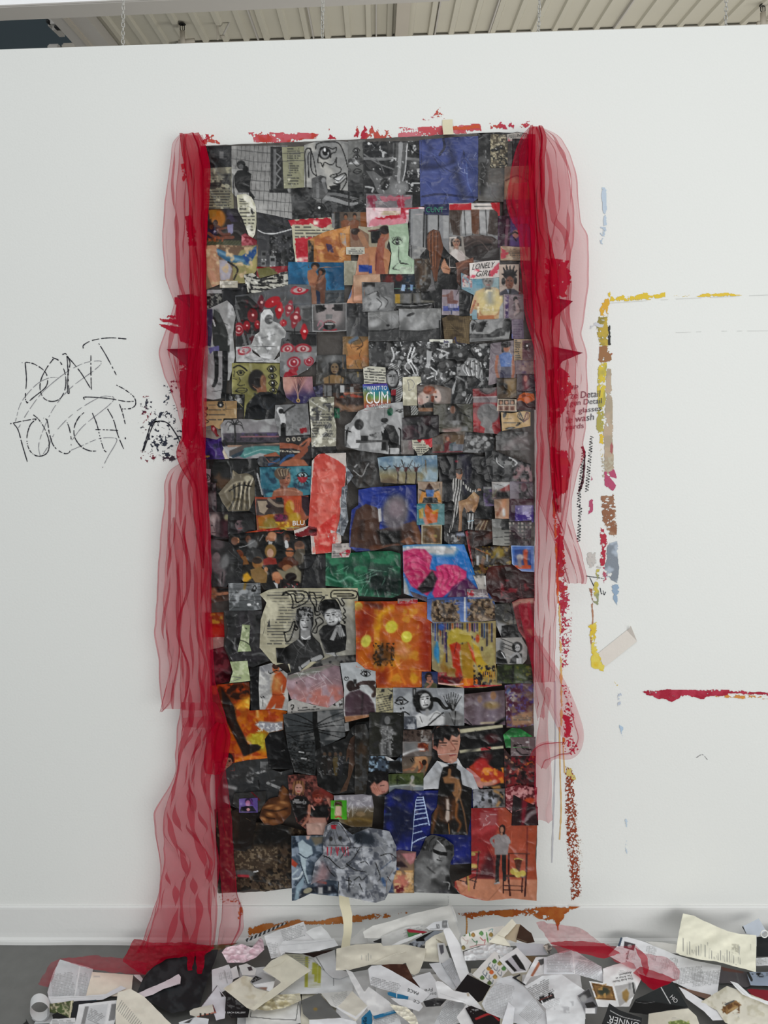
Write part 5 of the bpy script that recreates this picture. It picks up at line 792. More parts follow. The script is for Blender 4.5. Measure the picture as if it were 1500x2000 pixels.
# suited figure on the black photo
C([(790,70),(840,60),(848,110),(835,145),(880,200),(930,240),(990,220),(1000,240),(930,262),(880,240),(860,190),(840,200),(835,320),(815,400),(790,470),(750,590),(735,580),(765,450),(775,330),(755,325),(770,250),(755,180),(770,145),(800,135)],GR('c2c0bd','b0aeab'),ST(21,28,8,.52,box=(735,135,1000,590),wob=6),E(818,105,32,44,'a07a64'),E(812,78,34,24,'3a2a24'),G([(812,95),(845,95),(842,110),(815,112)],22),E(838,138,18,16,'a5806a'),E(985,235,18,12,'a88470'),label='person with dark glasses in a black and white striped suit',tear=1)
C([(815,330),(880,310),(920,270),(940,250),(985,290),(970,370),(940,430),(920,400),(880,430),(860,370),(845,420),(840,560),(825,650),(805,640),(820,480)],GR('a08468','876a52',60),E(940,275,28,34,'a98f70'),S([(850,350),(920,340)],16,'b89c7c',a=.7,soft=4),S([(860,380),(890,420)],8,'5c4636'),S([(930,420),(935,385),(960,360)],14,'ab8a6c'),label='bent pale figure leaning on a stool',tear=1)
C([(880,420),(945,420),(950,470),(930,560),(895,555)],GR(45,30),ST(26,180,5,.4,box=(885,430,950,560)),S([(705,530),(860,500),(1095,455)],7,'9db4bc'),tear=1)
C([(940,470),(1090,480),(1090,575),(950,570)],B('41342c'),*[S([(950+i*18,560),(1000+i*12,490)],9,c)for i,c in enumerate(('8f8272','5a4636','a3937c','6d4c3a','9a8a74','4c3c30'))],tear=1)
C([(720,590),(850,570),(880,640),(860,690),(730,690)],B('202024'),M(20,150,.64,.06),S([(810,600),(860,600)],30,'8d93a2',soft=5),tear=1)
C((1018,208,1112,372),GR('38373c','46464c'),RC(1020,210,1085,230,130),M(30,'5c4a70',.6),WR(5,1020,220,1110,360,140,.5))
C((1088,172,1237,312),GR('9c9693','5d4a48',90,.2,.8),G([(1090,190),(1230,172),(1230,220),(1100,230)],170,8),G([(1150,235),(1230,190),(1235,250),(1160,260)],'8a4c4a'),RC(1125,250,1235,300,40,6),S([(1095,290),(1120,240)],16,'6d6b5c'))
C((1232,168,1422,372),GR('77707a','5b4c54',40),M(30,'2c2428',.52,.1,s=2,box=(1300,180,1400,365)),E(1345,215,26,36,'6a5258'),M(16,180,.66,.05,box=(1310,300,1400,370)))
C((1108,310,1232,472),GR('8f7866','a58a76',30),S([(1190,320),(1180,380),(1200,460)],40,'b2896e',soft=6),S([(1180,400),(1185,440)],26,190,soft=5),S([(1130,440),(1160,390)],20,'84543c',soft=4))
C((1228,310,1425,505),GR('4a2834','3a2440'),RC(1275,362,1425,450,'54457c'),RC(1330,365,1410,450,'8d87a0',5),RC(1275,440,1425,500,'4d3a80'),M(20,'a39cb8',.66,.05,box=(1280,360,1420,500)))
C([(1090,475),(1232,480),(1230,700),(1095,690)],GR('7d7d7b','8e8d88'),RC(1165,480,1230,560,30),ST(30,40,90,.2,box=(1190,480,1232,690)),S([(1100,625),(1170,620)],8,60),G([(1150,530),(1165,480),(1175,545)],50))
C((1228,490,1405,700),GR('a09a94','6d6262'),ST(34,48,0,.35),ST(30,60,90,.35),G([(1230,600),(1300,600),(1310,700),(1235,700)],'30242a'),M(30,'4c3c42',.55))
C([(868,575),(890,565),(1090,575),(1090,660),(1030,690),(950,700),(960,860),(930,870),(905,760)],GR('3a2724','2a1c1b'),G([(868,575),(888,566),(935,860),(915,850)],'8d2030'),M(40,'5c3a32',.58),S([(935,590),(930,690)],26,'4d4a4a',soft=6),tear=1)
C([(950,700),(1245,690),(1245,850),(1060,860),(1030,930),(935,930),(945,800)],GR('332a20','2a241f'),M(24,'8a7434',.56,.08,s=3),M(18,'3b2c1c',.55,s=5),RC(960,770,982,850,170),RC(1040,760,1055,820,150),E(1140,750,50,44,'8d7c3c',0,.4),S([(955,715),(1060,760)],8,'8d5a34'),S([(1015,800),(1005,870),(1030,900)],30,'6d4c30',soft=4),S([(1090,830),(1130,760)],16,110,soft=4),label='dark photo of golden figures',tear=1)
C([(1242,690),(1430,692),(1432,905),(1325,902),(1250,840)],GR('4a6fa8','6d84b4',40),BORD(2,'8fa2c4'),RC(1270,722,1405,880,'38538a'),RC(1270,850,1405,880,'b35a34'),S([(1360,740),(1358,800),(1365,850)],40,'b05a3a',30,soft=4),E(1362,740,14,18,'a85040'),E(1315,785,28,26,'a39ea0',0,.3),S([(1310,810),(1315,850)],34,'8c8288',soft=4),label='blue bordered print with an orange standing figure',tear=1)
C([(1040,920),(1060,860),(1250,845),(1330,900),(1432,905),(1434,1140),(1280,1160),(1110,1150),(1060,1100),(1035,1020)],GR('43201f','3c1a20',30),E(1130,900,90,70,'5a2e28',0,.5),E(1200,920,60,50,'2c1615',0,.4),M(40,'7a3038',.58,.1,s=3,box=(1150,960,1434,1130)),WR(6,1060,1000,1400,1130,'a88',.5),label='dark red crumpled photograph',tear=2)
C([(360,690),(470,680),(860,680),(935,880),(980,1040),(990,1110),(870,1110),(560,1150),(370,1080)],GR('2c79b4','2f72ac'),G([(300,700),(500,690),(640,680),(720,690),(810,720),(780,770),(660,770),(520,760),(350,740)],175,10),M(50,205,.6,.1,box=(380,690,800,770)),G([(360,740),(450,715),(540,720),(600,780),(580,880),(640,900),(640,1000),(560,1100),(430,1020),(365,900)],'b03468',3),E(450,800,80,66,'c04478',20,.5),G([(630,860),(700,840),(800,850),(880,900),(880,960),(760,1050),(640,1150),(600,1080),(640,960)],'bd3f74',3),*[S([(650+55*i,860),(690+45*i,940),(660+40*i,1020)],10,'8f2552',a=.8,soft=3)for i in range(4)],*[S([(380,800+50*i),(460,770+55*i),(560,820+50*i)],9,'8f2a56',a=.7,soft=3)for i in range(4)],G([(480,1040),(600,890),(640,960),(600,1060),(520,1080)],'2a2228',4),G([(365,940),(400,1010),(420,1090),(365,1100)],160,5),G([(560,1110),(420,1060),(470,1150),(560,1150)],'3d2038'),G([(760,1030),(880,950),(980,1050),(980,1110),(800,1110),(700,1150)],'5c2c58',4),WR(10,380,740,860,1060,'e08aac',.4,5,4),label='abstract magenta folds on sky blue with a dark hollow',tear=2)
C([(905,870),(935,930),(1035,935),(1045,1100),(1000,1110),(960,1000)],GR('b7b2ac','9d9894'),M(40,90,.62),S([(1030,940),(1040,1020),(1100,1130),(1145,1155)],8,205,a=.9),tear=3)
# ---- row 6 (A5/B5)
A5=lambda:fr(380,1120,.22667)
B5=lambda:fr(700,1120,.24)
A5()
C([(90,340),(250,335),(258,555),(100,550)],GR('8f4a2a','a52320',90,.3,.6),M(40,'b58a3c',.52,.1,box=(130,340,250,440)),E(180,500,60,40,'b03a28',0,.4),label='small orange and red picture',tear=1)
C([(105,552),(255,548),(250,630),(200,672),(130,665)],B('a5807c'),M(40,'c2a29c',.58),tear=2)
C([(130,660),(250,630),(290,720),(325,830),(300,930),(140,975)],GR('5f2430','43141f'),S([(170,880),(250,830),(300,850)],16,'a8787c',a=.6,soft=5),M(50,'7c3a44',.6),label='dark red glossy sheet',name='red_plastic',tear=2)
C([(255,320),(580,320),(610,450),(560,640),(670,740),(500,810),(320,750),(260,620),(290,480)],GR('4a474a','3d3b3e'),S([(340,340),(330,480),(300,620)],80,62,soft=16),S([(520,340),(540,500),(510,620)],60,74,soft=14),WR(14,280,340,560,780,175,.5,6,3,120),M(70,36,.6),S([(500,700),(580,690),(665,740)],14,120,soft=4),S([(350,560),(345,630),(370,680)],10,190,a=.6,soft=3),label='dark grey shiny trouser cut-out',tear=2)
C([(412,440),(478,445),(470,600),(490,670),(370,675),(395,560)],GR('a9b190','98a283',30),M(30,'c2c7ac',.58),S([(395,575),(440,590),(480,620)],7,45),S([(440,470),(450,478)],8,50),label='pale green torn piece',tear=2)
C([(305,760),(455,752),(480,925),(300,945),(330,850)],GR('9aa482','aab391',30),M(40,'c0c6aa',.58),S([(320,930),(400,900),(300,890)],6,120),S([(140,975),(480,930)],6,60),label='larger pale green torn piece',tear=2)
C([(480,815),(560,800),(560,1190),(485,1180)],GR('1b1b1c','28282a'),M(40,50,.62),tear=1)
C([(560,180),(640,140),(760,125),(1405,125),(1412,340),(1400,400),(1410,760),(1380,800),(1180,790),(830,860),(800,770),(690,790),(560,640),(570,400),(620,250)],GR('a8a492','b7b29c',30),TX(625,150,1150,620,26,75,ragged=.15,thick=.26),M(90,'c4c0ad',.58,.12,box=(580,140,860,640)),G([(625,460),(645,390),(652,462)],60),G([(880,260),(1300,250),(1400,420),(1400,760),(900,700),(800,560)],'8f8d86',20),M(70,'a9a79e',.6,.12,box=(1080,200,1400,760)),
  *[S(q,11,15)for q in([(755,190),(790,170),(830,190),(850,260),(840,300),(900,280),(960,250),(985,210),(960,160),(860,150),(780,160),(755,190)],[(800,185),(860,180),(880,250),(940,220),(930,180),(870,172)],[(990,160),(1030,170),(1050,210),(1120,200),(1090,240),(1070,300),(1080,350),(1040,355),(1030,280),(1000,230),(990,160)],[(1025,210),(1050,240),(1045,320),(1062,330)],[(1175,170),(1210,145),(1380,150),(1400,190),(1370,215),(1270,215),(1290,260),(1270,280),(1230,215),(1180,210),(1175,170)],[(1200,178),(1350,178),(1360,195),(1230,195)],[(1040,400),(1080,380),(1110,420),(1060,460),(1050,510),(1015,500),(1050,440),(1040,400)],[(770,510),(820,490),(850,420),(865,430),(830,560),(790,590),(780,540),(770,510)],[(865,440),(890,470),(870,490),(860,460),(880,465)],[(1285,300),(1300,330),(1280,350),(1305,380),(1275,400),(1300,420),(1290,430)])],
  name='portrait_page',label='cream text page with two old women in hats and thick black scribbles',tear=2)
C([(700,640),(780,640),(900,560),(905,470),(880,440),(872,380),(880,310),(940,285),(1000,290),(1025,340),(1025,440),(1005,500),(1020,540),(1080,600),(1120,720),(1070,760),(1000,760),(960,800),(900,850),(830,860),(820,780),(710,770)],B('3b3b3b'),G([(880,310),(940,285),(1000,290),(1025,350),(1020,385),(940,385),(880,400)],30),M(15,150,.54,.08,s=3,box=(872,285,1025,395)),G([(880,385),(1025,380),(1025,470),(985,500),(900,470)],34),E(955,430,48,66,168),E(940,440,30,52,190,0,.4),E(985,450,24,56,128,0,.5),E(930,405,12,6,30),E(975,403,12,6,30),S([(912,388),(945,386)],6,60),S([(960,386),(995,384)],6,60),S([(952,410),(960,440),(945,446)],6,110),S([(935,465),(978,465)],8,70),S([(920,440),(930,455)],4,120),G([(915,490),(995,490),(1000,560),(960,600),(915,560)],150),S([(920,545),(955,565),(995,540)],7,225),G([(930,570),(990,570),(975,610),(945,610)],28),ST(15,66,60,.35,.8,box=(790,600,1110,830)),S([(860,570),(950,640),(1040,700)],30,96,a=.6,soft=5),S([(880,560),(940,620)],14,175,a=.7),G([(700,645),(800,640),(830,780),(710,770)],22,8),S([(1085,720),(1010,750),(930,800)],40,165,26),S([(995,740),(1005,775)],10,30),S([(905,810),(920,850)],20,150),WR(8,780,560,1000,700,150,.5,4,9),label='old woman in a patterned toque and checked jacket',name='portrait_cutout',tear=1)
C([(1078,312),(1086,250),(1120,225),(1215,222),(1242,262),(1260,310),(1275,380),(1250,430),(1300,450),(1310,560),(1300,660),(1200,690),(1270,720),(1240,740),(1180,700),(1130,690),(1090,580),(1070,500),(1110,450),(1150,440),(1110,370)],B('232324'),G([(1078,312),(1086,250),(1120,222),(1215,220),(1242,262),(1256,316),(1170,326),(1095,345)],20),E(1185,375,62,74,172),G([(1195,315),(1255,310),(1275,370),(1255,420),(1225,400)],152),M(12,205,.56,.08,box=(1200,310,1275,420)),E(1160,375,42,60,190,0,.4),E(1150,362,12,6,30),E(1195,356,12,6,30),S([(1130,345),(1165,346)],6,60),S([(1180,342),(1215,336)],6,60),S([(1168,365),(1165,400),(1180,402)],6,110),S([(1158,425),(1200,415)],9,60),S([(1135,400),(1145,425)],4,120),S([(1245,380),(1250,400)],10,215),G([(1220,450),(1260,440),(1300,540),(1250,550),(1230,500),(1200,580),(1165,570)],160),*[S([(1235+dx,460),(1215+dx*2,560)],4,100)for dx in(0,10,20,30)],S([(1110,560),(1180,490),(1230,460)],12,90,a=.7,soft=3),G([(1125,690),(1200,680),(1275,715),(1240,740),(1180,715)],165),S([(1210,690),(1230,725)],8,90),label='old woman in a tall black hat and pale scarf',name='portrait_cutout',tear=1)
C([(1060,760),(1180,715),(1390,700),(1395,790),(1180,800),(1050,810),(980,820)],GR('6d6b68','87847e'),S([(1080,770),(1250,740),(1380,760)],20,110,a=.7,soft=6),S([(1280,660),(1390,690)],14,200,a=.6),M(50,52,.6),tear=4)
B5()
C([(-30,225),(70,228),(320,225),(560,235),(600,400),(590,800),(520,800),(518,925),(150,935),(130,790),(40,775),(-20,760),(-20,500)],GR('9c4420','a8521f',30),M(110,'b56a24',.50,.14,s=2),G([(120,470),(160,350),(260,270),(400,290),(470,400),(480,600),(520,900),(350,900),(290,700),(190,710),(140,900),(100,900)],'b0662a',20),M(60,'bf8a34',.56,.12,s=4,box=(120,280,500,900)),S([(140,430),(190,330),(270,280)],40,'c9a02e',soft=12),E(150,425,32,36,'c99a24',0,.3),E(268,435,48,52,'c2b84c',25,.2),E(392,515,44,46,'c9c258',0,.18),E(62,550,40,54,'bdb85a',20,.2),E(0,270,36,36,'bdb360',0,.2),E(450,855,28,44,'c29432',0,.4),G([(110,680),(200,560),(290,640),(260,730),(150,750)],'6b4a26',18),M(18,'3d2e1c',.56,.08,s=7,box=(110,560,300,760)),G([(520,400),(590,400),(590,800),(530,780)],'8f3122',20),G([(0,290),(110,270),(130,400),(40,480),(-20,470)],'8a3520',24),S([(250,740),(270,830),(240,890)],20,'d08a3a',soft=6),S([(300,720),(380,900)],16,'c98236',soft=5),G([(150,800),(240,780),(230,910),(150,920)],'8a3a1c',14),G([(330,560),(430,640),(380,690),(300,650)],'c08a66',18),WR(16,20,260,560,880,'e2b98c',.4,6,5),S([(320,250),(400,255),(430,240)],16,'9c1f24',soft=4),S([(70,240),(180,270)],40,'5a2a1c',soft=12),name='painted_photo',label='glowing orange picture with pale yellow discs',tear=2)
C((320,205,482,245),B('8f7f7c'),SM([(325,235),(480,215),(470,245),(330,245)],'a02030',.6,20),WR(5,330,205,470,240,200,.5),name='tape_piece',tear=1)
C([(560,215),(640,195),(1000,190),(1060,160),(1110,240),(1118,380),(1000,390),(870,398),(610,405),(560,370)],GR('4a5f8c','6d86b4'),G([(600,230),(640,215),(690,250),(760,230),(800,300),(820,380),(840,400),(610,400),(590,340)],'6d5c4c',3),G([(880,370),(930,320),(910,260),(960,215),(1060,200),(1112,260),(1118,385),(900,395)],'6a5848',3),M(30,'3f342c',.52,.1,s=3,box=(590,210,830,400)),M(20,'94826c',.58,.08,s=5,box=(590,210,830,400)),M(30,'3f342c',.52,.1,s=6,box=(880,200,1118,395)),M(20,'94826c',.58,.08,s=8,box=(880,200,1118,395)),RC(858,190,874,390,190),S([(690,260),(700,330)],16,'2e2622',soft=5),S([(1010,230),(1015,330)],14,'2e2622',soft=5),M(40,'3a4a7c',.6,box=(760,190,920,260)),label='photo of brown rock towers against blue sky',tear=2)
C([(590,405),(1000,392),(1118,385),(1120,760),(1170,910),(1000,930),(850,930),(650,900),(640,800),(600,780)],GR('8d8672','9a8c62',40),*[RC(600+i*20,405,612+i*20,480+(i*67)%170,c,2)for i,c in enumerate(('2c2b4c','2f4a8a','272340','8c4a2a','2c2444','5a3a6c','233a70','1f1d33','a05a2a','2c2444','6a2f5c','33285a','20222c','8f7a2c','2b2450','b25a2a','24213c','5f4a7c','2a2a50','a38a3a','262244','33507c','231f3c','8c6a34','2a2a50'))],M(40,'a49a6c',.55,.1,s=2,box=(640,450,1110,760)),E(635,640,22,60,'3a7fa8',0,.5),S([(640,560),(650,720)],16,'4c93b8',soft=4),E(675,435,24,30,'3a5a94',0,.3),
  G([(730,480),(800,440),(900,480),(930,540),(920,600),(880,560),(800,570),(750,620),(720,560)],'aa9a44',4),G([(740,580),(800,560),(850,590),(820,640),(830,760),(850,830),(800,860),(770,760),(760,660)],'a83a1c',3),G([(830,580),(900,560),(930,680),(950,800),(940,900),(820,925),(850,830),(840,700)],'a0802e',3),G([(890,560),(940,640),(960,740),(930,700)],'b8501c',3),G([(930,560),(980,600),(1010,700),(1080,780),(1060,850),(980,800),(950,700)],'b39a34',3),S([(690,760),(730,800),(770,790)],50,'8a6a2e',soft=5),S([(720,640),(690,740)],26,'9a7f3c',soft=5),E(970,530,16,34,'a8501f',0,.3),G([(640,810),(760,850),(850,840),(820,900),(650,890)],'5a1a22',4),M(24,'8d2430',.55,.1,s=7,box=(640,800,860,900)),G([(800,920),(860,860),(960,850),(1000,900),(980,930)],'bf6a1f',4),M(24,'d08a2a',.55,.1,s=9,box=(850,840,1010,930)),M(20,'241f28',.5,.08,s=12,box=(930,740,1120,930)),*[S([(1010+i*16,800),(1012+i*16,850+(i*31)%60)],8,'b98a2e',4)for i in range(7)],S([(800,560),(780,650)],8,'7a1f18'),S([(715,480),(718,720)],12,'2f2a50'),S([(860,925),(1000,915),(1170,915)],14,'a81f26'),S([(650,895),(760,905),(850,900)],12,'c7a4a0'),name='painting_print',label='painting print of yellow and orange legs under dripping colours',tear=2)
C((518,800,645,942),GR('33406a','4a4a5c'),E(572,840,30,36,'2a1d1a'),E(576,852,20,26,'9c7262'),S([(560,840),(590,838)],5,30),G([(530,940),(545,890),(600,880),(640,900),(642,942)],'5a5a44'),S([(560,880),(590,900),(560,930)],16,'a57a68'),E(600,880,10,16,'a97c6a'),label='small portrait of a dark-haired person with hands at the chin')
C([(1110,250),(1320,235),(1335,520),(1165,520),(1120,420)],GR('3c3d3a','6a655c',40),M(40,70,.58),G([(1125,390),(1200,410),(1165,520),(1125,520)],150,6),G([(1165,425),(1330,405),(1330,520),(1160,520)],'1b1a1b'),S([(1262,420),(1258,340),(1235,250)],12,22),S([(1258,350),(1290,320)],8,22),S([(1255,330),(1210,305)],8,22),label='photo of a bare dark tree by a black block',tear=1)
C([(1250,235),(1310,205),(1430,200),(1432,560),(1370,560),(1300,460)],GR('7c3a40','8a3038'),G([(1250,240),(1330,205),(1430,200),(1430,240),(1310,250),(1260,275)],'a98478',4),*[E(1365,y,w,h,'a8666a',0,.3)for y,w,h in((300,14,20),(330,20,16),(365,16,20),(400,34,34))],E(1365,400,22,24,'8c2c36',0,.3),RC(1345,450,1420,520,'b08a78',6),S([(1300,380),(1350,470),(1430,560)],34,'6d1824',soft=6),label='dark pink plastic piece with a chain of beads',name='red_plastic',tear=2)
C([(1118,525),(1328,520),(1375,600),(1370,700),(1330,745),(1120,735)],GR('a09e9b','8a8885'),E(1155,585,34,46,150),E(1170,590,18,34,95,0,.5),G([(1120,640),(1150,620),(1190,650),(1215,735),(1125,735)],28),S([(1165,640),(1195,690)],8,205),E(1292,600,42,44,28),E(1295,605,22,30,165),E(1288,600,4,3,30),E(1303,600,4,3,30),G([(1230,730),(1250,660),(1330,650),(1330,740)],55),S([(1240,680),(1290,650),(1320,690)],20,150),RC(1285,690,1330,735,175),*[S([(1160+dx,530+dy),(1260+dx,570+dy)],6,30)for dx,dy in((0,0),(20,40),(10,65))],label='black and white photo of a bald man facing a dark-haired person',tear=1)
C((1128,738,1425,895),GR('33372a','2d3026'),M(40,'4a5434',.54,.1,s=3),M(26,'6a6a34',.6,.08,s=5,box=(1280,740,1420,880)),S([(1260,760),(1255,880)],14,22,soft=4),label='dark green thicket photo')
C([(882,125),(1040,130),(1062,195),(890,195)],B('7f7678'),M(30,'a89ea0',.55),SM([(885,150),(930,140),(940,180),(890,185)],'a02c3c',.5,20),WR(8,885,130,1050,190,205,.6),name='tape_piece',tear=1)
# ---- row 7 (A6/B6)
A6=lambda:fr(380,1320,.22667)
B6=lambda:fr(700,1320,.24)
A6()
C([(130,90),(200,75),(470,55),(480,200),(470,300),(590,290),(700,280),(800,310),(765,360),(765,465),(640,500),(605,550),(632,710),(440,730),(340,750),(150,720)],GR('5a2c12','b0641c',60,.1,.75),M(90,'bd7a22',.52,.14,s=2,box=(360,300,765,730)),M(50,'a0481a',.56,.1,s=4),M(40,'3a2014',.52,.1,s=6,box=(270,70,480,210)),G([(350,260),(430,190),(470,180),(475,260),(420,290)],'cf9a34',10),G([(430,230),(470,190),(478,290),(440,270)],'dcc060',5),S([(370,280),(420,240),(470,260)],16,'d99a3c',soft=4),G([(520,420),(560,390),(690,400),(760,390),(765,465),(640,495),(600,470),(560,450)],'9a9aa0',4),M(16,205,.58,.08,s=8,box=(520,390,765,490)),G([(440,540),(560,480),(640,500),(605,550),(625,650),(560,640),(500,600)],'a89a34',10),M(24,'bcb048',.54,.1,s=11,box=(440,490,620,640)),S([(540,300),(545,350)],22,'cfa66c',soft=4),S([(340,740),(480,700),(630,710)],16,'cf8a2a',soft=5),S([(250,520),(300,600),(280,660)],40,'b8602c',soft=14),
  G([(230,100),(300,200),(350,280),(360,380),(420,500),(460,590),(540,590),(575,610),(560,640),(440,690),(420,690),(390,620),(330,500),(260,360),(240,240)],'2d231f',3),S([(270,260),(320,400),(400,560)],24,'4a3a32',a=.7,soft=6),S([(340,250),(360,350)],6,'8c5a2a',a=.8),S([(330,480),(360,520)],8,130,a=.6),label='blazing orange photo with a dark booted leg',tear=2)
C((226,668,348,815),GR('8d3c2c','983f2e'),HD(283,735,118,'ad8474','2a201f','8d6456',4),S([(240,800),(330,812)],8,'a89a94'),label='small portrait on a rust red ground')
C([(340,750),(440,730),(632,712),(640,800),(740,830),(850,800),(860,1100),(600,1150),(380,1150),(240,1080),(240,830)],GR('4a4b4c','333436'),RC(570,740,635,830,118),S([(572,740),(572,830)],6,150),E(475,880,34,44,150,0,.3),E(470,830,12,14,140),S([(505,850),(600,820)],18,175),S([(460,900),(500,920)],8,160),E(740,830,16,26,130),G([(700,860),(770,850),(780,900),(740,950),(680,920)],62),S([(640,910),(690,900)],10,120),S([(630,925),(740,970)],24,150),RC(320,850,390,890,120,4),S([(260,950),(350,970)],34,150,soft=5),E(300,1000,50,26,80,10,.4),S([(270,1050),(290,1140)],40,150,soft=6),M(40,66,.58),S([(550,900),(570,1020),(590,1080)],10,26),WR(6,420,760,700,1000,120,.3),label='black and white photo of small figures doing exercises',tear=2)
C([(605,545),(645,490),(760,470),(790,580),(855,740),(845,805),(640,800)],GR('232325','1b1b1d'),S([(700,520),(750,570)],18,66,soft=5),S([(640,600),(650,680)],18,56,soft=5),S([(760,540),(770,660),(820,760)],14,18,soft=4),S([(745,650),(775,640)],6,110),label='black folded jacket',tear=2)
C([(552,100),(560,-80),(660,-110),(690,-100),(800,-20),(810,230),(800,300),(690,285),(562,290)],GR('8d8d90','a8a7a5',60),M(60,'c0bfbc',.55),G([(690,-10),(740,-40),(790,20),(800,60),(770,150),(750,150),(760,70),(740,100),(755,150),(780,190),(755,280),(690,282),(700,240),(655,290),(610,290),(640,230),(670,170),(665,90)],'a9562f',2),G([(680,0),(740,20),(735,140),(670,130)],'b98a58',12),S([(690,20),(740,70)],12,'c79e6c',a=.7,soft=4),S([(670,160),(720,165),(770,160)],8,'7a3f26',a=.5),E(700,-65,30,46,'b06c48'),E(698,-85,30,26,'4a2c20'),E(688,-65,5,4,25),E(712,-65,5,4,25),S([(640,-25),(660,-22),(690,-40),(705,-45),(730,-42),(760,-50),(755,-62)],9,18),S([(640,-25),(636,-40)],7,18),S([(570,180),(580,190)],9,25),S([(590,178),(600,186)],9,25),S([(588,210),(588,260)],6,60,curve=False),label='orange standing figure with a drawn moustache on grey',tear=2)
C([(800,0),(1000,-70),(1180,-100),(1250,-80),(1265,30),(1290,180),(1150,275),(1000,240),(830,200),(790,90)],GR('8d7a80','a88484',90,.2,.8),G([(930,210),(1050,120),(1200,90),(1290,120),(1285,190),(1150,275),(1000,245)],'b07a72',12),M(70,'a8949a',.56),WR(14,820,0,1260,240,'cdbcbc',.5,5,3),G([(800,0),(1000,-70),(1200,-95),(1040,-20),(820,30)],'7f8078',8),WR(10,820,-60,1180,10,210,.6,5,7),E(880,60,5,6,40),label='mauve and pink crinkled photo under plastic',tear=3)
C([(805,225),(850,200),(1000,245),(1150,275),(1280,190),(1282,285),(1000,310),(800,330)],B('b2afab'),TX(890,262,1075,300,20,60,rot=-4),*[S(q,9,18)for q in([(830,262),(838,250),(855,256),(850,275),(838,284),(842,292)],)],E(838,312,5,6,18),M(24,60,.55,.06,box=(1160,200,1282,280)),M(18,190,.6,.06,s=3,box=(1160,200,1282,280)),name='word_strip',label='white strip with a drawn question mark',tear=2)
C([(1255,-110),(1400,-120),(1470,-60),(1560,-40),(1565,340),(1300,400),(1285,300),(1290,120)],GR('a9acae','bcbdbc'),EY(1475,15-60+30,84,44,15,5,7,None,7),S([(1292,20),(1300,8),(1308,20),(1318,8),(1328,22),(1320,35),(1298,38),(1292,20)],5,18),S([(1540,60),(1450,60),(1400,80)],40,'4a3a38',26),S([(1500,60),(1560,130),(1540,170)],34,'43332f',soft=3),E(1345,85,36,44,'3a302f'),RC(1370,30,1395,70,60),S([(1340,120),(1410,100)],30,'3b2e2d'),G([(1300,180),(1340,140),(1420,120),(1500,170),(1545,240),(1560,330),(1300,350),(1290,280)],'54434a',3),S([(1340,200),(1330,330)],50,'63505a',a=.7,soft=14),S([(1450,160),(1440,330)],14,'3a2e32',soft=4),G([(1290,350),(1560,330),(1560,385),(1290,400)],'9c765a',3),label='person seen from behind taking a picture, with a doodled eye and crown',tear=2)
C([(762,330),(1000,310),(1282,285),(1300,520),(1180,580),(1060,640),(1040,860),(860,830),(800,600)],GR('4d5052','3a3c3d'),M(80,128,.55,.14,s=2,box=(1020,290,1300,560)),M(50,100,.58,s=4,box=(770,480,1040,840)),S([(1035,300),(1040,420),(1060,560),(1065,650)],40,26,50),*[S([(1045,420+14*i),(1045+sx*130,350+40*i+10*(i%2)),(1045+sx*270,300+62*i)],11,24,4)for i in range(5)for sx in(-1,1)],*[S([(790+50*(i%5),500+30*i),(900,540+26*i),(1030,520+34*i)],6,22,4)for i in range(11)],M(14,30,.56,.06,s=9,box=(780,560,1040,850)),S([(900,655),(940,660)],10,190),S([(920,710),(960,715)],12,170),label='dark photo of bare branching trees',tear=2)
C([(1040,640),(1180,580),(1300,540),(1340,460),(1400,400),(1560,390),(1565,700),(1570,990),(1200,1020),(1060,950)],GR('2a2b2b','1d1d1e'),M(60,48,.56,.12),*[[E(x,675,14,18,'5c4c40'),G([(x-26,720),(x-10,695),(x+12,695),(x+26,720),(x+18,780),(x+14,860),(x-12,860),(x-20,780)],c)]for x,c in((1215,'5f5338'),(1258,'38383c'),(1120,'33302e'),(1165,'3c3634'))],M(16,110,.68,.05,s=7,box=(1060,680,1300,860)),label='very dark woodland photo with standing people',tear=2)
C([(1390,420),(1440,430),(1430,500),(1480,550),(1470,660),(1430,740),(1455,830),(1470,950),(1430,980),(1420,860),(1380,760),(1350,860),(1310,990),(1250,1010),(1320,870),(1330,740),(1340,640),(1310,740),(1305,780),(1310,640),(1345,540),(1390,500)],GR('4a382f','5f4a3c',30),E(1410,450,30,40,'2a211d'),S([(1330,585),(1400,610),(1460,590)],9,150),G([(1330,560),(1470,560),(1450,720),(1360,720)],'41322b',12),S([(1400,620),(1395,700)],10,'33261f',soft=4),label='lone brown figure walking in the dark photo',tear=1)
C([(1290,410),(1325,400),(1335,470),(1295,480)],B(130),tear=2)
B6()
C((143,98,288,305),B('a39d84'),TX(155,140,285,295,19,60,rot=-12,thick=.3),M(20,60,.52,.08,s=3,box=(145,100,288,140)),E(262,170,12,24,50,20),M(50,'bdb89f',.6),name='text_page',label='cream text strip with a blot at its top',tear=1)
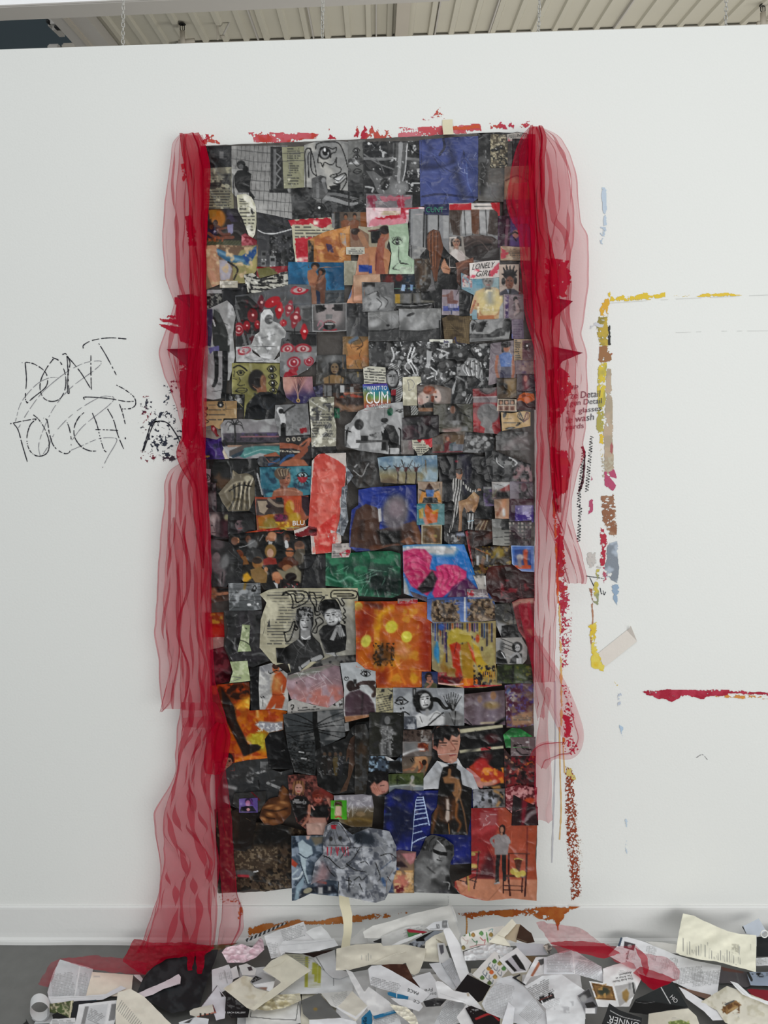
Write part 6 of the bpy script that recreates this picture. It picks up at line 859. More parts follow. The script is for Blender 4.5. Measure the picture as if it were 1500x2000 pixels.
C([(283,95),(860,100),(862,410),(560,405),(470,430),(365,330),(285,300)],GR('85878b','95979a',0),M(90,'a6a8aa',.56),S([(305,200),(345,170),(395,205)],9,15),EY(352,215,108,42,12,-4,8),E(345,268,8,7,18),E(366,262,7,7,18),S([(330,320),(370,292),(415,315)],10,15),RC(440,100,470,170,40),RC(450,110,462,160,150),
  E(525,200,82,84,26),G([(450,170),(480,260),(520,310),(470,290)],24),E(580,220,30,60,28),E(545,200,44,60,178),E(530,215,24,50,205,0,.5),E(522,190,10,5,25),E(562,185,10,5,25),S([(505,175),(535,172)],6,30),S([(548,170),(580,165)],6,30),S([(542,195),(535,220),(550,224)],5,100),S([(530,240),(565,236)],9,50),S([(560,280),(560,320)],30,150,soft=4),G([(430,350),(500,300),(560,330),(640,280),(700,320),(730,400),(450,420)],195,3),S([(500,330),(520,380)],6,90),S([(570,400),(640,340),(690,300)],12,40),S([(580,360),(630,300),(700,330)],7,130),S([(600,190),(650,200),(700,260),(740,260)],40,22,20),*[S([(770,290),(760+dx*.6,220),(765+dx,130+abs(dx)*.5)],12,20,5)for dx in(-70,-50,-30,-10,10,30,50,75)],*[S([(770,270),(765+dx*.5,200),(768+dx,160+abs(dx)*.5)],4,130,3)for dx in(-40,-20,5,25,45)],G([(700,300),(780,280),(860,320),(860,405),(700,400)],120,5),S([(740,300),(780,400)],5,60),S([(790,290),(785,400)],9,45),label='black and white photo of a person beside dark flowers with a drawn sad face',tear=1)
C([(860,150),(1190,115),(1195,400),(1100,400),(920,405),(862,380)],GR('5a4c4c','6d6068',60),M(60,'7c7076',.56),S([(990,200),(980,280),(985,370)],70,'7d727a',50,soft=10),E(988,190,20,30,'8a7468',0,.3),S([(1090,170),(1090,260),(1080,370)],90,'857a84',60,soft=10),E(1098,160,24,34,'94755c',0,.3),E(1085,240,60,30,'8f7c5a',0,.6),S([(870,350),(920,400)],8,30),S([(1000,385),(1120,380)],16,'b5aa94',soft=3),S([(1120,390),(1190,350)],26,28,soft=3),label='faded mauve painting of pale figures',tear=1)
C([(1190,75),(1320,60),(1425,65),(1425,400),(1300,425),(1205,420)],GR('6d5a60','7a6458',60),G([(1195,120),(1270,70),(1280,140),(1230,200)],'4c5c84',5),E(1255,160,40,56,'9a928e',20,.3),M(36,'5a3040',.53,.1,s=3),M(24,'5c4c7c',.58,s=5),M(20,'b0aaa8',.64,.06,s=7,box=(1195,160,1270,300)),G([(1240,330),(1420,280),(1425,390),(1250,410)],'9c8068',6),TX(1260,320,1410,370,15,90),label='busy multicoloured print at the right edge',tear=1)
C((88,302,368,662),GR('3a3a33','2b2b27',20),M(60,58,.6),E(225,355,40,46,58),E(235,362,24,34,118),S([(205,330),(185,400)],20,70),G([(170,440),(200,400),(270,410),(290,460),(260,520),(275,650),(180,650),(165,560),(195,510)],106,3),S([(210,420),(250,450),(300,470)],24,128,soft=4),S([(235,450),(230,640)],8,60,soft=3),S([(195,520),(190,640)],10,150,soft=4),S([(255,540),(262,640)],8,148,soft=3),M(16,150,.66,.06,s=5,box=(170,400,290,650)),label='dark olive photo of a draped statue')
C((365,438,612,540),GR('4f423c','6d625c',0),M(30,'8a8684',.58,box=(500,440,612,540)),S([(520,450),(515,530)],16,'9a9692'),M(20,'352b28',.56))
C((368,330,475,435),GR('5d6066','484c55'),M(40,'a6a8ac',.58),WR(4,370,340,470,430,180,.5))
C((360,535,612,665),GR('87817e','6a625e'),E(525,580,44,36,'6a3426'),M(16,'9c5a3a',.54,.08,box=(480,545,575,620)),S([(365,640),(460,600),(530,600)],20,205,soft=4),G([(365,545),(470,540),(480,600),(370,620)],120,8),tear=1)
C([(340,660),(605,655),(602,835),(360,815)],GR('5f564f','7b6c5c',60),S([(470,640),(480,700),(440,760)],30,'b08a68',soft=4),E(510,680,54,40,'b28d6c',0,.2),S([(545,690),(560,740),(555,770)],22,'a5795a'),S([(490,720),(500,770),(480,800)],18,'b38a6a'),E(535,705,20,24,'33241e'),S([(500,700),(520,740),(490,775)],14,'8a5038'),S([(370,770),(450,750)],16,'8c6a56'),S([(425,680),(440,700)],8,15),S([(440,670),(450,690)],8,15),label='small photo of a crouching dancer on grey ground',tear=1)
C([(80,655),(230,655),(300,690),(350,640),(360,790),(250,790),(85,780)],GR('3f4c5c','505a66',40),M(30,'93a6b5',.56,.08,s=2),M(30,'23262b',.55,s=4),G([(215,655),(295,660),(290,690),(235,690)],190),E(300,730,60,40,28,-20,.4),label='blue-grey photo of rushing water',tear=1)
C([(80,790),(140,770),(245,780),(255,920),(245,985),(85,975),(40,970)],B('1e1d1e'),E(200,900,48,60,'a87f76',0,.2),E(215,900,30,40,'b98f84',0,.5),G([(140,790),(240,785),(245,860),(200,850),(160,880),(140,850)],'1b1819'),G([(95,900),(130,860),(180,920),(200,960),(150,980),(110,950)],'ad8072',3),*[S([(110+i*18,880+i*6),(140+i*16,940)],5,'8a5f54',a=.7)for i in range(3)],S([(180,895),(210,890)],6,30),S([(190,945),(215,942)],6,'8a4c46'),label='photo of a person with black fringe hiding behind a hand',tear=1)
C([(245,800),(530,790),(532,985),(460,1000),(300,990),(250,960)],GR('56603c','7c8288',90,.3,.6),M(30,'3f4a2c',.54,box=(245,795,530,890)),S([(260,900),(380,890),(530,900)],10,'a5aaa8'),E(440,830,16,20,150),S([(440,850),(425,880),(450,890)],22,'a8a49c',soft=4),G([(310,990),(330,920),(420,890),(470,930),(460,1000)],118,6),WR(8,320,900,460,990,190,.5),S([(295,848),(335,850)],6,20),S([(315,820),(316,880)],6,20),label='photo of a grey boulder by green water',tear=1)
C([(-30,400),(60,390),(85,470),(90,660),(80,780),(60,970),(-30,975)],GR('2c2a28','38332c',60),S([(60,400),(70,500)],24,90,soft=6),E(30,600,40,60,'4a3c30',0,.5),M(30,76,.6),tear=1)
C([(530,840),(600,660),(600,440),(620,405),(820,408),(1175,395),(1185,600),(1195,1070),(940,1080),(925,940),(530,920)],GR('1c1b1c','242223'),G([(820,435),(1175,395),(1178,420),(830,468)],'b5b19c',2),G([(820,605),(1180,568),(1182,590),(825,630)],'b5b19c',2),G([(995,588),(1075,578),(1075,600),(998,608)],'9a2a34',3),E(1085,510,60,40,'4a1f24',0,.4),E(1040,660,50,40,'4f1c22',0,.4),S([(950,450),(1000,560),(1180,640)],8,20),S([(850,660),(980,560)],26,60,soft=10),G([(900,740),(960,700),(1010,690),(1100,750),(1190,790),(1185,860),(1100,890),(1000,880),(930,820)],'a5442c',3),E(1000,720,60,50,'a83a38',-10,.4),M(36,'c98a3c',.55,.1,s=4,box=(960,740,1190,880)),*[S([(1000-10*i,900-30*i),(930-6*i,860-40*i),(870+10*i,800-20*i)],30,'b5807c',22)for i in range(3)],S([(960,880),(1060,880),(1110,860)],36,'b58a7c',soft=4),G([(1080,900),(1150,890),(1185,960),(1150,1070),(1110,1060),(1130,980)],'a37f54',4),G([(940,960),(1080,930),(1120,1060),(940,1080)],'93949e',6),label='large photo of a dark-haired person in white shirt and tie reaching out, with film frames',tear=1)
C([(530,835),(640,690),(720,715),(810,670),(850,740),(930,800),(980,920),(990,980),(925,940),(850,905),(530,925)],GR('a9abaf','b9babc'),S([(620,760),(700,850)],20,140,a=.7,soft=8),S([(560,880),(660,820)],16,150,a=.6,soft=6),S([(860,780),(900,900)],18,146,a=.7,soft=6),G([(640,690),(730,730),(700,770)],205),G([(810,670),(800,720),(850,745)],200),G([(725,720),(805,712),(795,760),(850,900),(780,850),(760,760)],24,1.5),label='white collared shirt with a black tie',tear=0.5)
C([(605,470),(640,415),(720,400),(820,430),(830,520),(820,590),(800,690),(760,715),(700,700),(650,660),(640,610),(605,590)],GR('a37c6e','b38c7c',0),G([(605,440),(680,400),(800,410),(828,470),(800,500),(760,480),(740,530),(700,500),(690,540),(660,520),(640,600),(612,580)],'191617',2),E(625,595,16,26,'9c6c60'),S([(660,545),(720,545)],9,'3a2a26'),S([(765,530),(805,532)],9,'3a2a26'),S([(670,568),(715,565)],6,'4c342e'),S([(775,555),(805,556)],6,'4c342e'),S([(752,540),(790,600),(750,612)],8,'8a5c50',soft=2),S([(745,650),(790,640)],12,'8d4c4a'),E(690,620,34,30,'b88c7e',0,.6),S([(650,650),(700,700),(770,705)],10,'8d6a5e',a=.7,soft=4),S([(645,640),(820,632)],5,205,a=.6),label='face with black fringe looking down',tear=.5)
C([(1178,480),(1240,425),(1310,420),(1430,500),(1425,580),(1200,585)],GR('2a5c36','2f7a44',40),M(40,'4a9a5c',.58),G([(1240,420),(1425,400),(1432,500),(1320,430)],'3a2228'),label='bright green curved piece',tear=1)
C([(1240,500),(1442,495),(1445,650),(1240,660)],GR('6a5f60','7c6e70',30),S([(1265,570),(1320,560),(1340,590),(1400,600)],12,'2a2022'),S([(1290,610),(1330,640),(1380,640)],14,'33262a'),S([(1270,560),(1290,610)],8,'2f2426'),WR(6,1250,510,1430,640,190,.5),E(1375,540,16,8,190),label='grey print of a dark insect shape',tear=1)
C([(1185,590),(1240,655),(1445,650),(1440,1080),(1195,1085)],GR('4c3a3a','5a2c30',40),*[S(q,18,c,9)for q,c in(([(1200,660),(1290,740),(1400,820)],'a5806c'),([(1420,660),(1340,740),(1250,800),(1210,860)],'a86a3c'),([(1240,770),(1230,880),(1260,950)],'b0948a'),([(1300,780),(1280,860),(1330,900),(1300,980)],'a05a4c'),([(1350,740),(1400,700),(1430,720)],'b97a2c'),([(1210,920),(1260,900),(1290,950)],'a88a80'),([(1380,900),(1350,980),(1400,1040)],'8c3a34'),([(1220,1000),(1260,1060)],'9a6a5c'))],E(1400,790,40,50,'8c4a48',0,.4),M(30,'7a2a30',.58),M(24,'2c2022',.6,s=4),name='painting_print',label='red print of tangled bony limbs at the right edge',tear=1)
# ---- row 8 (A7/B7)
A7=lambda:fr(380,1540,.22667)
B7=lambda:fr(700,1540,.24)
A7()
C([(170,180),(300,160),(500,290),(700,300),(970,370),(965,410),(835,410),(838,860),(720,865),(610,890),(500,870),(330,895),(205,905)],GR('33291f','42352a'),M(60,'54463a',.52,.12,s=2),M(26,'6a5c4c',.60,.08,s=4),M(30,'231c16',.55,s=6),G([(340,550),(600,490),(720,500),(700,640),(600,700),(350,690)],'4f4338',16),M(18,'7d705f',.60,.08,s=8,box=(340,490,720,700)),E(435,730,90,30,95,4,.3),S([(380,752),(460,756)],22,'a02a38',soft=3),S([(510,720),(545,712)],12,190),M(20,'6d6050',.58,.08,s=11,box=(560,720,830,880)),S([(530,460),(620,330),(830,300)],34,'2f2d2c',soft=12),G([(500,480),(580,330),(820,300),(830,480)],'1f1d1c',20),M(22,'3c2f24',.56,box=(820,300,970,410)),label='dark brown photo of rock and fur textures',tear=2)
C([(300,200),(390,170),(545,190),(520,330),(500,480),(440,545),(335,530),(310,330)],GR('352d28','28221f',0),S([(350,220),(360,400)],40,'43382f',soft=14),E(440,400,60,120,'2c2521',0,.6),label='dark brown cloth',tear=1)
C([(340,40),(620,20),(610,120),(560,200),(400,190),(330,130)],GR('3c3b3a','4a4744'),M(40,70,.6),S([(480,20),(560,100)],10,'6a2028'),tear=1)
C((385,85,542,205),GR('7a6aa0','6a5a94',0),E(468,110,34,30,'3c3050'),E(460,128,20,26,'b07a98'),S([(460,140),(455,190)],26,'a88aa8',soft=4),G([(390,200),(400,160),(450,150),(500,150),(535,200)],'201c2c'),E(462,182,14,14,'c9a0a4'),S([(480,90),(500,140)],12,'6a3a80'),label='small violet portrait')
C([(590,150),(640,90),(720,70),(730,10),(760,-30),(810,20),(840,120),(830,220),(790,260),(760,300),(680,320),(600,310),(558,250),(570,200)],GR('4a3020','5f3e28',30),*[E(x,y,w,h,'7d5636',r,.35)for x,y,w,h,r in((650,160,66,22,-12),(770,130,60,26,10),(725,180,46,40,0),(655,230,46,26,20),(760,220,44,24,-20),(600,270,44,24,30),(680,290,40,22,0),(770,40,26,70,20))],*[E(x-6,y-8,w*.5,h*.4,'a57c54',r,.6)for x,y,w,h,r in((650,160,66,22,-12),(770,130,60,26,10),(725,180,46,40,0),(655,230,46,26,20),(600,270,44,24,30))],S([(600,180),(700,195),(800,170)],8,'2b1a10',soft=3),S([(620,250),(690,260)],8,'2b1a10',soft=3),label='bronze coloured hand sculpture',name='sculpture_cutout',tear=1)
C([(800,-110),(870,-125),(1050,-110),(1060,-20),(1140,20),(1200,60),(1180,160),(1150,280),(1140,330),(1135,400),(970,400),(960,350),(880,290),(820,100)],GR('6d4440','5a3a38'),M(24,'8c5c54',.54,.1,s=2),M(24,'3a2422',.56,s=5),G([(820,110),(880,60),(960,70),(990,120),(960,230),(900,290),(850,200)],'1f1c1d',2),TX(845,92,965,130,16,190,rot=4,thick=.6),TX(880,145,955,165,12,150,thick=.6),G([(985,230),(1000,160),(1060,150),(1140,140),(1160,240),(1130,260),(1040,250)],'1c1a1b',2),E(895,-10,54,62,'7d5a44'),*[S([(860+i*12,-60),(850+i*14,0),(846+i*15,50)],9,c)for i,c in enumerate(('8c6a4c','5c4030','94724f','6a4a36','9c7a58','5f4433','8a684a'))],E(898,0,34,42,'b08c80'),E(884,-8,8,4,35),E(912,-8,8,4,35),S([(888,24),(908,24)],7,'9c3c3c'),E(1065,70,54,60,'6d3228'),E(1063,85,34,36,'a8685c'),G([(1015,55),(1115,50),(1110,75),(1020,80)],'7a3a2c'),E(1050,82,7,4,30),E(1080,82,7,4,30),S([(1055,108),(1075,106)],6,'7a2a2a'),S([(990,150),(980,250),(930,320)],26,'a07464',18),S([(1150,90),(1175,150)],26,'a87a6c'),S([(1100,20),(1190,70)],40,'7d3a34',soft=6),G([(985,250),(1130,250),(1140,300),(980,300)],'a88478',3),G([(960,300),(1140,295),(1138,400),(970,400)],'b59a90',3),S([(1010,150),(1030,180)],14,'b8928a'),label='photo of two friends in black tops, one in a lettered shirt',tear=1)
C([(1200,60),(1450,50),(1530,60),(1545,160),(1530,330),(1480,330),(1350,330),(1250,290),(1210,200)],GR('8f8c92','6a5e48',90,.3,.6),WR(14,1220,60,1520,200,205,.5,6,2),G([(1290,290),(1380,240),(1530,250),(1530,330),(1330,370)],'5c4c2e',10),S([(1300,280),(1400,260),(1520,280)],20,'8a7544',a=.7,soft=6),E(1430,220,40,20,'8c7a60',0,.4),M(40,'b5b2b6',.6,box=(1210,60,1530,170)),label='grey and ochre photo beneath crumpled film',tear=2)
C((1170,98,1307,265),GR('4f9a2e','58a534'),G([(1205,230),(1215,150),(1265,150),(1270,230),(1240,245)],'c0a898',3),G([(1200,150),(1215,108),(1265,112),(1275,155),(1240,140)],'4a2c20',3),S([(1215,250),(1240,240),(1265,255)],14,'a84a34'),name='green_card',label='bright green card with a plain pale and brown shape')
C([(835,408),(1110,405),(1245,480),(1240,800),(1240,930),(1180,925),(1000,905),(950,930),(870,965),(838,968)],GR('5c6a78','45505c',40),RC(840,420,890,560,'2a3644',4),M(40,'8a94a0',.56),G([(890,470),(930,440),(960,470),(1010,500),(1020,560),(960,620),(960,720),(990,820),(960,820),(930,700),(905,560)],'aab6bc',2),S([(900,560),(960,600),(1000,580)],10,'3f4c5a'),S([(905,620),(940,730),(970,820)],9,'33404e'),G([(835,600),(890,650),(870,680),(835,660)],'a8503c',2),S([(850,780),(900,770),(930,720)],16,'b8c0c4'),S([(845,745),(890,700)],14,'a9b3b8'),G([(860,960),(880,830),(940,760),(940,830),(900,900),(900,960)],'8fa0aa',3),S([(870,840),(930,760)],8,'2c3846'),G([(900,960),(930,870),(1000,850),(1060,840),(1200,830),(1235,900),(1100,910),(1000,900)],'252a36',4),E(975,880,40,22,'9a9684',-20),RC(1065,850,1105,910,170,3),RC(1150,845,1175,880,150,3),G([(1000,420),(1110,415),(1100,470),(1040,490)],'7d7668',5),G([(960,405),(1000,405),(985,440),(965,440)],'c2a8a0',3),S([(1060,800),(1130,815)],16,'a85044',soft=4),E(1095,720,50,110,'8a7478',10,.5),name='painting_print',label='blue painting print of pale outlined figures',tear=2)
B7()
C([(215,60),(300,0),(440,20),(930,10),(920,610),(760,620),(480,560),(330,530),(270,530),(200,370)],GR('1d2444','1a2046',40),G([(440,100),(600,60),(910,0),(915,600),(600,620),(430,480)],'1f2a66',40),M(110,'25307a',.55,.15),E(360,260,90,110,'1c2444',0,.5),WR(6,230,80,430,460,'33406c',.5,6,3),S([(215,210),(260,210)],14,'4c5870',soft=4),name='blue_paper',label='deep blue sheet with a ladder on it',tear=1)
C([(425,510),(440,380),(450,240),(465,100),(480,60),(530,55),(560,180),(585,300),(500,320),(560,395),(540,420),(450,445),(435,510)],B('1f2a62'),S([(430,508),(438,380),(450,240),(468,80)],9,'b9c6dc'),S([(528,70),(552,180),(578,300)],9,'b9c6dc'),*[S([(468-34*t,80+370*t-8),(500+20*t,76+345*t-4),(530+52*t,72+330*t)],8,'b2c0d8')for t in(0,.06,.13,.2,.28,.38,.5,.64,.8)],S([(440,445),(490,415),(555,392)],8,'b9c6dc'),label='white painted ladder on blue',name='ladder_drawing',tear=.5)
C([(585,370),(595,215),(640,150),(660,-60),(690,-170),(760,-190),(830,-140),(845,-30),(925,0),(918,200),(890,380)],GR('1c1917','231f1c'),E(745,-160,30,36,'2a1d18'),S([(742,-150),(740,-100)],24,'8d6a4c'),G([(685,-90),(740,-110),(800,-85),(825,-30),(815,40),(780,130),(760,60),(770,-20),(700,-40)],'8c6a4c',3),G([(690,-40),(780,-40),(775,20),(700,10)],24,4),S([(810,-70),(830,20),(790,110)],22,'9c7a5a',soft=4),G([(690,80),(720,60),(745,100),(740,180),(750,250),(725,285),(695,250),(710,170)],'a89c92',3),G([(650,70),(690,60),(760,60),(790,70),(780,160),(750,290),(700,290),(680,180)],'38261c',3,.9),G([(712,85),(735,85),(742,180),(748,250),(722,275),(704,245),(716,170)],'b5aaa2',3),S([(700,175),(750,180)],6,25),E(690,70,10,20,'2a1c14',20),E(765,60,10,20,'2a1c14',-20),S([(640,150),(610,300),(600,370)],40,'6a4a30',14,soft=5),S([(660,160),(680,250)],40,'53381f',soft=8),S([(800,130),(795,230),(830,290),(810,350)],30,'8c5f38',12,soft=5),S([(820,60),(860,200),(885,370)],14,'8a6a50',8,soft=3),S([(735,290),(740,370)],8,'8c6a44'),S([(760,240),(775,110)],30,'5f4028',soft=6),label='dark photo of a rider on a brown horse with a white blaze',tear=1)
C([(930,10),(1190,0),(1195,155),(935,158)],GR('8b8c92','6e6866',0),S([(940,120),(1050,60),(1100,100)],50,'a5a7ae',soft=10),S([(1110,20),(1170,60),(1130,140)],20,'a8865c',soft=4),M(30,50,.62),tear=1)
C([(918,160),(1195,155),(1240,200),(1455,300),(1450,420),(1440,540),(1455,760),(1450,915),(1250,895),(1040,915),(900,890),(830,860),(780,800),(770,760),(920,700)],GR('96453a','a05a44',0,.3,.8),G([(918,160),(1135,155),(1130,330),(1060,520),(960,740),(915,740)],'8c2c30',6),G([(920,330),(1130,290),(1120,330),(1000,380),(925,370)],'a5474a',8),G([(960,730),(1060,520),(1110,560),(1110,740)],'571c26',10),RC(1370,300,1455,740,'9a5238',8),RC(1215,190,1370,530,'a05640',10),S([(1375,320),(1368,720)],8,'6d3030',soft=4),G([(780,720),(965,735),(1460,742),(1455,920),(1040,918),(830,860)],'b3826a',3),S([(1060,910),(1170,790)],5,'8d6350'),S([(830,860),(900,790)],5,'9a6c56',a=.7),WR(10,930,200,1440,700,'d08a78',.4,5,3),RC(990,195,1125,300,'a0686a',4,.8),WR(8,995,200,1120,295,210,.6,5,5,60),
  *[S(q,w,c,w,curve=False)for q,w,c in(([(920,520),(985,515)],14,'8d7240'),([(980,515),(965,700),(940,815)],12,'4a2322'),([(772,650),(778,790)],14,'3a1c20'),([(765,645),(960,640)],16,'8a6a3c'),([(775,660),(960,660)],12,'4c2a26'),([(780,735),(870,760),(950,720)],8,'40201f'),([(880,650),(885,780),(875,770)],12,'3f2020'),([(900,740),(960,760)],8,'3f2020'),([(1205,530),(1390,532)],12,'6a3a2c'),([(1225,535),(1220,720),(1235,870)],15,'4a2420'),([(1370,540),(1365,710),(1355,875)],15,'4a2420'),([(1180,700),(1180,850)],13,'3f1f1e'),([(1335,720),(1330,845)],11,'431f1e'),([(1190,790),(1340,795)],8,'40201f'),([(1190,825),(1340,830)],8,'40201f'))],S([(880,630),(890,720),(900,830)],22,'b0985a',10,soft=3),S([(890,625),(950,630)],34,'b8a466',soft=4),E(930,535,24,14,'a8935c'),G([(1265,570),(1335,570),(1310,680),(1290,680)],'5a3426',2),S([(1270,575),(1300,570),(1335,580)],10,'b3a05c'),G([(1180,700),(1360,705),(1360,725),(1180,720)],'5c3a2c'),*[E(x,y,28,26,'b3a45c',0,.2)for x,y in((1262,675),(1300,700),(1336,692),(1275,680))],
  *[S(q,34,24,30,curve=False)for q in([(1140,540),(1130,640),(1128,755)],[(1185,540),(1185,640),(1190,740)])],S([(1110,775),(1145,765)],14,150),G([(1105,400),(1130,370),(1200,370),(1232,410),(1215,540),(1110,540)],'8d8888',2),S([(1115,390),(1080,420),(1105,470)],22,'8a8585'),S([(1215,400),(1228,440),(1180,420),(1165,385)],22,'989393'),E(1172,330,26,36,'2c1a1a'),G([(1148,320),(1196,320),(1192,375),(1150,375)],'2f1b1b'),E(1168,335,15,24,'a8806c'),E(1165,370,9,14,'a8806c'),label='red-orange room photo of a person standing between two wooden chairs',tear=2)
C([(1195,0),(1300,-30),(1455,-10),(1450,120),(1250,200),(1200,150)],GR('7c3038','5c2830',40),M(30,'b88a8a',.58,.08),WR(14,1200,-10,1440,150,'d8b8b8',.5,5,3),E(1390,100,44,24,'b05030',-10,.4),label='crinkled red cellophane',name='red_plastic',tear=3)
C([(1262,50),(1330,90),(1460,150),(1465,300),(1245,302)],GR('23191c','361c22',40),S([(1455,180),(1400,210),(1355,260)],40,'857a7c',30,soft=4),*[S([(1380,230+10*i),(1350,255+8*i)],9,'8d8284')for i in range(3)],G([(1330,90),(1380,100),(1345,300),(1325,300)],'8c2036',5,.8),label='near black photo with a pale hand',tear=1)
C([(270,530),(330,500),(470,515),(465,600),(450,720),(455,850),(230,855),(225,760),(280,660)],GR('5c4650','8a7860',60),G([(350,530),(470,520),(460,600),(420,620),(380,570)],'a8787a',4),E(310,650,24,18,'48608c'),E(330,640,14,12,150),M(24,'b5956a',.52,.08,s=3,box=(280,660,455,850)),E(350,760,60,60,'b57a6c',0,.4),E(335,815,40,34,'6a1f2c',0,.3),M(22,'c2a884',.58,s=6,box=(280,680,455,850)),G([(235,790),(280,770),(290,850),(235,850)],'3f5070',4),G([(290,600),(350,590),(400,640),(300,640)],'33242a',4),name='painting_print',label='small loose painting print of a pink face',tear=2)
C([(455,590),(500,520),(550,400),(600,375),(700,400),(775,460),(780,540),(750,600),(740,680),(760,790),(830,860),(580,850),(455,845)],GR('565656','48484a'),M(50,40,.58,.12,box=(500,380,780,560)),*[S([(600+20*i,390+5*i),(560+24*i,430),(540+28*i,520-10*i)],9,g,4)for i,g in enumerate((80,30,96,40,88,26,104,50))],E(660,530,56,84,142),E(645,560,40,56,165,0,.5),E(690,590,34,40,118,0,.5),G([(605,490),(670,515),(725,520),(720,550),(650,540),(610,520)],18),S([(640,580),(680,590)],10,70),S([(660,545),(655,565),(672,568)],6,90),S([(640,420),(690,470)],8,200,a=.6),G([(460,600),(540,540),(600,600),(640,640),(700,640),(760,700),(740,800),(580,850),(460,845)],106,6),S([(500,640),(560,720),(500,830)],50,132,soft=14),S([(600,720),(680,650),(720,690)],34,138,soft=6),S([(620,760),(690,800),(760,770)],44,60,soft=10),S([(730,730),(760,820),(820,855)],40,34,soft=6),S([(560,640),(620,690)],8,60,soft=3),S([(690,760),(740,770),(735,820)],8,150),label='black and white photo of a wild-haired person with a black bar over the eyes',tear=1)
A7()
C([(1110,405),(1130,320),(1190,285),(1250,290),(1300,350),(1360,400),(1420,370),(1500,340),(1600,350),(1680,370),(1740,500),(1740,700),(1690,860),(1640,960),(1560,985),(1460,965),(1240,920),(1245,800),(1100,780),(1000,830),(1040,640),(1110,560)],GR('787a80','84868a',30),M(60,'a9abb0',.54,.12,s=2),M(40,'5d6068',.58,.1,s=4),WR(30,1050,420,1700,940,205,.45,5,3,120),E(1185,470,60,30,'8c8e92',0,.3),S([(1100,490),(1140,330),(1200,300),(1260,320),(1350,480),(1250,490),(1150,490)],7,60,a=.8),*[S([(1205,310),(1180+30*i-40,400),(1140+55*i-30,480)],5,70,a=.8)for i in range(4)],E(1175,435,16,20,60,0,.3),E(1255,430,18,20,64,0,.3),SM([(1180,320),(1220,320),(1215,340),(1185,340)],'a02a3a',.8,16),*[S([(x,510),(x+d,580)],12,'a83a4c',5)for x,d in((1145,0),(1180,-6),(1220,10),(1270,20),(1240,-10),(1295,10),(1320,5))],*[S(q,9,22,5)for q in([(1110,580),(1160,600),(1200,640),(1260,690),(1300,680),(1350,640)],[(1260,600),(1320,520),(1420,510),(1440,500)],[(1140,670),(1170,720),(1210,760)],[(1310,650),(1380,700),(1480,720)],[(1420,520),(1370,600),(1310,650)],[(1310,790),(1350,800),(1340,830),(1370,830)],[(1330,770),(1330,880)],[(1375,790),(1420,760),(1440,790),(1500,740)],[(1420,820),(1450,890)],[(1430,640),(1470,630),(1500,660)],[(1600,580),(1680,560),(1740,600)],[(1560,640),(1600,760),(1580,800)],[(1660,760),(1690,800)],[(1185,800),(1220,820)])],E(1430,420,66,56,'2c333c',0,.4),*[S([(1380+14*i,390),(1400+20*i,440),(1380+26*i,470)],8,'20262e')for i in range(7)],E(1500,440,60,50,'353b44',0,.5),G([(1020,830),(1100,640),(1160,700),(1130,830)],'a08486',12,.8),S([(1060,830),(1140,815)],16,'b0584c',soft=4),S([(1620,780),(1640,830)],24,'3c5a80',soft=5),S([(1600,700),(1700,620)],6,'4a5a72'),name='plastic_drawing',label='crumpled grey plastic with black ink lines and red marks',tear=3)
B4()
FILM([(175,480),(190,340),(230,240),(310,215),(400,240),(440,320),(445,480),(420,600),(330,680),(240,640),(150,580)],'crumpled clear plastic bag over a head',8)
B7()
FILM([(-110,330),(60,300),(200,370),(270,480),(285,640),(240,800),(200,900),(100,930),(-100,900),(-240,860),(-200,600)],'clear crinkled film over the ink drawing',10)
A5()
FILM([(780,860),(1000,790),(1260,790),(1290,1000),(1150,1120),(830,1060)],'clear crinkled film over the mauve photo',8)
B5()
FILM([(20,400),(500,330),(560,700),(300,860),(60,800)],'clear film over the orange picture',10)
# ---------------------------------------------------------------- paint and pencil on the wall: thin real layers, parts of the wall
MK=[0]
def mark(name,poly,col,d=.8,n=9.,ax=1.,ay=1.,soft=6.,col2=None,s=1,yo=-.0009,par=None,step=.95,label=None,j=2.):
    if name=='dry_brush':step,n=.7,n*.5
    P=torn(np.asarray(poly,float),j,5.,s+50);x0,y0=P.min(0);x1,y1=P.max(0)
    nx,ny=max(2,int((x1-x0)/step)),max(2,int((y1-y0)/step))
    gx,gy=np.meshgrid(np.linspace(x0,x1,nx+1),np.linspace(y0,y1,ny+1))
    cx,cy=(gx[1:,1:]+gx[:-1,:-1])/2,(gy[1:,1:]+gy[:-1,:-1])/2
    sd=sdpoly(cx.ravel(),cy.ravel(),P).reshape(cx.shape)
    e=np.clip(-sd/soft,-.3,1)
    k=(sd<0)&((.72*fbm(cx/n*ax,cy/n*ay,s,3)+.28*vn(cx/1.7,cy/1.7,s+3)-.5)*2.1+.5<d*(.5+.5*e));MK[0]+=1;yo=yo-.000012*MK[0]
    jj,ii=np.nonzero(k)
    if len(jj)==0:return
    b=jj*(nx+1)+ii;Fq=np.stack([b,b+nx+1,b+nx+2,b+1],1)
    u,inv=np.unique(Fq,return_inverse=True);X,Y=gx.ravel()[u],gy.ravel()[u]
    F4=inv.reshape(-1,4)
    for _ in range(2):
        n_=np.bincount(F4.ravel(),minlength=len(u));X,Y=[np.bincount(F4.ravel(),np.repeat(q[F4].mean(1),4),len(u))/n_ for q in(X,Y)]
    c=lin(hx(col))[None]*np.ones((len(u),1))
    if col2:m=sstep(.42,.62,fbm(X/22.,Y/22.,s+9))[:,None];c=c*(1-m)+lin(hx(col2))*m
    o=mesh_obj(name,at_y(X,Y,yo),inv.reshape(-1,4),M_MARK,par or WALL,c);o['kind']='stuff'
    if label:o['label']=label
    return o
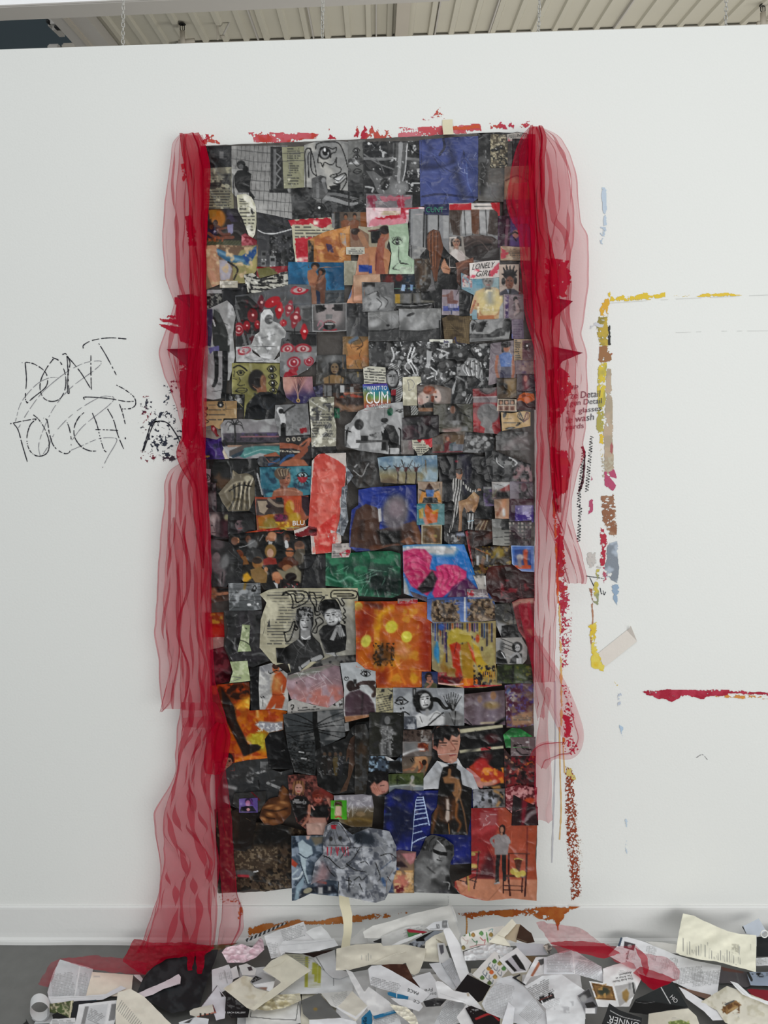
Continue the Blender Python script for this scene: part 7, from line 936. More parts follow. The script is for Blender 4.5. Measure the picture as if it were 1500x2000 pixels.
def pen(name,lines,w,col,gap=.3,s=1,yo=-.0011,par=None,label=None):
    V,F=[],[]
    for li,L in enumerate(lines):
        P=smooth_line(tp(L),10)
        d=np.gradient(P,axis=0);d/=np.hypot(d[:,0],d[:,1])[:,None]+1e-9;nr=np.stack([-d[:,1],d[:,0]],1)
        q=vn(P[:,0]/2.5,P[:,1]/2.5,s+li);ww=w/2*(.45+.9*q)
        a,b=P+nr*ww[:,None],P-nr*ww[:,None];k0=len(V)
        for i in range(len(P)):V+=[a[i],b[i]]
        for i in range(len(P)-1):
            if q[i]>gap:F.append((k0+2*i,k0+2*i+1,k0+2*i+3,k0+2*i+2))
    V=np.array(V);o=mesh_obj(name,at_y(V[:,0],V[:,1],yo),F,M_MARK,par or WALL,np.tile(lin(hx(col)),(len(V),1)),smooth=False);o['kind']='stuff'
    if label:o['label']=label
    return o
fr(20,640,.18)
for k,L in enumerate(([[(125,380),(165,375),(260,395),(370,470),(405,560),(380,650),(260,750),(180,820)],[(162,378),(175,560),(165,760),(185,822)]],
    [[(470,335),(400,430),(335,560),(325,680),(370,770),(460,800),(550,760),(600,640),(595,500),(540,370),(455,320)]],
    [[(565,290),(610,295),(625,480),(622,690),(640,715)],[(640,715),(628,500),(648,380),(605,285)],[(620,310),(760,480),(880,672)],[(880,672),(875,480),(875,280)]],
    [[(790,225),(800,185),(900,135),(1080,110),(1260,122)],[(960,170),(1050,320),(1162,535)]],
    [[(1150,622),(1240,670),(1340,750),(1360,830),(1310,875),(1215,882)],[(805,780),(800,755),(900,755),(1080,770),(1250,800),(1340,798)]],
    [[(0,1042),(150,1010),(300,985)],[(35,1040),(85,1110),(130,1270),(185,1455)],[(250,945),(300,985)]],
    [[(290,985),(215,1060),(180,1200),(205,1320),(270,1385),(350,1390),(410,1340),(420,1230),(370,1090),(305,990)]],
    [[(360,980),(400,1010),(425,1150),(470,1280),(550,1350),(620,1365),(655,1320),(660,1200),(640,1090),(610,1010)]],
    [[(800,920),(740,980),(695,1080),(700,1190),(770,1290),(860,1335),(950,1338)]],
    [[(890,925),(940,1050),(980,1210),(1015,1320),(1042,1350)],[(1055,880),(1120,1000),(1170,1170),(1230,1315)],[(925,1105),(1040,1108),(1170,1115)]],
    [[(1185,830),(1220,930),(1248,1045)],[(1248,1190),(1250,1210)]])):
    pen('crayon_letter',L,2.0,'2b2b33',.28,k,label=('crayon letter '+("D","O","N","T","hook under the T","T","O","U","C","H","exclamation mark")[k]))
pen('pencil_scribble',[[(510,538),(420,545),(280,620),(120,810),(55,1020)],[(90,1085),(200,900),(360,690),(600,490),(800,385),(960,360),(985,390),(900,470),(660,650),(480,860),(370,1080),(310,1260),(320,1370),(345,1385),(420,1270),(500,1120),(700,920),(960,760),(1080,745),(1125,770),(1060,850),(800,1060),(670,1220)],[(660,1330),(800,1270),(960,1205),(1110,1195),(1155,1230),(1060,1400),(1000,1520)]],1.3,'8a8a8e',.3,5,label='faint looping pencil scribble over the crayon words')
fr(0,0,1)
RED='ab1830'
TOPS=(([(392,276),(400,262),(405,258),(410,268),(416,258),(421,270),(432,282),(400,284)],RED,.62),([(640,272),(641,250),(645,249),(650,268),(655,266),(660,273)],RED,.8),([(688,270),(698,244),(704,262),(712,243),(720,258),(726,240),(732,256),(740,248),(748,262),(758,240),(766,260),(768,274),(700,273)],RED,.72),([(820,236),(824,220),(832,232),(846,224),(860,208),(866,222),(870,232)],'b84a62',.62),([(950,252),(956,238),(966,244),(976,230),(988,240),(998,234),(1006,246),(1020,240),(1036,234),(1046,248),(1040,254)],'b22a42',.6))
for k,(p,c,d)in enumerate(TOPS):mark('paint_dab',p,c,d,6,s=20+k,col2='b84a3c',soft=5)
mark('paint_stroke',[(484,258),(500,257),(545,259),(560,256),(600,259),(623,261),(623,270),(596,272),(575,278),(558,284),(545,294),(540,288),(520,280),(486,276)],'b8362a',.86,14,1,2.,8,'c25660',31,label='orange-red paint strip along the top left of the collage')
mark('paint_stroke',[(778,248),(860,245),(938,241),(942,257),(880,263),(800,274),(776,272)],'bf4a52',.96,16,1,2.,5,'c9707a',32,label='pink-red paint strip along the top right of the collage')
mark('paint_stroke',[(866,246),(936,242),(940,254),(868,256)],'c2502a',.95,14,1,2.,5,None,33,yo=-.0013)
for k,p in enumerate(([(318,640),(306,632),(330,634),(372,640),(372,656),(340,652)],[(305,620),(340,622),(372,630),(372,637),(320,630)],[(306,614),(330,613),(372,620),(372,628),(330,622)])):mark('paint_stroke',p,RED,.9,20,.3,2,4,None,40+k)
mark('paint_patch',[(340,580),(392,575),(395,690),(352,668),(345,640)],RED,.95,22,s=45);mark('paint_patch',[(352,320),(363,316),(366,345),(357,358)],'b8362a',.95,12,s=46);mark('paint_patch',[(360,422),(374,420),(384,452),(384,482),(368,482)],RED,.95,18,s=47);mark('paint_patch',[(348,700),(392,690),(396,880),(372,910),(356,860)],'a5142c',.9,20,s=48)
mark('paint_splatter',[(300,795),(345,790),(358,850),(362,892),(330,905),(300,896),(280,870),(284,820)],'262a38',.44,5.5,s=51,soft=14,label='dark navy splattered paint by the left drape');mark('paint_splatter',[(272,775),(296,770),(305,800),(286,845),(268,850)],'2c2c3a',.42,5,s=52,soft=12,col2='7a1a2c');mark('paint_splatter',[(318,748),(352,736),(345,770),(326,806),(318,820)],'2a3040',.46,5,s=53,soft=10);mark('paint_splatter',[(266,872),(300,878),(322,900),(300,910),(268,894)],'6a1426',.46,6,s=54,soft=10);mark('paint_patch',[(314,890),(340,886),(352,892),(340,900),(318,902)],'33202e',.9,9,s=55)
pen('brush_line',[[(278,882),(288,850),(298,826),(325,825),(345,850),(352,866)],[(280,880),(300,828),(312,824)]],2.6,'23232c',.05,9)
for k,p in enumerate(([(1062,500),(1112,508),(1118,548),(1108,580),(1066,590)],[(1070,722),(1092,716),(1112,730),(1120,760),(1104,800),(1072,860)],[(1074,870),(1108,880),(1116,920),(1108,965),(1080,985)],[(1078,975),(1092,972),(1104,1080),(1110,1150),(1106,1230),(1094,1240),(1088,1120)])):mark('paint_patch',p,RED,(.95,.96,.95,.86)[k],10,s=60+k,soft=8,col2='b02a20')
mark('dry_brush',[(1088,1090),(1106,1085),(1118,1200),(1116,1290),(1096,1316),(1090,1240)],'b0304a',.52,5,s=65,soft=9);mark('dry_brush',[(1096,1330),(1112,1340),(1122,1400),(1118,1440),(1132,1465),(1124,1480),(1102,1470)],'b02438',.6,5.5,s=66,soft=10);mark('paint_patch',[(1098,1390),(1112,1400),(1116,1430),(1108,1445),(1098,1425)],RED,.95,10,s=67)
mark('paint_stroke',[(1078,972),(1085,974),(1090,1080),(1093,1180),(1088,1180),(1084,1080)],'d0501c',.95,20,s=68,soft=3,col2='d8842c',label='thin orange line beside the right drape');mark('paint_stroke',[(1090,1180),(1095,1180),(1099,1300),(1100,1420),(1094,1422),(1093,1300)],'d8b070',.93,20,s=70,soft=2)
mark('paint_patch',[(1098,1440),(1104,1440),(1104,1462),(1098,1460)],'d07a1c',.9,9,s=69)
pen('paint_drip',[[(1093,1420),(1094,1500),(1096,1580),(1093,1640)],[(1100,1460),(1103,1510)]],3.,'d2b078',.0,3);pen('paint_drip',[[(1084,1330),(1085,1450),(1082,1560),(1080,1620),(1078,1685)]],3.2,'bcbcc0',.0,4)
for t,o,w,h in(('up',(1113,762),(16,-1),9),('ze Detail',(1114,779),(58,-4),13),('gen Detail',(1113,796),(62,-5),14),('t + glasses',(1106,813),(68,-8),13),('le wash',(1106,827),(54,-7),13),('yards',(1104,843),(36,-4),13)):
    lx,ly,f=letters(t,o,w,(1,-h));q=mesh_obj('pencil_word',at_y(lx,ly,-.0030),f,M_MARK,WALL,np.tile(lin(hx('4c4a50')),(len(lx),1)),smooth=False);q['label']='pencilled words '+t;q['kind']='stuff'
zz=lambda a,b,n,w:[(a[0]+(b[0]-a[0])*i/n+(w if i%2 else-w),a[1]+(b[1]-a[1])*i/n)for i in range(n+1)]
pen('crayon_scribble',[zz((1156,852),(1146,960),40,3),zz((1140,880),(1130,990),40,3),zz((1134,985),(1130,1058),26,3)],1.5,'26242a',.25,7,label='black zigzag crayon coils');pen('brush_line',[[(1137,872),(1142,890),(1138,940),(1128,965)]],4.5,'4a1222',.1,8)
pen('brush_line',[[(1145,1125),(1165,1128),(1180,1130)],[(1152,1128),(1160,1145)],[(1172,1148),(1175,1160),(1178,1154),(1180,1162),(1183,1156)]],1.6,'33333a',.2,9)
YL,MG='d9bb32','b04468'
for k,(p,c,d,n,ay,c2)in enumerate((([(1190,590),(1186,572),(1192,568),(1200,580),(1218,574),(1240,578),(1256,570),(1275,574),(1300,570),(1300,581),(1260,586)],YL,.86,12,2,None),([(1345,581),(1380,572),(1420,571),(1458,577),(1420,580)],'dcbc3a',.97,16,3,None),([(1296,580),(1320,576),(1350,575),(1345,582)],YL,.5,8,3,None),([(1170,600),(1188,572),(1191,588),(1189,620),(1172,620)],YL,.94,10,1,'d6a52c'),([(1166,620),(1188,612),(1190,640),(1188,680),(1168,676),(1164,650)],'8f8238',.88,10,1,'b9a03a'),([(1187,632),(1192,630),(1194,674),(1187,676)],'22201e',.97,10,1,None),([(1170,676),(1186,674),(1197,690),(1194,708),(1168,710)],'94683f',.92,10,1,'a5524c'),([(1168,710),(1186,708),(1184,760),(1182,850),(1164,850),(1166,770)],'d2be3c',.92,14,1,'a8a04c'),([(1184,718),(1194,720),(1198,840),(1200,925),(1180,930),(1178,850)],'b7a48c',.92,16,1,'a89a84'),([(1170,848),(1180,846),(1178,900),(1172,896)],YL,.7,8,1,None),([(1170,890),(1198,890),(1200,930),(1176,934)],'b5ad98',.55,7,2,None),([(1190,862),(1198,862),(1198,890),(1190,884)],'a55a5a',.9,12,1,None),([(1180,920),(1200,916),(1206,936),(1190,930),(1204,948),(1198,960),(1180,950)],MG,.92,14,1,None),([(1154,928),(1162,924),(1160,938),(1152,940)],MG,.85,10,1,None),([(1150,975),(1160,972),(1158,1000),(1148,1006)],MG,.97,14,1,None),([(1172,968),(1200,964),(1206,1010),(1205,1052),(1190,1046),(1176,1020)],'8c5c40',.8,10,3,'9c7458'),([(1172,1030),(1182,1034),(1188,1060),(1180,1110),(1172,1108)],'ae2038',.86,8,1,None),([(1174,1100),(1186,1104),(1186,1140),(1178,1140)],'b04a60',.5,5,1,None),([(1188,1058),(1206,1056),(1210,1110),(1206,1140),(1184,1130),(1180,1110)],'7f8790',.86,14,1,'a9b4c0'),([(1192,1144),(1210,1138),(1206,1186),(1200,1176)],'8fa6bd',.9,14,1,None),([(1142,1080),(1170,1076),(1176,1110),(1150,1110)],'c2beb8',.6,8,1,None),([(1164,1110),(1172,1110),(1170,1180),(1160,1190),(1158,1150)],'c9b94a',.7,7,1,'8f9470'),([(1150,1148),(1158,1150),(1160,1185),(1154,1180)],'9a684c',.9,12,1,None),([(1148,1220),(1166,1214),(1168,1272),(1182,1300),(1180,1312),(1154,1306),(1154,1270)],YL,.93,12,1,'dccb5a'),([(1192,1322),(1200,1324),(1214,1338),(1206,1342)],YL,.5,6,1,None),([(1174,364),(1184,364),(1186,440),(1178,442)],'b9c8d6',.9,20,1,None),([(1168,440),(1186,440),(1184,480),(1172,476)],'b5c4d2',.45,5,1,None),([(1206,1345),(1216,1345),(1214,1384),(1206,1380)],'bcc4d2',.6,6,1,None),([(1208,1412),(1218,1420),(1218,1442),(1210,1432)],'afc4d8',.9,12,1,None),([(1220,1594),(1226,1594),(1226,1670),(1220,1660)],'c2d2e0',.8,12,1,None),([(1165,628),(1180,622),(1180,640),(1140,644)],'c6c9ce',.7,12,2,None))):
    mark('paint_stroke',p,c,d,n,1,ay,4,c2,80+k)
pen('paint_drip',[[(1156,1180),(1158,1210),(1154,1240),(1155,1258)]],3.,'a9785c',0,6)
mark('dry_brush',[(1103,1495),(1120,1500),(1128,1600),(1132,1690),(1136,1750),(1116,1762),(1108,1680),(1103,1580)],'8c3c20',.66,4.5,s=120,soft=5,label='rust coloured dry brush column below the right drape');mark('dry_brush',[(1114,1530),(1130,1570),(1144,1690),(1138,1720),(1122,1700)],'b08a6c',.34,4,s=121,soft=10);mark('paint_patch',[(1104,1496),(1116,1500),(1126,1522),(1120,1532),(1106,1516)],'cdb96c',.9,10,s=122)
mark('paint_stroke',[(1254,1351),(1262,1345),(1340,1347),(1400,1346),(1500,1352),(1560,1355),(1560,1366),(1500,1361),(1440,1357),(1382,1361),(1374,1367),(1342,1359),(1334,1362),(1312,1372),(1300,1366),(1286,1366),(1262,1358)],'a01230',.93,16,.4,2,4,'b02a44',123,label='crimson paint line at the right edge of the wall');mark('paint_stroke',[(1380,1354),(1440,1354),(1560,1362),(1560,1372),(1480,1366),(1400,1364)],'cf8a3c',.6,6,.6,1,3,None,124,yo=-.0007)
yb_=-.0070
mark('paint_stroke',[(480,1808),(520,1803),(590,1794),(640,1793),(700,1786),(770,1783),(815,1781),(770,1790),(720,1800),(668,1806),(640,1806),(560,1812),(500,1826),(484,1836)],'b5682a',.84,14,1,1.6,6,'c27c46',130,yb_,BASE,label='orange paint along the baseboard, left of the tape');mark('paint_stroke',[(890,1783),(960,1778),(1040,1772),(1104,1769),(1138,1770),(1110,1782),(1096,1800),(1090,1812),(1078,1800),(1060,1796),(1030,1790),(1000,1792),(960,1788),(915,1798),(905,1792)],'b0642a',.9,14,1,1.4,5,'a5521f',131,yb_,BASE,label='orange paint along the baseboard, right of the tape')
mark('dry_brush',[(428,1748),(472,1746),(472,1767),(430,1767)],'b06a3c',.46,4.5,s=132,soft=10);mark('paint_patch',[(462,1770),(474,1770),(474,1790),(466,1800)],'b8763c',.7,8,s=133,yo=yb_,par=BASE)
pen('paint_drip',[[(911,1790),(912,1806),(911,1824)]],3,'c08a4c',0,2,yb_-.0003,BASE);pen('paint_drip',[[(1089,1805),(1090,1817)]],2.5,'b5682a',0,3,yb_-.0003,BASE)
pen('pencil_line',[[(875,1748),(876,1758),(875,1768)],[(1300,650),(1400,647),(1500,646)],[(1190,592),(1320,584),(1500,576)]],1.0,'cbccc9',.4,4)
pen('pencil_line',[[(1360,1480),(1372,1474),(1382,1484)],[(20,1782),(22,1790)],[(1440,1470),(1452,1500)],[(292,690),(304,694)]],1.3,'9a9a9a',.3,4)
# masking tapes
def tape(poly3,label,cat='tape',w=None):
    pts=np.array(poly3,float);root=mesh_obj('masking_tape',pts[:,:],[tuple(range(i,i+2))+(i+3,i+2)for i in range(0,len(pts)-2,2)],M_TAPE);tag(root,label,cat);return root
a3=lambda x,y,Y:at_y(np.array(float(x)),np.array(float(y)),Y)
tape([a3(864,234,-.002),a3(884,233,-.002),a3(864,246,-.004),a3(884,245,-.004),a3(865,255,-.02),a3(885,254,-.02),a3(866,263,-.031),a3(886,262,-.031)],'short pale masking tape over the top edge of the collage')
r0=[]
for x0,x1,y,Y in((661,679,1728,-.056),(662,680,1745,-.058),(663,684,1768,-.062),(668,688,1785,-.075),(671,688,1805,-.085),(671,687,1822,-.095),(668,684,1838,-.11),(666,684,1852,-.125),(672,690,1862,-.14)):r0+=[a3(x0,y,Y),a3(x1,y,Y)]
tape(r0,'long pale masking tape hanging from the bottom of the collage to the papers')
r0=[]
for t in np.linspace(0,1,7):r0+=[a3(1168+60*t,1276-48*t,-.0015),a3(1180+64*t,1304-51*t,-.0015-.0015*t)]
tp3=tape(r0,'wide diagonal masking tape stuck on the bare wall at right')
r0=[a3(1226,1232,-.003),a3(1244,1252,-.003),a3(1232,1222,-.014),a3(1236,1232,-.01)]
q=mesh_obj('curled_end',np.array(r0),[(0,1,3,2)],M_TAPE2,tp3);tp3.data.materials[0]=M_TAPE2
fr(0,0,1)
for p in([(343,577),(378,574),(378,608)],[(325,682),(390,679),(392,745),(366,716)],[(1072,580),(1119,588),(1086,618),(1072,626)],[(1080,677),(1139,689),(1098,706),(1082,734)]):
    P=torn(np.array(p,float),.5);x,y,sd,Fq=cells(P,3.);mesh_obj('paper_spike',at_y(x,y,-.030-.006*np.exp(sd/6))-REL,Fq,M_PRINT,COLLAGE,np.tile(lin(hx('3d2028')),(len(x),1)))['label']='dark red paper spike at the collage edge'
# ---------------------------------------------------------------- red tulle: folded sheer layers
def tulle(name,rows,Y,m,par,f=(3.2,5.1),a=(.10,.05),seed=0,nu=96,dy=5.,lean=.008,label=None,wave=2.5,drift=1.1):
    R=np.array(rows,float);ys=np.arange(R[0,0],R[-1,0]+.1,dy);xl=np.interp(ys,R[:,0],R[:,1]);xr=np.interp(ys,R[:,0],R[:,2])
    k=np.array([.25,.5,.25])
    for _ in range(3):
        xl[1:-1]=np.convolve(xl,k,'valid');xr[1:-1]=np.convolve(xr,k,'valid')
    u,yy=np.meshgrid(np.linspace(0,1,nu),ys);XL,XR=xl[:,None],xr[:,None]
    uh=np.where(u<.5,np.abs(u-.03),1-np.abs(.97-u));win=np.clip(np.sin(np.pi*u)*1.6,0,1);w=0;dep=0
    for i,(ff,aa)in enumerate(zip(f,a)):
        ph=drift*2*(fbm(yy/(190./(1+i*.5)),yy*0+i*3.7,seed+i,2))+.5*fbm(yy/90.,u*2.5,seed+9+i,2)
        aa=aa*.72;w=w+aa*np.sin(2*np.pi*(ff*u+ph));dep=dep+aa*np.cos(2*np.pi*(ff*u+ph)+.7)
    w=w+.016*np.sin(2*np.pi*(8.7*u+2.2*fbm(yy/150.,u*3,seed+40,2)))*sstep(.35,.65,fbm(yy/110.,u*2,seed+41,2));X=XL+(XR-XL)*np.clip(uh+w*win,0,1)+wave*(fbm(yy/40.,u*1.5,seed+20,2)-.5)*2
    Yd=Y-.05*np.abs(dep)-lean*fbm(u*2,yy/120.,seed+5,2)
    P=at_y(X,yy+1.5*(fbm(u*5,yy*0,seed+31)-.5)*4,-.05);t_=(Yd-CAM[1])/(P[...,1]-CAM[1])
    P=CAM+(P-CAM)*t_[...,None];P[...,2]=np.maximum(P[...,2],.012+.004*np.sin(u*40))
    n,mm=len(ys),nu;b=(np.arange(n-1)[:,None]*mm+np.arange(mm-1)[None]).ravel()
    o=mesh_obj(name,P.reshape(-1,3)-np.array(par.location),np.stack([b,b+mm,b+mm+1,b+1],1),m,par)
    if label:o['label']=label
    return o
LD=empty('tulle_drape',tuple(at_y(np.array(390.),np.array(1850.),-.06)));tag(LD,'floor-length red tulle drape at the left edge of the collage, knotted midway','drape')
tulle('outer_layer',[(263,350,388),(275,337,398),(330,329,404),(400,320,404),(440,316,403),(540,321,402),(590,340,404),(640,325,404),(690,308,404),(735,320,404),(760,332,404),(800,345,402),(850,358,402),(895,370,400)],-.046,M_TULLE,LD,seed=1)
tulle('inner_layer',[(264,352,396),(300,350,406),(400,342,405),(540,345,402),(600,352,404),(690,345,406),(760,352,404),(860,360,403),(895,372,400)],-.052,M_TULLE,LD,(3.1,2.2),(.07,.04),seed=2)
tulle('gathered_band',[(260,350,388),(285,352,404),(330,362,411),(400,369,408),(480,368,403),(560,372,403),(640,370,404),(700,366,398),(780,362,396),(850,356,397),(890,344,402),(910,352,402),(950,374,404),(1010,380,404),(1060,386,402),(1110,394,398)],-.058,M_TULLE2,LD,(2.4,5.),(.10,.05),seed=3,label='dense gathered red band of the left drape')
tulle('gathered_band',[(840,384,390),(870,372,398),(880,362,402),(930,370,404),(1050,384,408),(1200,384,408),(1330,388,414),(1410,396,420),(1450,406,412)],-.062,M_TULLE3,LD,(2.,4.),(.12,.06),seed=4)
tulle('outer_layer',[(896,370,400),(915,332,402),(945,318,406),(985,320,408),(1100,308,412),(1240,300,412),(1290,310,414),(1330,312,412),(1388,316,414)],-.05,M_TULLE,LD,(3.6,6.1),(.09,.05),seed=5)
tulle('inner_layer',[(900,368,402),(940,345,406),(1060,340,412),(1200,348,414),(1330,350,420),(1420,356,446)],-.056,M_TULLE,LD,(4.4,2.6),(.09,.07),seed=6)
tulle('inner_layer',[(1010,338,342),(1060,326,358),(1180,318,356),(1300,330,350),(1372,316,338),(1392,311,316)],-.058,M_TULLE,LD,(1.6,2.6),(.2,.1),seed=17)
tulle('gathered_band',[(1412,424,440),(1432,404,450),(1480,398,447),(1500,398,440),(1516,402,424)],-.064,M_TULLE2,LD,(1.4,3.),(.1,.05),seed=7,label='dense red patch of tulle over the orange picture')
tulle('outer_layer',[(1372,352,422),(1420,345,450),(1500,343,440),(1540,328,425),(1585,300,424),(1630,304,424),(1690,312,428),(1740,312,424),(1790,292,424),(1838,276,420),(1862,262,415)],-.056,M_TULLE,LD,(3.4,5.3),(.11,.06),seed=8,nu=120,drift=1.6)
tulle('inner_layer',[(1400,356,420),(1520,345,412),(1590,316,412),(1680,322,420),(1780,304,414),(1850,280,412)],-.064,M_TULLE,LD,(2.3,4.2),(.12,.07),seed=9,nu=110,drift=2.0)
tulle('side_strip',[(1490,418,440),(1560,422,448),(1640,428,456),(1740,432,462),(1775,434,476),(1815,430,476),(1845,426,456)],-.066,M_TULLE,LD,(1.3,2.9),(.16,.08),seed=10,nu=40)
RD=empty('tulle_drape',tuple(at_y(np.array(1080.),np.array(1600.),-.06)));tag(RD,'long red tulle drape gathered at the upper right corner of the collage','drape')
tulle('outer_layer',[(251,1032,1056),(265,1018,1090),(300,1005,1113),(340,996,1124),(400,988,1131),(440,1000,1134),(455,1012,1146),(500,1020,1149),(560,1024,1146),(610,1030,1140),(650,1036,1131),(690,1040,1143),(760,1042,1146),(840,1044,1141),(868,1044,1134),(880,1044,1142),(930,1044,1124),(970,1046,1114),(1005,1062,1114),(1045,1077,1124),(1092,1090,1137),(1128,1100,1145),(1138,1106,1140)],-.048,M_TULLE,RD,(3.2,5.2),(.10,.05),seed=11,nu=120)
tulle('inner_layer',[(252,1030,1056),(300,1012,1104),(400,1010,1118),(450,1010,1120),(500,1014,1112),(600,1020,1108),(700,1046,1124),(850,1046,1120),(960,1046,1112),(1060,1042,1096),(1160,1042,1086),(1240,1044,1082),(1330,1042,1080)],-.054,M_TULLE,RD,(4.6,2.8),(.09,.06),seed=12,nu=110)
tulle('gathered_band',[(249,1034,1058),(270,1030,1066),(320,1030,1062),(400,1032,1064),(450,1034,1070),(520,1036,1084),(590,1036,1092),(650,1042,1092),(700,1060,1090),(780,1066,1090),(880,1070,1092),(960,1077,1096),(1000,1084,1093)],-.06,M_TULLE2,RD,(2.2,4.8),(.12,.06),seed=13,label='dense gathered red band of the right drape')
tulle('side_strip',[(395,985,1036),(360,992,1040)][::-1]+[(420,990,1036),(440,1000,1030)],-.056,M_TULLE,RD,(2.,3.),(.15,.08),seed=14,nu=40)
def tail(pts,par,m,seed,Y=-.058,nu=26,f=1.6,a=.16):
    A=np.array(pts,float);S_=smooth_line(A,10);c,w=S_[:,:2],S_[:,2];d=np.gradient(c,axis=0);d/=np.hypot(d[:,0],d[:,1])[:,None];nr=np.stack([-d[:,1],d[:,0]],1)
    u=np.linspace(-.5,.5,nu)[None];L=np.linspace(0,1,len(c))[:,None]
    ph=1.5*fbm(L*3,L*0,seed);uu=u+a*np.sin(2*np.pi*(f*u+ph))*np.cos(np.pi*u)
    X=c[:,None,0]+nr[:,None,0]*w[:,None]*uu;Yy=c[:,None,1]+nr[:,None,1]*w[:,None]*uu
    P=at_y(X,Yy,Y);dd=.010*np.cos(2*np.pi*(f*u+ph))+.01*np.sin(9*L);P[...,1]+=dd
    n,mm=len(c),nu;b=(np.arange(n-1)[:,None]*mm+np.arange(mm-1)[None]).ravel()
    return mesh_obj('loose_tail',P.reshape(-1,3)-np.array(par.location),np.stack([b,b+mm,b+mm+1,b+1],1),m,par)
tail([(1022,1175,26),(1036,1240,24),(1056,1290,40),(1082,1345,52),(1104,1395,50),(1116,1432,44),(1108,1458,40),(1085,1462,40),(1062,1470,50),(1048,1490,44)],RD,M_TULLE,41,-.078)
tail([(1070,1340,10),(1060,1400,16),(1056,1450,26),(1058,1520,34),(1064,1600,30)],RD,M_TULLE,42,-.09,f=1.)
tail([(1045,1240,30),(1050,1330,22),(1056,1400,18)],RD,M_TULLE,43,-.07)
RD.location.y-=.016
# ---------------------------------------------------------------- loose papers heaped on the floor, every sheet a thing of its own
ZB=np.full((520,400),1e9);YB=-.34
def P(name,label,poly,*ops,cat='paper',curl=.004,tear=3,step=1.3,m=None,let=None,lift=.0012,tilt=.03,crumple=0,group=None):
    p=[(x,1200 if y>1095 and FR[2]<1 else y)for x,y in poly];A=tp(p);A=np.array([(x if x<1497 else 1570,y)for x,y in A]);step=1.05 if name=='text_page' else step
    sd_=CN[0]=CN[0]+1;A=torn(A,max(tear*FR[2],.3),6.,sd_)
    cx,py0=A[:,0].mean(),A[:,1].min();zt=float(at_y(np.array(cx),np.array(py0),-.03)[2])
    sl=(max(zt,0)+.004)/.31 if zt>-.02 else tilt+.04*(random.Random(sd_).random()-.5)
    def disp(x,y):
        f=(fbm(x/55.,y/30.,sd_,2)-.5)*2*curl+(fbm(x/20.,y/14.,sd_+5,2)-.5)*curl*.5
        if crumple:f=f+crumple*(1-np.abs(2*fbm(x/13.,y/10.,sd_+7,3)-1))**2
        return f
    def tof(x,y,z0):
        d=rays(x,y);t=(z0+sl*(CAM[1]-YB)-CAM[2])/np.minimum(d[...,2]-sl*d[...,1],-1e-4)
        t=np.minimum(t,(-.0165-CAM[1])/d[...,1])-disp(x,y)
        return t,d
    x0,y0=np.floor(A.min(0)/4).astype(int)-1;x1,y1=np.ceil(A.max(0)/4).astype(int)+1
    gx,gy=np.meshgrid(np.arange(max(x0,0),min(x1,399)+1),np.arange(y0,min(y1,519)+1));mk=sdpoly(gx*4.,gy*4.,A)<3
    gx,gy=gx[mk],gy[mk];z0=.004
    for _ in range(120):
        t,d=tof(gx*4.,gy*4.,z0)
        if((t<=ZB[gy,gx]-lift)&(CAM[2]+d[:,2]*t>.002)).mean()>.985:break
        z0+=.0015
    t=np.minimum(t,np.minimum(ZB[gy,gx]-lift*.6,(.002-CAM[2])/d[:,2]));ZB[gy,gx]=t
    x,y,sd,Fq=cells(A,step);t,d=tof(x,y,z0);t=np.minimum(t,(.0018-CAM[2])/d[:,2]);W=CAM+d*t[:,None]
    c=W.mean(0);c[2]=W[:,2].min()
    o=mesh_obj(name,W-c,Fq,m or M_PAPER,None,None if m else paint(x,y,sd,A,list(ops)+[V(40,.025,sd_)],1.17));o.location=c
    tag(o,label,cat,group)
    for L in(let or[]):
        k=FR[2];lx,ly,f=letters(L[0],tp(L[1])[0],np.array(L[2])*k,np.array(L[3])*k,L[5]if len(L)>5 else 0)
        t,d=tof(lx,ly,z0);q=mesh_obj('lettering',CAM+d*(t-.0012)[:,None]-c,f,M_PAPER,o,np.tile(lin(hx(L[4])),(len(lx),1)),smooth=False)
    return o
W1,W2,CR,CR2='d9d8d7','cfcfd0','d6d1c0','c9c3ae'
Q=lambda x:fr(x,1780,.2)
# bottom layer
Q(480)
for k,(x,lab)in enumerate(((-60,'plain white sheet at the bottom of the pile, under the dark gallery card'),(240,'plain white sheet at the bottom of the pile, below the green striped page'),(560,'plain white sheet under the cream folded sheet, low in the pile'),(900,'plain white sheet at the bottom of the pile, near the dark curled photo'),(1280,'plain grey-white sheet under the pile, beside the black square'),(1650,'plain white sheet at the bottom, under the folded double page'),(2200,'plain white sheet under the article pages right of the pile centre'),(2700,'plain off-white sheet at the bottom of the pile near the black book'))):
    P('plain_sheet',lab,[(x,560+60*(k%2)),(x+560,520+40*(k%3)),(x+620,1050),(x-30,1100)]if k!=1 else[(x-60,560),(x+500,540),(x+420,790),(x-100,800)],B((W2,W1,CR,W2)[k%4]))
Q(0)
P('text_page','grey two-column text page at the left end of the pile',[(585,470),(910,560),(900,640),(850,890),(480,900),(462,790),(520,600)],B('c3c4c6'),TX(500,600,730,830,13,120,-8,.1),TX(760,600,870,830,13,120,-8,.1),S([(780,540),(725,860)],12,'d8d8d8'),tear=5)
P('cream_sheet','blank cream sheet beside the two-column page at far left',[(900,590),(1300,620),(1285,770),(1160,830),(840,825)],B('dbd0c0'),RC(915,630,975,642,150,3,.6))
P('paper_scrap','tiny white scrap beside the big black sheet',[(1300,620),(1365,618),(1395,660),(1380,692)],B(W1))
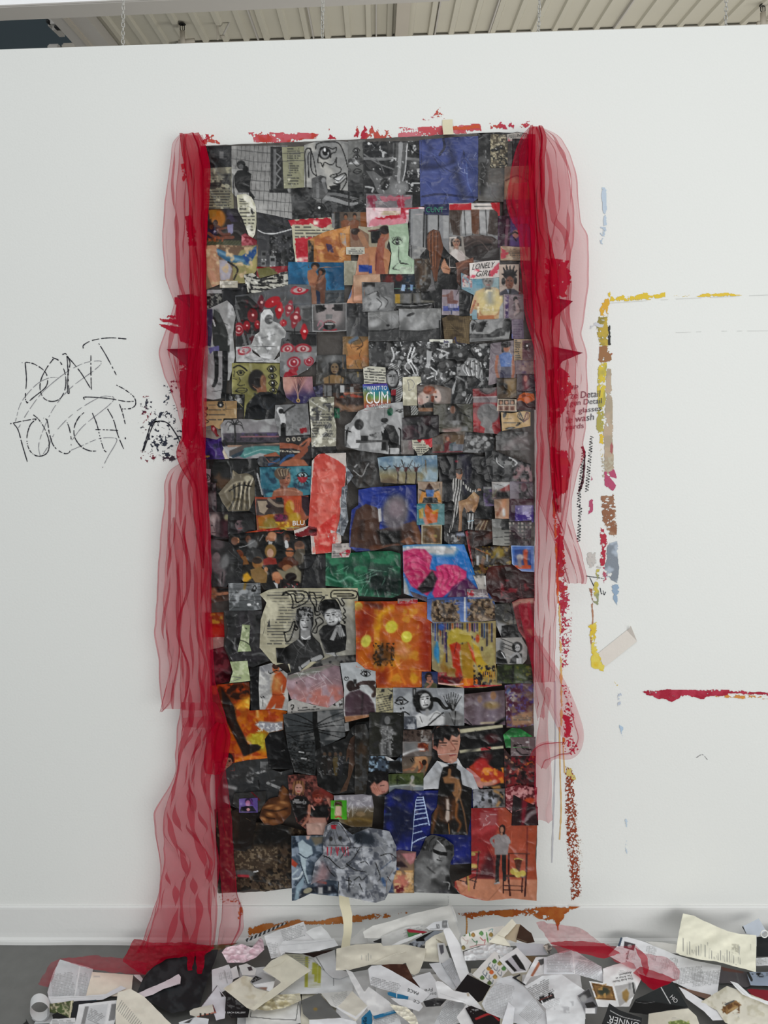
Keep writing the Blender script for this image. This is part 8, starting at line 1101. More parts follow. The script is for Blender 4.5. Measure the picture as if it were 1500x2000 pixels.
P('paper_strip','white folded strip below the cream sheet at far left',[(470,830),(840,825),(1040,805),(1180,725),(1235,750),(1010,860),(720,885),(500,905)],B('d2d2d4'),S([(500,850),(860,835),(1000,830)],6,190))
P('photo_scrap','small photo of green leaves at far left',[(470,905),(720,870),(690,1045),(480,980)],B('5a5a48'),M(40,'46502e',.45),E(610,965,60,45,'4a5a34',0,.5),M(22,'b5ad90',.6),S([(700,880),(680,1035)],16,'cfc6a8'),cat='photograph')
P('black_card','black card strip beside the small leaf photo',[(720,880),(940,862),(945,885),(790,925),(745,1030),(690,1030)],B('1e2024'),S([(840,868),(935,866)],12,'23404a'),cat='card')
P('black_scrap','black scrap below the leaf photo at far left',[(510,1010),(560,985),(690,1045),(520,1060)],B('161616'))
P('text_page','fanned text page at the bottom left corner of the pile',[(430,1110),(510,1050),(735,1040),(745,1110)],B('c9c9c9'),TX(510,1060,730,1140,14,90,2))
P('framed_page','white page with grey inner frame and small text, bottom left',[(770,910),(1150,865),(1160,925),(1090,1110),(715,1110)],B('d6d6d6'),G([(830,930),(1050,905),(1010,1100),(790,1100)],128),G([(870,920),(1055,905),(1020,1100),(830,1100)],'c3c4c5'),TX(860,970,1010,1090,15,70,24),G([(1090,905),(1145,900),(1120,1060),(1060,1070)],120),S([(1075,900),(1040,1100)],10,222))
Q(250)
P('brown_sheet','dull brown sheet behind the drape at the wall',[(470,400),(560,350),(1090,305),(880,385),(500,440)],B('5c4a30'),M(60,'7d7a70',.55,.1,box=(760,310,1080,380)))
P('black_sheet','large black sheet beneath the left drape',[(330,450),(500,420),(880,372),(860,450),(765,700),(695,940),(430,995),(160,860),(85,800),(150,650)],B('1c1e20'),M(80,'2c2f31',.5),curl=.003)
P('paper_strip','torn pinkish white strip lying on the black sheet',[(95,800),(240,735),(350,690),(495,612),(516,640),(510,712),(350,755),(240,815),(160,838)],B('ccc2c6'),S([(360,760),(505,710)],7,40),tear=4)
P('film_strip','black and white striped strip leaning on the baseboard',[(1140,272),(1300,205),(1530,105),(1560,115),(1320,230),(1160,300)],B(40),ST(34,170,20,.42),cat='strip',tear=0)
P('crumpled_paper','crumpled pale pink paper left of the text page',[(915,400),(960,350),(1110,318),(1210,355),(1255,300),(1290,255),(1320,280),(1330,375),(1250,450),(1130,502),(970,500)],B('cfb4bc'),M(50,'e0cdd2',.5),crumple=.016,step=1.6)
P('text_page','small white page with turned text near the black sheet',[(820,570),(985,518),(1035,650),(1000,740),(900,800),(820,790)],B('d2d2d4'),TX(920,560,1000,700,16,130,80),S([(940,580),(970,700)],12,150,a=.6))
P('paper_scrap','white ragged scrap left of the cream sheets',[(1000,560),(1060,530),(1085,640),(1030,662)],B(W1),tear=6)
P('paper_scrap','white scrap with a small dark square',[(1080,530),(1160,508),(1255,562),(1240,622),(1115,622)],B('cdcbc8'),G([(1165,545),(1205,538),(1218,575),(1180,582)],'3a3034'))
P('paper_scrap','lilac-white torn sheet with a black edge, right of the black sheet',[(705,935),(870,720),(930,810),(965,850),(945,1045),(860,1066),(840,1000),(720,980)],B('cdcbd0'),S([(708,930),(870,718)],16,'2c2226'),G([(895,780),(940,830),(915,835)],25),tear=4)
P('bordered_card','cream card with a red and black edge',[(600,975),(640,950),(830,908),(862,990),(670,1034),(606,1012)],B('c9c5b8'),S([(835,915),(855,990)],18,'5a1c24'),S([(860,985),(680,1030)],12,'a8604c'),ST(44,30,0,.35,box=(690,995,860,1035)),cat='card')
P('text_page','large cream text sheet lying diagonally at lower left',[(-100,790),(25,755),(160,835),(520,1110),(-125,1110),(-120,960)],B('d8d3c4'),*[S([(0+16*i-60,870+18*i),(-70+16*i-40,960+16*i)],3.5,95,curve=False,a=.8)for i in range(24)],curl=.003)
P('paper_scrap','white sliver below the bordered card',[(495,1085),(660,1032),(790,1050),(765,1110),(520,1110)],B('d5d8da'),G([(540,1090),(640,1040),(600,1090)],60))
Q(480)
P('dark_sheet','dark brown glossy sheet under the white folded strip',[(530,420),(860,372),(690,455),(600,450)],B('3a2824'))
P('text_page','white booklet page of text leaning on the baseboard',[(180,240),(330,180),(565,100),(605,205),(700,295),(350,335),(395,430),(248,462)],B('d3d2d2'),TX(350,150,580,270,15,95,-16,.2),TX(205,300,320,440,16,120,-6),S([(190,245),(350,240)],6,225),curl=.006)
P('plain_sheet','white sheet leaning behind the folded strip',[(580,205),(650,165),(735,140),(800,205),(850,285),(690,295)],B('dededd'),curl=.006)
P('striped_page','thin white page with yellow-green highlighter bars',[(385,415),(560,418),(690,460),(770,560),(1040,625),(1045,775),(700,805),(330,810),(480,690),(640,575)],B('d4d5d6'),G([(390,418),(540,415),(620,470),(600,540),(520,500)],'c2c096',10,.7),*[G([(x,y),(x+32,y),(x+26,y1),(x-4,y1)],'a8a83a',2,.9)for x,y,y1 in((580,440,740),(650,500,615),(672,510,690),(705,530,700))],ST(14,'8d8a2c',92,.3,.7,box=(570,560,730,740)),TX(440,430,640,560,20,150),S([(858,640),(860,725)],5,110),curl=.006)
P('folded_page','white folded leaflet right of the highlighter page',[(655,455),(700,435),(870,375),(890,560),(1000,590),(1015,620),(920,660),(850,650),(750,560)],B('d3d3d5'),S([(690,450),(770,580)],8,110),S([(915,668),(1020,618)],8,228))
P('paper_strip','long glossy white strip folded over near the wall',[(320,350),(365,290),(600,290),(860,265),(905,335),(720,385),(540,412),(380,400),(345,430)],B('dedede'),S([(340,330),(600,310),(860,280)],6,200),S([(350,395),(600,370)],5,205),curl=.008)
P('plain_sheet','white sheet leaning against the baseboard right of the tape',[(985,318),(1060,240),(1160,155),(1200,305),(1100,318)],B('dcdbd8'),curl=.006)
Q(700)
P('plain_sheet','large thin white sheet leaning on the wall under the collage',[(45,200),(140,140),(300,100),(560,15),(760,-30),(910,-65),(945,10),(1000,215),(960,320),(870,190),(640,200),(440,235),(330,260),(60,260)],B('d8d6d0'),S([(905,-50),(960,100),(990,210)],10,195,a=.6),curl=.006)
P('curled_sheet','grey-white curled sheet behind the cream folded sheet',[(220,250),(330,200),(480,150),(660,135),(680,165),(560,225),(430,280),(330,335),(235,345)],B('c6c5c1'),TX(430,140,640,230,26,130,-22,.5,.5,.2),curl=.008)
P('dark_scrap','small dark scrap at the fold of the grey-white sheet',[(140,295),(225,262),(225,310),(160,305)],B(50))
P('book_cover','red and green book corner in the pile',[(472,178),(500,173),(680,200),(625,225),(490,255)],B('4a7a4c'),G([(472,178),(500,173),(690,198),(640,215),(490,205)],'a02c3c'),cat='book')
P('paper_strip','thin white strip angled below the red and green book',[(325,330),(400,290),(612,212),(625,225),(480,295),(345,340)],B('dededc'))
P('photo_scrap','black and grey photo scrap below the barcode sheet',[(560,275),(640,230),(740,188),(830,200),(660,300),(570,372),(487,330),(500,310)],B('8d9299'),G([(555,275),(640,230),(745,185),(640,265),(650,290),(570,295)],18),M(22,30,.52,box=(490,300,660,370)),cat='photograph')
P('curled_sheet','cream curled sheet with faint sketches, centre of the pile',[(655,295),(740,235),(830,200),(870,320),(800,400),(790,495),(640,488)],B(CR),*[S([(760+20*i,270+12*i),(790+18*i,300+8*i)],8,'8d8470',a=.8)for i in range(4)],curl=.012)
P('photo_scrap','white scrap with a small dark picture, centre of the pile',[(770,310),(840,310),(880,420),(920,520),(790,500)],B('d5d4d2'),G([(785,330),(830,325),(835,400),(805,425)],'5c5a60'),cat='paper')
P('cream_sheet','big cream sheet with a diagonal fold, middle of the pile',[(-215,365),(-20,322),(220,310),(240,338),(450,322),(665,365),(640,480),(590,600),(545,622),(490,600),(465,500),(370,542),(250,520),(110,522),(-80,572),(-220,575)],B('d0cab9'),S([(100,530),(300,430),(460,400)],10,'b8b09c',a=.7,soft=4),S([(110,530),(320,430),(450,395)],5,'e0dbcc'),*[S([(30+45*i,430),(30+45*i,430+h)],5,120,curve=False,a=.7)for i,h in enumerate((40,50,30))],S([(98,410),(98,480)],5,130),curl=.007)
P('text_page','pale text page behind the long white strip',[(690,510),(800,498),(965,740),(930,765),(795,660)],B('cfd0d2'))
P('text_page','grey printed page under the long white strip',[(810,510),(905,450),(1010,690),(960,745)],B('bdbec1'),TX(820,480,990,720,12,130,60))
P('barcode_label','white label sheet with a barcode at the top of the long strip',[(660,160),(740,105),(870,78),(885,155),(835,182),(690,184)],B('d3d3d4'),ST(13,40,-8,.5,box=(815,88,870,160)),ST(11,60,-8,.5,box=(760,125,792,170)),S([(700,175),(790,165)],5,120))
P('paper_strip','long bright white strip standing diagonally in the pile centre',[(828,185),(850,165),(890,160),(1000,330),(1080,600),(1000,692),(910,440)],B('e6e6e6'),S([(985,300),(1075,590)],8,200),curl=.004,tear=1)
P('doodle_sheet','white sheet of fruit doodles standing at the wall',[(1000,250),(1120,190),(1300,152),(1420,140),(1482,330),(1380,345),(1200,330),(1010,392)],B('dcdad2'),*[[E(x,y,20,20,c,0,.2),S([(x-20,y),(x,y-22),(x+18,y+4),(x+4,y+22)],5,c2),S([(x-10,y+40),(x+20,y+70),(x+40,y+60),(x+30,y+100)],7,c3)]for x,y,c,c2,c3 in((1030,220,'5a8a4c','33402c','b8a49c'),(1120,230,'a8854a','6a4a2c','2c6a44'),(1200,215,'6a9a5c','2c6038','b0484c'),(1295,228,'a58a4c','6d5a34','8a9aa8'),(1025,355,'9a8a50','4a442c','c9c4b8'))],S([(1270,190),(1310,170),(1305,200)],6,'4a8a90'),S([(1090,350),(1160,330),(1240,325)],6,'a8505a'),S([(1080,200),(1090,240)],12,'3f7a3c'),S([(1250,205),(1265,300)],10,'4a8a44'),curl=.006)
P('crumpled_paper','grey-white crumpled paper below the upper doodle sheet',[(1030,395),(1200,338),(1330,318),(1510,355),(1485,440),(1240,475),(1040,482)],B('c9c9c9'),M(60,'dcdcdc',.5),crumple=.010)
P('doodle_sheet','white sheet of fruit doodles lying above the black square',[(1110,620),(1220,500),(1330,388),(1495,530),(1360,690),(1285,735)],B('dcdad6'),*[[E(x,y,22,20,c,0,.2),S([(x-22,y),(x,y-24),(x+20,y)],6,c2),S([(x-40,y+10),(x-60,y+40),(x-30,y+70),(x-20,y+30)],6,'4c5a6a')]for x,y,c,c2 in((1380,510,'9a8a4c','5c6a34'),(1300,595,'cf6a3a','a8502c'),(1275,560,'b8883c','7a5a2c'),(1210,650,'5c7a44','3a5a30'),(1420,560,'5a8a4c','3a6a3c'),(1330,490,'4f7a3c','3c5a30'),(1335,640,'b8924c','7a5c34'),(1280,700,'5a6a3c','3f4a2c'))],S([(1370,430),(1390,480),(1415,495)],7,50),curl=.003)
P('dark_sheet','dark reddish brown sheet under the upside-down capitals page',[(215,527),(300,515),(462,515),(530,640),(675,790),(490,690)],B('43281f'),M(60,'55382c',.55))
P('text_page','white page with large grey letters right of the brown sheet',[(525,645),(700,590),(765,690),(785,835),(640,875),(600,740)],B('d6d6d7'),let=[('Fre',(725,745),(-80,14),(0,34),120),('bar',(760,788),(-70,10),(0,30),135)])
P('plain_sheet','long white torn sheet left of the upside-down capitals page',[(-125,565),(-60,590),(60,790),(100,735),(300,880),(372,965),(155,1032),(30,880)],B('d5d4d3'),M(60,'e0dfdd',.55),G([(30,635),(75,650),(115,720),(90,715)],'c4766a'),S([(40,640),(80,690)],10,'7d3a3a'))
P('text_page','white page with small bold capitals lying upside down',[(95,560),(130,530),(222,525),(450,650),(672,790),(695,812),(622,892),(480,872),(400,812),(120,722),(108,660)],B('dcdcdd'),TX(110,670,410,800,15,80,14,.1),let=[('PACE',(592,790),(-106,-40),(-12,28),35)],curl=.004)
P('blue_scrap','teal blue torn strip below the upside-down capitals page',[(283,792),(310,786),(490,830),(482,866),(380,850),(290,818)],B('2a6f96'),S([(375,800),(372,840)],7,220))
P('paper_strip','white strip with cut off black letters below the upside-down capitals page',[(315,845),(480,862),(600,885),(632,930),(590,978),(400,912)],B('d9d9da'),let=[('CE',(602,880),(-60,-22),(-10,24),40)])
P('blue_scrap','teal blue piece with dark letters at the bottom of the pile',[(30,1040),(112,960),(134,1010),(134,1110),(28,1110)],B('2a7096'),let=[('age',(45,1110),(0,-80),(36,0),'16303f')])
P('text_page','small grey text page between the teal pieces',[(96,1110),(150,1050),(372,985),(402,1040),(440,1110)],B('c3c4c5'),TX(150,1010,400,1100,13,100,-16))
P('blue_scrap','teal blue sliver with torn white edge at the bottom of the pile',[(145,1022),(362,962),(372,990),(160,1052)],B('2a6f98'),S([(250,1000),(350,975)],10,200,a=.5))
P('crumpled_paper','cream crumpled strip at the bottom centre',[(300,905),(470,935),(550,1010),(572,1050),(605,1110),(480,1075),(380,1000)],B(CR),crumple=.008)
P('curled_photo','shiny black curled photo left of the white torn strip',[(632,880),(740,848),(862,860),(800,925),(660,934)],B('2c2c2e'),M(30,88,.55),S([(660,870),(740,860),(840,870)],10,130,a=.6,soft=3),M(16,190,.68,.05,box=(700,890,800,934)),cat='photograph',curl=.012)
P('black_card','black square card below the doodle sheet',[(945,772),(1065,615),(1292,730),(1210,872),(1170,888),(1060,805)],B('1d1a1b'),cat='card',tear=1,curl=.002)
P('text_page','grey text page at the bottom centre below the white torn strip',[(690,1110),(860,868),(1022,892),(1035,920),(900,1110)],B('cbcccd'),TX(760,900,1000,1110,16,125,-34))
P('torn_sheet','bright white torn sheet between the curled photo and black square',[(750,695),(770,678),(822,690),(940,780),(1050,795),(1075,792),(1140,862),(1212,950),(1192,962),(1020,892),(780,842)],B('e6e6e6'),S([(800,800),(940,850),(1040,880)],6,205),G([(1055,800),(1080,795),(1085,830),(1065,830)],'b5a894'),tear=5,curl=.008)
P('paper_scrap','white pointed scrap at the bottom centre',[(958,1032),(1062,900),(1185,1110),(1050,1110)],B(W1))
P('black_scrap','black and red glossy scrap at the bottom centre right',[(1045,945),(1100,920),(1260,985),(1385,1040),(1372,1110),(1180,1110)],B('1c1718'),S([(1150,1050),(1290,1000),(1370,1060)],22,'9a2a2c'),M(20,150,.62,.06,box=(1060,925,1180,1010)))
Q(950)
P('text_page','grey article page right of the black square',[(-45,900),(20,780),(130,650),(250,625),(420,790),(580,1000),(605,1110),(140,1045),(0,985)],B('c6c7c9'),TX(0,700,260,1010,12,140,12,.1,.7),TX(370,860,560,1100,13,140,40,.1,.7))
P('cream_board','tan board leaning on the wall',[(178,262),(290,125),(335,125),(292,305)],B('b3a48c'),cat='card',tear=0)
P('brown_card','dark brown card leaning on the wall, left of the tulle scrap',[(292,275),(332,128),(440,212),(472,300),(398,312)],B('3d2c22'),S([(305,268),(395,300)],5,'7a6a58'),cat='card',tear=4)
P('cream_flap','cream folded flap leaning on the wall above the doodle sheets',[(100,225),(250,72),(294,122),(235,190),(172,256),(240,345),(20,300)],B('dad6c4'),S([(110,230),(172,256)],6,'b8b29c'),curl=.006)
P('grey_sheet','blue-grey sheet against the baseboard left of the tulle scrap',[(268,308),(560,318),(602,422),(360,435)],B('b9bbc0'))
P('foil_scrap','small crumpled silver scrap by the tulle',[(552,335),(612,308),(642,362),(610,424)],B('a9a498'),M(24,'e0dcd0',.5),M(20,70,.6),crumple=.010,step=1.5)
P('dark_scrap','tan and grey floor-coloured scrap right of the horse picture',[(370,432),(500,440),(470,510),(400,500)],B('6d5a40'))
P('photo_page','white page with a black and white picture, right of the doodle sheet',[(120,470),(300,350),(442,500),(392,592),(250,610)],B('dcdcdc'),G([(185,485),(285,415),(388,575),(290,590)],'b0adb2'),G([(180,490),(205,475),(300,580),(275,592)],30),G([(245,440),(290,418),(360,520),(388,580),(330,560)],35),cat='paper',curl=.004)
P('bent_page','bent white page with an orange photo strip',[(358,690),(420,560),(482,448),(585,446),(575,540),(560,612),(430,645),(380,722)],B('d6d6d6'),G([(430,630),(510,490),(540,495),(455,636)],'a0644a'),G([(505,475),(580,452),(565,510),(530,530)],75),curl=.010)
P('black_card','black bracket shaped piece beside the bent page',[(250,645),(328,612),(335,625),(285,650),(385,715),(370,724)],B('2a2a2c'),cat='card',tear=1)
P('text_page','grey closely printed double page curving over the pile, right of centre',[(560,455),(700,405),(840,365),(1000,470),(1125,540),(1145,692),(1010,650),(860,612),(560,615)],B('cbcccf'),TX(590,400,840,600,13,125,0,.1,.75),TX(870,480,1120,660,13,125,24,.1,.75),S([(842,370),(862,610)],8,222),S([(850,462),(1000,490)],10,222),curl=.009)
P('text_page','large white text page with a bold red-black heading, right of centre',[(375,732),(545,630),(735,615),(960,772),(885,832),(972,960),(950,1110),(600,1110),(580,950)],B('d6d7d8'),TX(410,690,650,850,17,95,-28,.2),TX(495,812,665,880,20,40,-24,.1,1,.7),S([(520,868),(640,820)],7,'9a4a44',a=.7),TX(560,860,730,940,14,140,-24),M(50,'b5b6b8',.6,.1,box=(650,870,860,1000)),curl=.006)
P('photo_scrap','black and white portrait scrap right of the text page',[(888,822),(1003,748),(1030,840),(1088,910),(1075,1000),(970,1000),(930,900)],B('77777a'),G([(900,830),(1000,755),(1030,830),(960,860)],60),E(950,850,34,36,150,0,.4),G([(960,900),(1040,880),(1080,930),(985,950)],40),RC(965,945,1062,998,225),cat='photograph')
P('white_spike','narrow white torn piece at the bottom, right of centre',[(118,1110),(215,885),(277,940),(250,1110)],B('e0e1e4'))
Q(1200)
P('plain_sheet','white sheet edge against the baseboard behind the big text sheet',[(440,300),(600,322),(690,420),(500,400),(300,290)],B('d3d1cc'))
P('grey_photo_sheet','dark grey photo sheet under the cream lined page',[(1025,535),(1290,590),(1340,722),(1280,745),(1120,702),(1015,705)],B('5c575a'),S([(1180,550),(1215,700)],14,110,a=.6),G([(1040,540),(1270,590),(1250,605),(1060,580)],'6d4c44'))
P('blue_photo','pale blue photo with dark figures at the right edge',[(1290,592),(1510,585),(1510,745),(1330,722)],B('9fabbd'),M(30,35,.56,.08,box=(1330,590,1500,650)),S([(1300,590),(1340,670)],26,50),cat='photograph')
P('red_sheet','deep red sheet at the right edge of the pile',[(1295,765),(1330,755),(1510,805),(1510,965),(1390,870)],B('8a2430'))
P('black_binder','black binder leaning at the right edge',[(1388,252),(1510,185),(1510,435),(1390,442)],B('1f2122'),S([(1395,330),(1490,320)],30,40,soft=8),cat='binder',tear=0)
P('grey_notebook','small pale grey notebook with a dark edge, top right of the pile',[(1245,150),(1410,68),(1482,190),(1400,245),(1282,216)],B('b3b9c2'),S([(1250,155),(1275,215)],22,30),cat='notebook',tear=0,curl=.001)
P('text_strip','narrow grey text strip at the right edge',[(1384,455),(1510,430),(1510,522),(1384,532)],B('d0d1d2'),TX(1395,455,1500,520,13,120,-5))
P('text_page','very large text sheet with an author portrait, behind the pink tulle scrap',[(35,330),(60,255),(122,250),(300,300),(600,425),(780,480),(1042,530),(1000,865),(930,862),(600,700),(320,640),(240,610),(60,500),(-60,430)],B('d8d8da'),S([(45,330),(65,262)],26,'3a4658'),G([(98,292),(205,320),(190,385),(90,355)],'40383c'),E(150,340,22,18,150,0,.3),TX(640,480,800,770,14,105,84,.05),TX(830,510,970,800,14,105,84,.05),TX(290,360,440,460,12,120,84,.3),TX(480,430,600,600,12,120,84,.3),TX(250,540,330,640,12,120,84,.3),TX(130,390,200,490,14,140,84),let=[('phie Berger',(92,530),(32,-156),(30,6),50)],curl=.004)
P('cream_page','cream page with vertical text lines leaning at the right',[(600,398),(630,200),(670,20),(780,42),(870,92),(1110,195),(1240,222),(1386,235),(1382,592),(1200,545),(1000,490),(830,470),(640,425)],B('d8d5c2'),*[S([(672+21.5*i,y0),(670+21.5*i,y1)],5,105,curve=False,a=.8)for i,(y0,y1)in enumerate(((262,390),(430,431),(305,420),(295,420),(375,405),(380,412),(345,430),(340,430),(320,435),(460,461),(330,445),(305,330),(360,460),(385,462),(445,466),(435,470),(410,475),(385,478),(435,482),(405,490),(380,492),(395,495),(415,500),(430,505),(520,521),(450,510),(455,512)))],M(24,'a9a696',.5,.1,box=(1140,310,1226,420)),S([(1222,345),(1220,415)],10,130,a=.6),S([(1330,320),(1328,380)],6,'b8b5a4'),curl=.008,step=1.6)
P('brown_strip','brown strip edge below the very large text sheet',[(630,738),(780,775),(945,815),(925,862),(820,830)],B('6d5448'))
P('paper_strip','long white strip running diagonally to the bottom right',[(625,735),(700,770),(985,940),(1085,1062),(960,1066),(880,980),(700,850)],B('dcdcde'))
P('cream_sheet','cream crumpled sheet with an ochre picture at the bottom right',[(845,885),(1000,790),(1100,728),(1300,800),(1510,1010),(1510,1070),(1330,1110),(1080,1085),(1000,965)],B('d4cfc0'),M(60,'c2bca8',.6),G([(1070,905),(1170,865),(1185,880),(1090,920)],80),G([(1040,960),(1185,868),(1242,915),(1100,1008)],'86643c'),M(20,'5c3c20',.5,.08,box=(1050,880,1230,1000)),S([(1120,970),(1200,930)],14,'b59a6c',soft=4),M(20,150,.6,.06,box=(1120,1000,1220,1040)),curl=.006)
P('paper_strip','narrow white strip beside the red sheet',[(1128,680),(1200,700),(1340,830),(1510,985),(1510,1055),(1250,812)],B('e2e2e2'),S([(1150,690),(1400,920),(1500,1010)],5,200))
P('photo_page','white page with two pictures and turned-over headline',[(-248,680),(-110,700),(-112,560),(0,520),(140,488),(190,510),(262,660),(218,760),(145,930),(-110,935),(-160,930)],B('dededd'),G([(-225,695),(-20,735),(15,870),(-170,860)],'86643c'),E(-105,780,60,40,'33382c',0,.4),S([(-215,710),(-30,745),(0,860),(-165,850),(-215,710)],12,'5f4526',curve=False),M(30,'a8844c',.62,.08,box=(-220,700,10,865)),G([(0,730),(200,695),(225,800),(50,930)],'a9a7a5'),G([(75,790),(120,755),(145,800),(135,860),(115,890),(80,850)],'8c7040',3),S([(180,700),(195,800)],18,60),RC(140,700,160,760,120,4),TX(40,570,160,620,12,140,-6),*[S([(-20,690-26*i),(165,655-26*i)],1,'d0d0d0',a=0)for i in range(1)],let=[('The Arab Nude:',(180,640),(-200,40),(4,20),45),('The Artist as',(172,612),(-160,34),(4,20),45),('Awakener',(165,585),(-120,26),(4,20),45)],curl=.008)
P('black_book','black folded booklet with white letters HO',[(205,860),(330,800),(570,685),(640,800),(720,938),(500,968),(350,1012),(140,985)],B('26292a'),G([(205,870),(400,885),(720,938),(500,970),(350,1012),(140,985)],'0f0f10'),S([(455,740),(545,898)],8,222,curve=False),S([(210,885),(300,895),(390,885)],5,110),let=[('HO',(540,840),(55,60),(30,-28),225)],cat='booklet',curl=.003)
P('cream_sheet','cream sheet with a small green picture at the bottom right',[(335,1000),(520,970),(722,948),(800,1020),(865,1110),(320,1110)],B('d0ccbc'),G([(525,1080),(650,1058),(740,1095),(720,1150),(540,1140)],'6a7a40'),M(20,'a8b070',.55,.08,box=(530,1060,740,1140)),TX(560,1030,650,1060,12,130))
Q(950)
P('black_book','black booklet with white upside-down letters at the bottom right',[(1200,898),(1300,965),(1520,1040),(1500,1110),(1090,1110),(1150,1040)],B('232425'),S([(1210,970),(1330,1030),(1500,1070)],6,190),let=[('ONNER',(1500,1090),(-300,-76),(-14,66),222),('HE',(1300,1128),(-120,-50),(-12,56),222)],cat='booklet',tear=1)
Q(480)
P('grey_card','grey card with a small ochre stain in the middle of the pile',[(540,870),(715,800),(935,1038),(620,1055),(560,1000)],B('6a6a68'),E(680,955,20,16,'8a7444',0,.4),cat='card',tear=1)
P('paper_scrap','pale sheet with faint lines right of the grey card',[(735,800),(1040,775),(1040,800),(900,950),(830,920)],B('d5d4d0'),TX(840,790,1010,900,16,140,-24))
P('cream_sheet','cream square sheet right of the grey card',[(890,945),(1040,778),(1195,930),(1075,1075)],B('cdc8bb'),S([(895,945),(1075,1040),(1195,935)],24,225,curve=False),tear=1)
P('torn_sheet','white torn sheet with a curved edge at the bottom centre left',[(620,1060),(930,1040),(1075,1075),(1130,1110),(620,1110)],B('e0e1e3'))
P('framed_page','white page with a thin black frame line at the bottom',[(0,965),(250,930),(515,878),(540,1090),(0,1100)],B('dad9d6'),S([(50,980),(45,1030),(250,1050),(490,1062),(515,885)],6,30,curve=False))
P('crumpled_paper','cream crumpled sheet with stains below the diamond sheet',[(95,955),(310,815),(530,800),(542,870),(380,942),(200,972)],B('d0cab4'),M(50,'b8ae8c',.55),crumple=.008)
Q(250)
P('gallery_card','black gallery card with white capitals under the cream sheets',[(958,795),(1100,890),(1185,960),(1172,1036),(1012,1042),(948,972)],B('1b1a1b'),M(26,80,.56,.08,box=(960,830,1150,960)),TX(1000,1005,1030,1025,9,150),let=[('EACH GALLERY',(972,996),(176,0),(0,-16),220)],cat='card',tear=1)
P('cream_sheet','cream torn sheet over the black gallery card',[(932,755),(1040,680),(1130,625),(1262,655),(1215,720),(1240,745),(1372,782),(1430,820),(1232,972),(1160,942)],B('d6d1c0'),M(70,'c6bea8',.6),curl=.006)
P('photo_scrap','grey photo scrap with a black label and white flap',[(1192,690),(1230,640),(1310,590),(1442,650),(1405,795),(1350,772),(1250,745)],B('a3a3a4'),G([(1190,685),(1245,628),(1310,655),(1215,700)],28),S([(1205,690),(1215,655)],5,150),S([(1240,680),(1250,650)],5,150),S([(1215,675),(1290,650)],4,120),G([(1212,718),(1440,678),(1408,792),(1352,772),(1362,738),(1240,738)],226),G([(1270,745),(1360,740),(1350,772)],'8a6a5c'),cat='photograph')
Q(480)
P('cream_sheet','diamond shaped cream sheet left of the highlighter page',[(165,568),(250,480),(390,415),(640,575),(480,685),(300,820),(92,958),(60,952),(205,800),(348,692)],B('d8d3c0'),S([(200,560),(330,520),(390,470)],6,'c2bba4',a=.6),curl=.003)
# curled paper roll at the far left
c0=at_z(np.array(78.),np.array(1982.),.0);V,F=[],[];n=40
for i in range(n+1):
    an=-2.4+i/n*8.2;r=.026-.0035*i/n
    for w in(0,1):V.append((r*math.cos(an)+.012*w,-.026*w+.010*math.sin(an)*0,.029+r*math.sin(an)))
for i in range(n):F.append((2*i,2*i+1,2*i+3,2*i+2))
V+=[(.0,.004,.003),(.0,-.030,.003),(.045,.0,.004),(.045,-.03,.004)];b=len(V)-4;F.append((b,b+1,b+3,b+2))
o=mesh_obj('paper_roll',np.array(V),F,M_PAPER,None,np.tile(lin(hx('dcdcdc')),(len(V),1)));o.location=c0;tag(o,'white paper strip curled into a ring at the far left of the pile','paper')
q=mesh_obj('striped_edge',np.array([(-.030,-.012,.001),(-.012,-.030,.001),(.02,-.05,.001),(-.01,-.05,.0012),(-.034,-.04,.001),(-.024,-.02,.0015)]),[(0,1,2,3,4,5)],M_BLACK,o);q['label']='dark striped end of the strip'
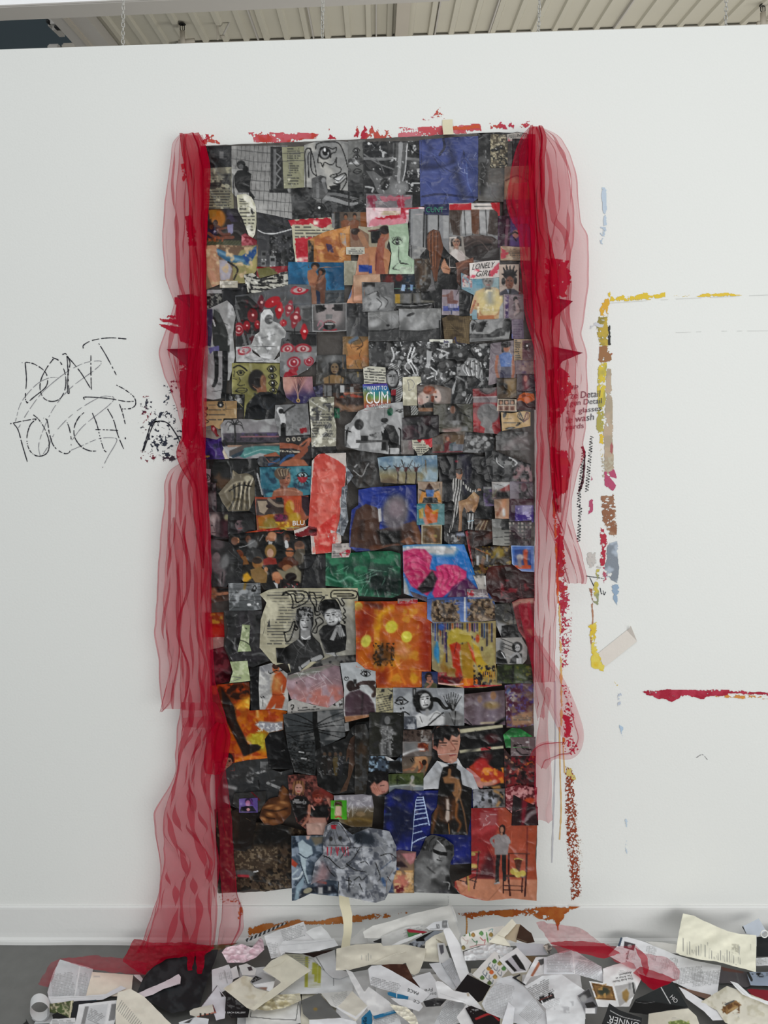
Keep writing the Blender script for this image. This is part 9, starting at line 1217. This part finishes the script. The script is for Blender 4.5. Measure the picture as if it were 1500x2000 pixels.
# white ring on the binder
p0=at_y(np.array(1493.),np.array(1824.),-.10);V,F=tube_vf([(.009*math.cos(t),0,.009*math.sin(t))for t in np.linspace(0,2*math.pi,20,endpoint=False)],.0016,6,closed=True)
o=mesh_obj('binder_ring',np.array([tuple(v)for v in V]),F,mat('white_plastic','e6e6e0',.4,.4),None);o.location=p0;tag(o,'white plastic ring on the black binder at the right edge','ring')
# tulle lying over the papers
fr(0,0,1)
for lab,pl,mm in(('red tulle scrap lying over the papers right of the collage',[(1047,1802),(1056,1799),(1090,1806),(1125,1810),(1142,1818),(1175,1842),(1205,1850),(1240,1846),(1258,1862),(1295,1868),(1312,1878),(1328,1896),(1326,1912),(1300,1922),(1276,1934),(1262,1912),(1240,1892),(1205,1880),(1180,1862),(1120,1856),(1090,1862),(1072,1838)],M_TULLE3),):
    o=P('tulle_scrap',lab,[(x,y)for x,y in pl],cat='fabric scrap',m=mm,curl=.016,crumple=.012,step=2.2,lift=.004)
    for k,q_ in enumerate(([(1074,1842),(1110,1838),(1180,1842),(1212,1862),(1180,1872),(1120,1858)],[(1236,1900),(1250,1888),(1300,1905),(1322,1914),(1276,1934)],[(1240,1850),(1262,1866),(1268,1890),(1262,1912),(1252,1880)])):
        q=P('tulle_fold',None,q_,m=M_TULLE2,curl=.01,step=2.5,lift=.003);del q['category'];q.parent=o;q.location=q.location-o.location
for k,(q_,mm)in enumerate((([(250,1856),(262,1834),(300,1842),(360,1840),(420,1850),(400,1866),(330,1872),(300,1888),(284,1904),(268,1898),(240,1878)],M_TULLE2),([(115,1872),(180,1866),(240,1872),(290,1880),(284,1904),(210,1898),(160,1888)],M_TULLE3),([(74,1922),(100,1880),(118,1872),(104,1910),(94,1928)],M_TULLE),([(365,1862),(380,1858),(376,1895),(367,1896)],M_TULLE2),([(382,1858),(402,1856),(394,1902),(386,1902)],M_TULLE2))):
    q=P('floor_fold',None,q_,m=mm,curl=.012,crumple=.01,step=2.2,lift=.004);del q['category'];q.parent=LD;q.location=q.location-LD.location
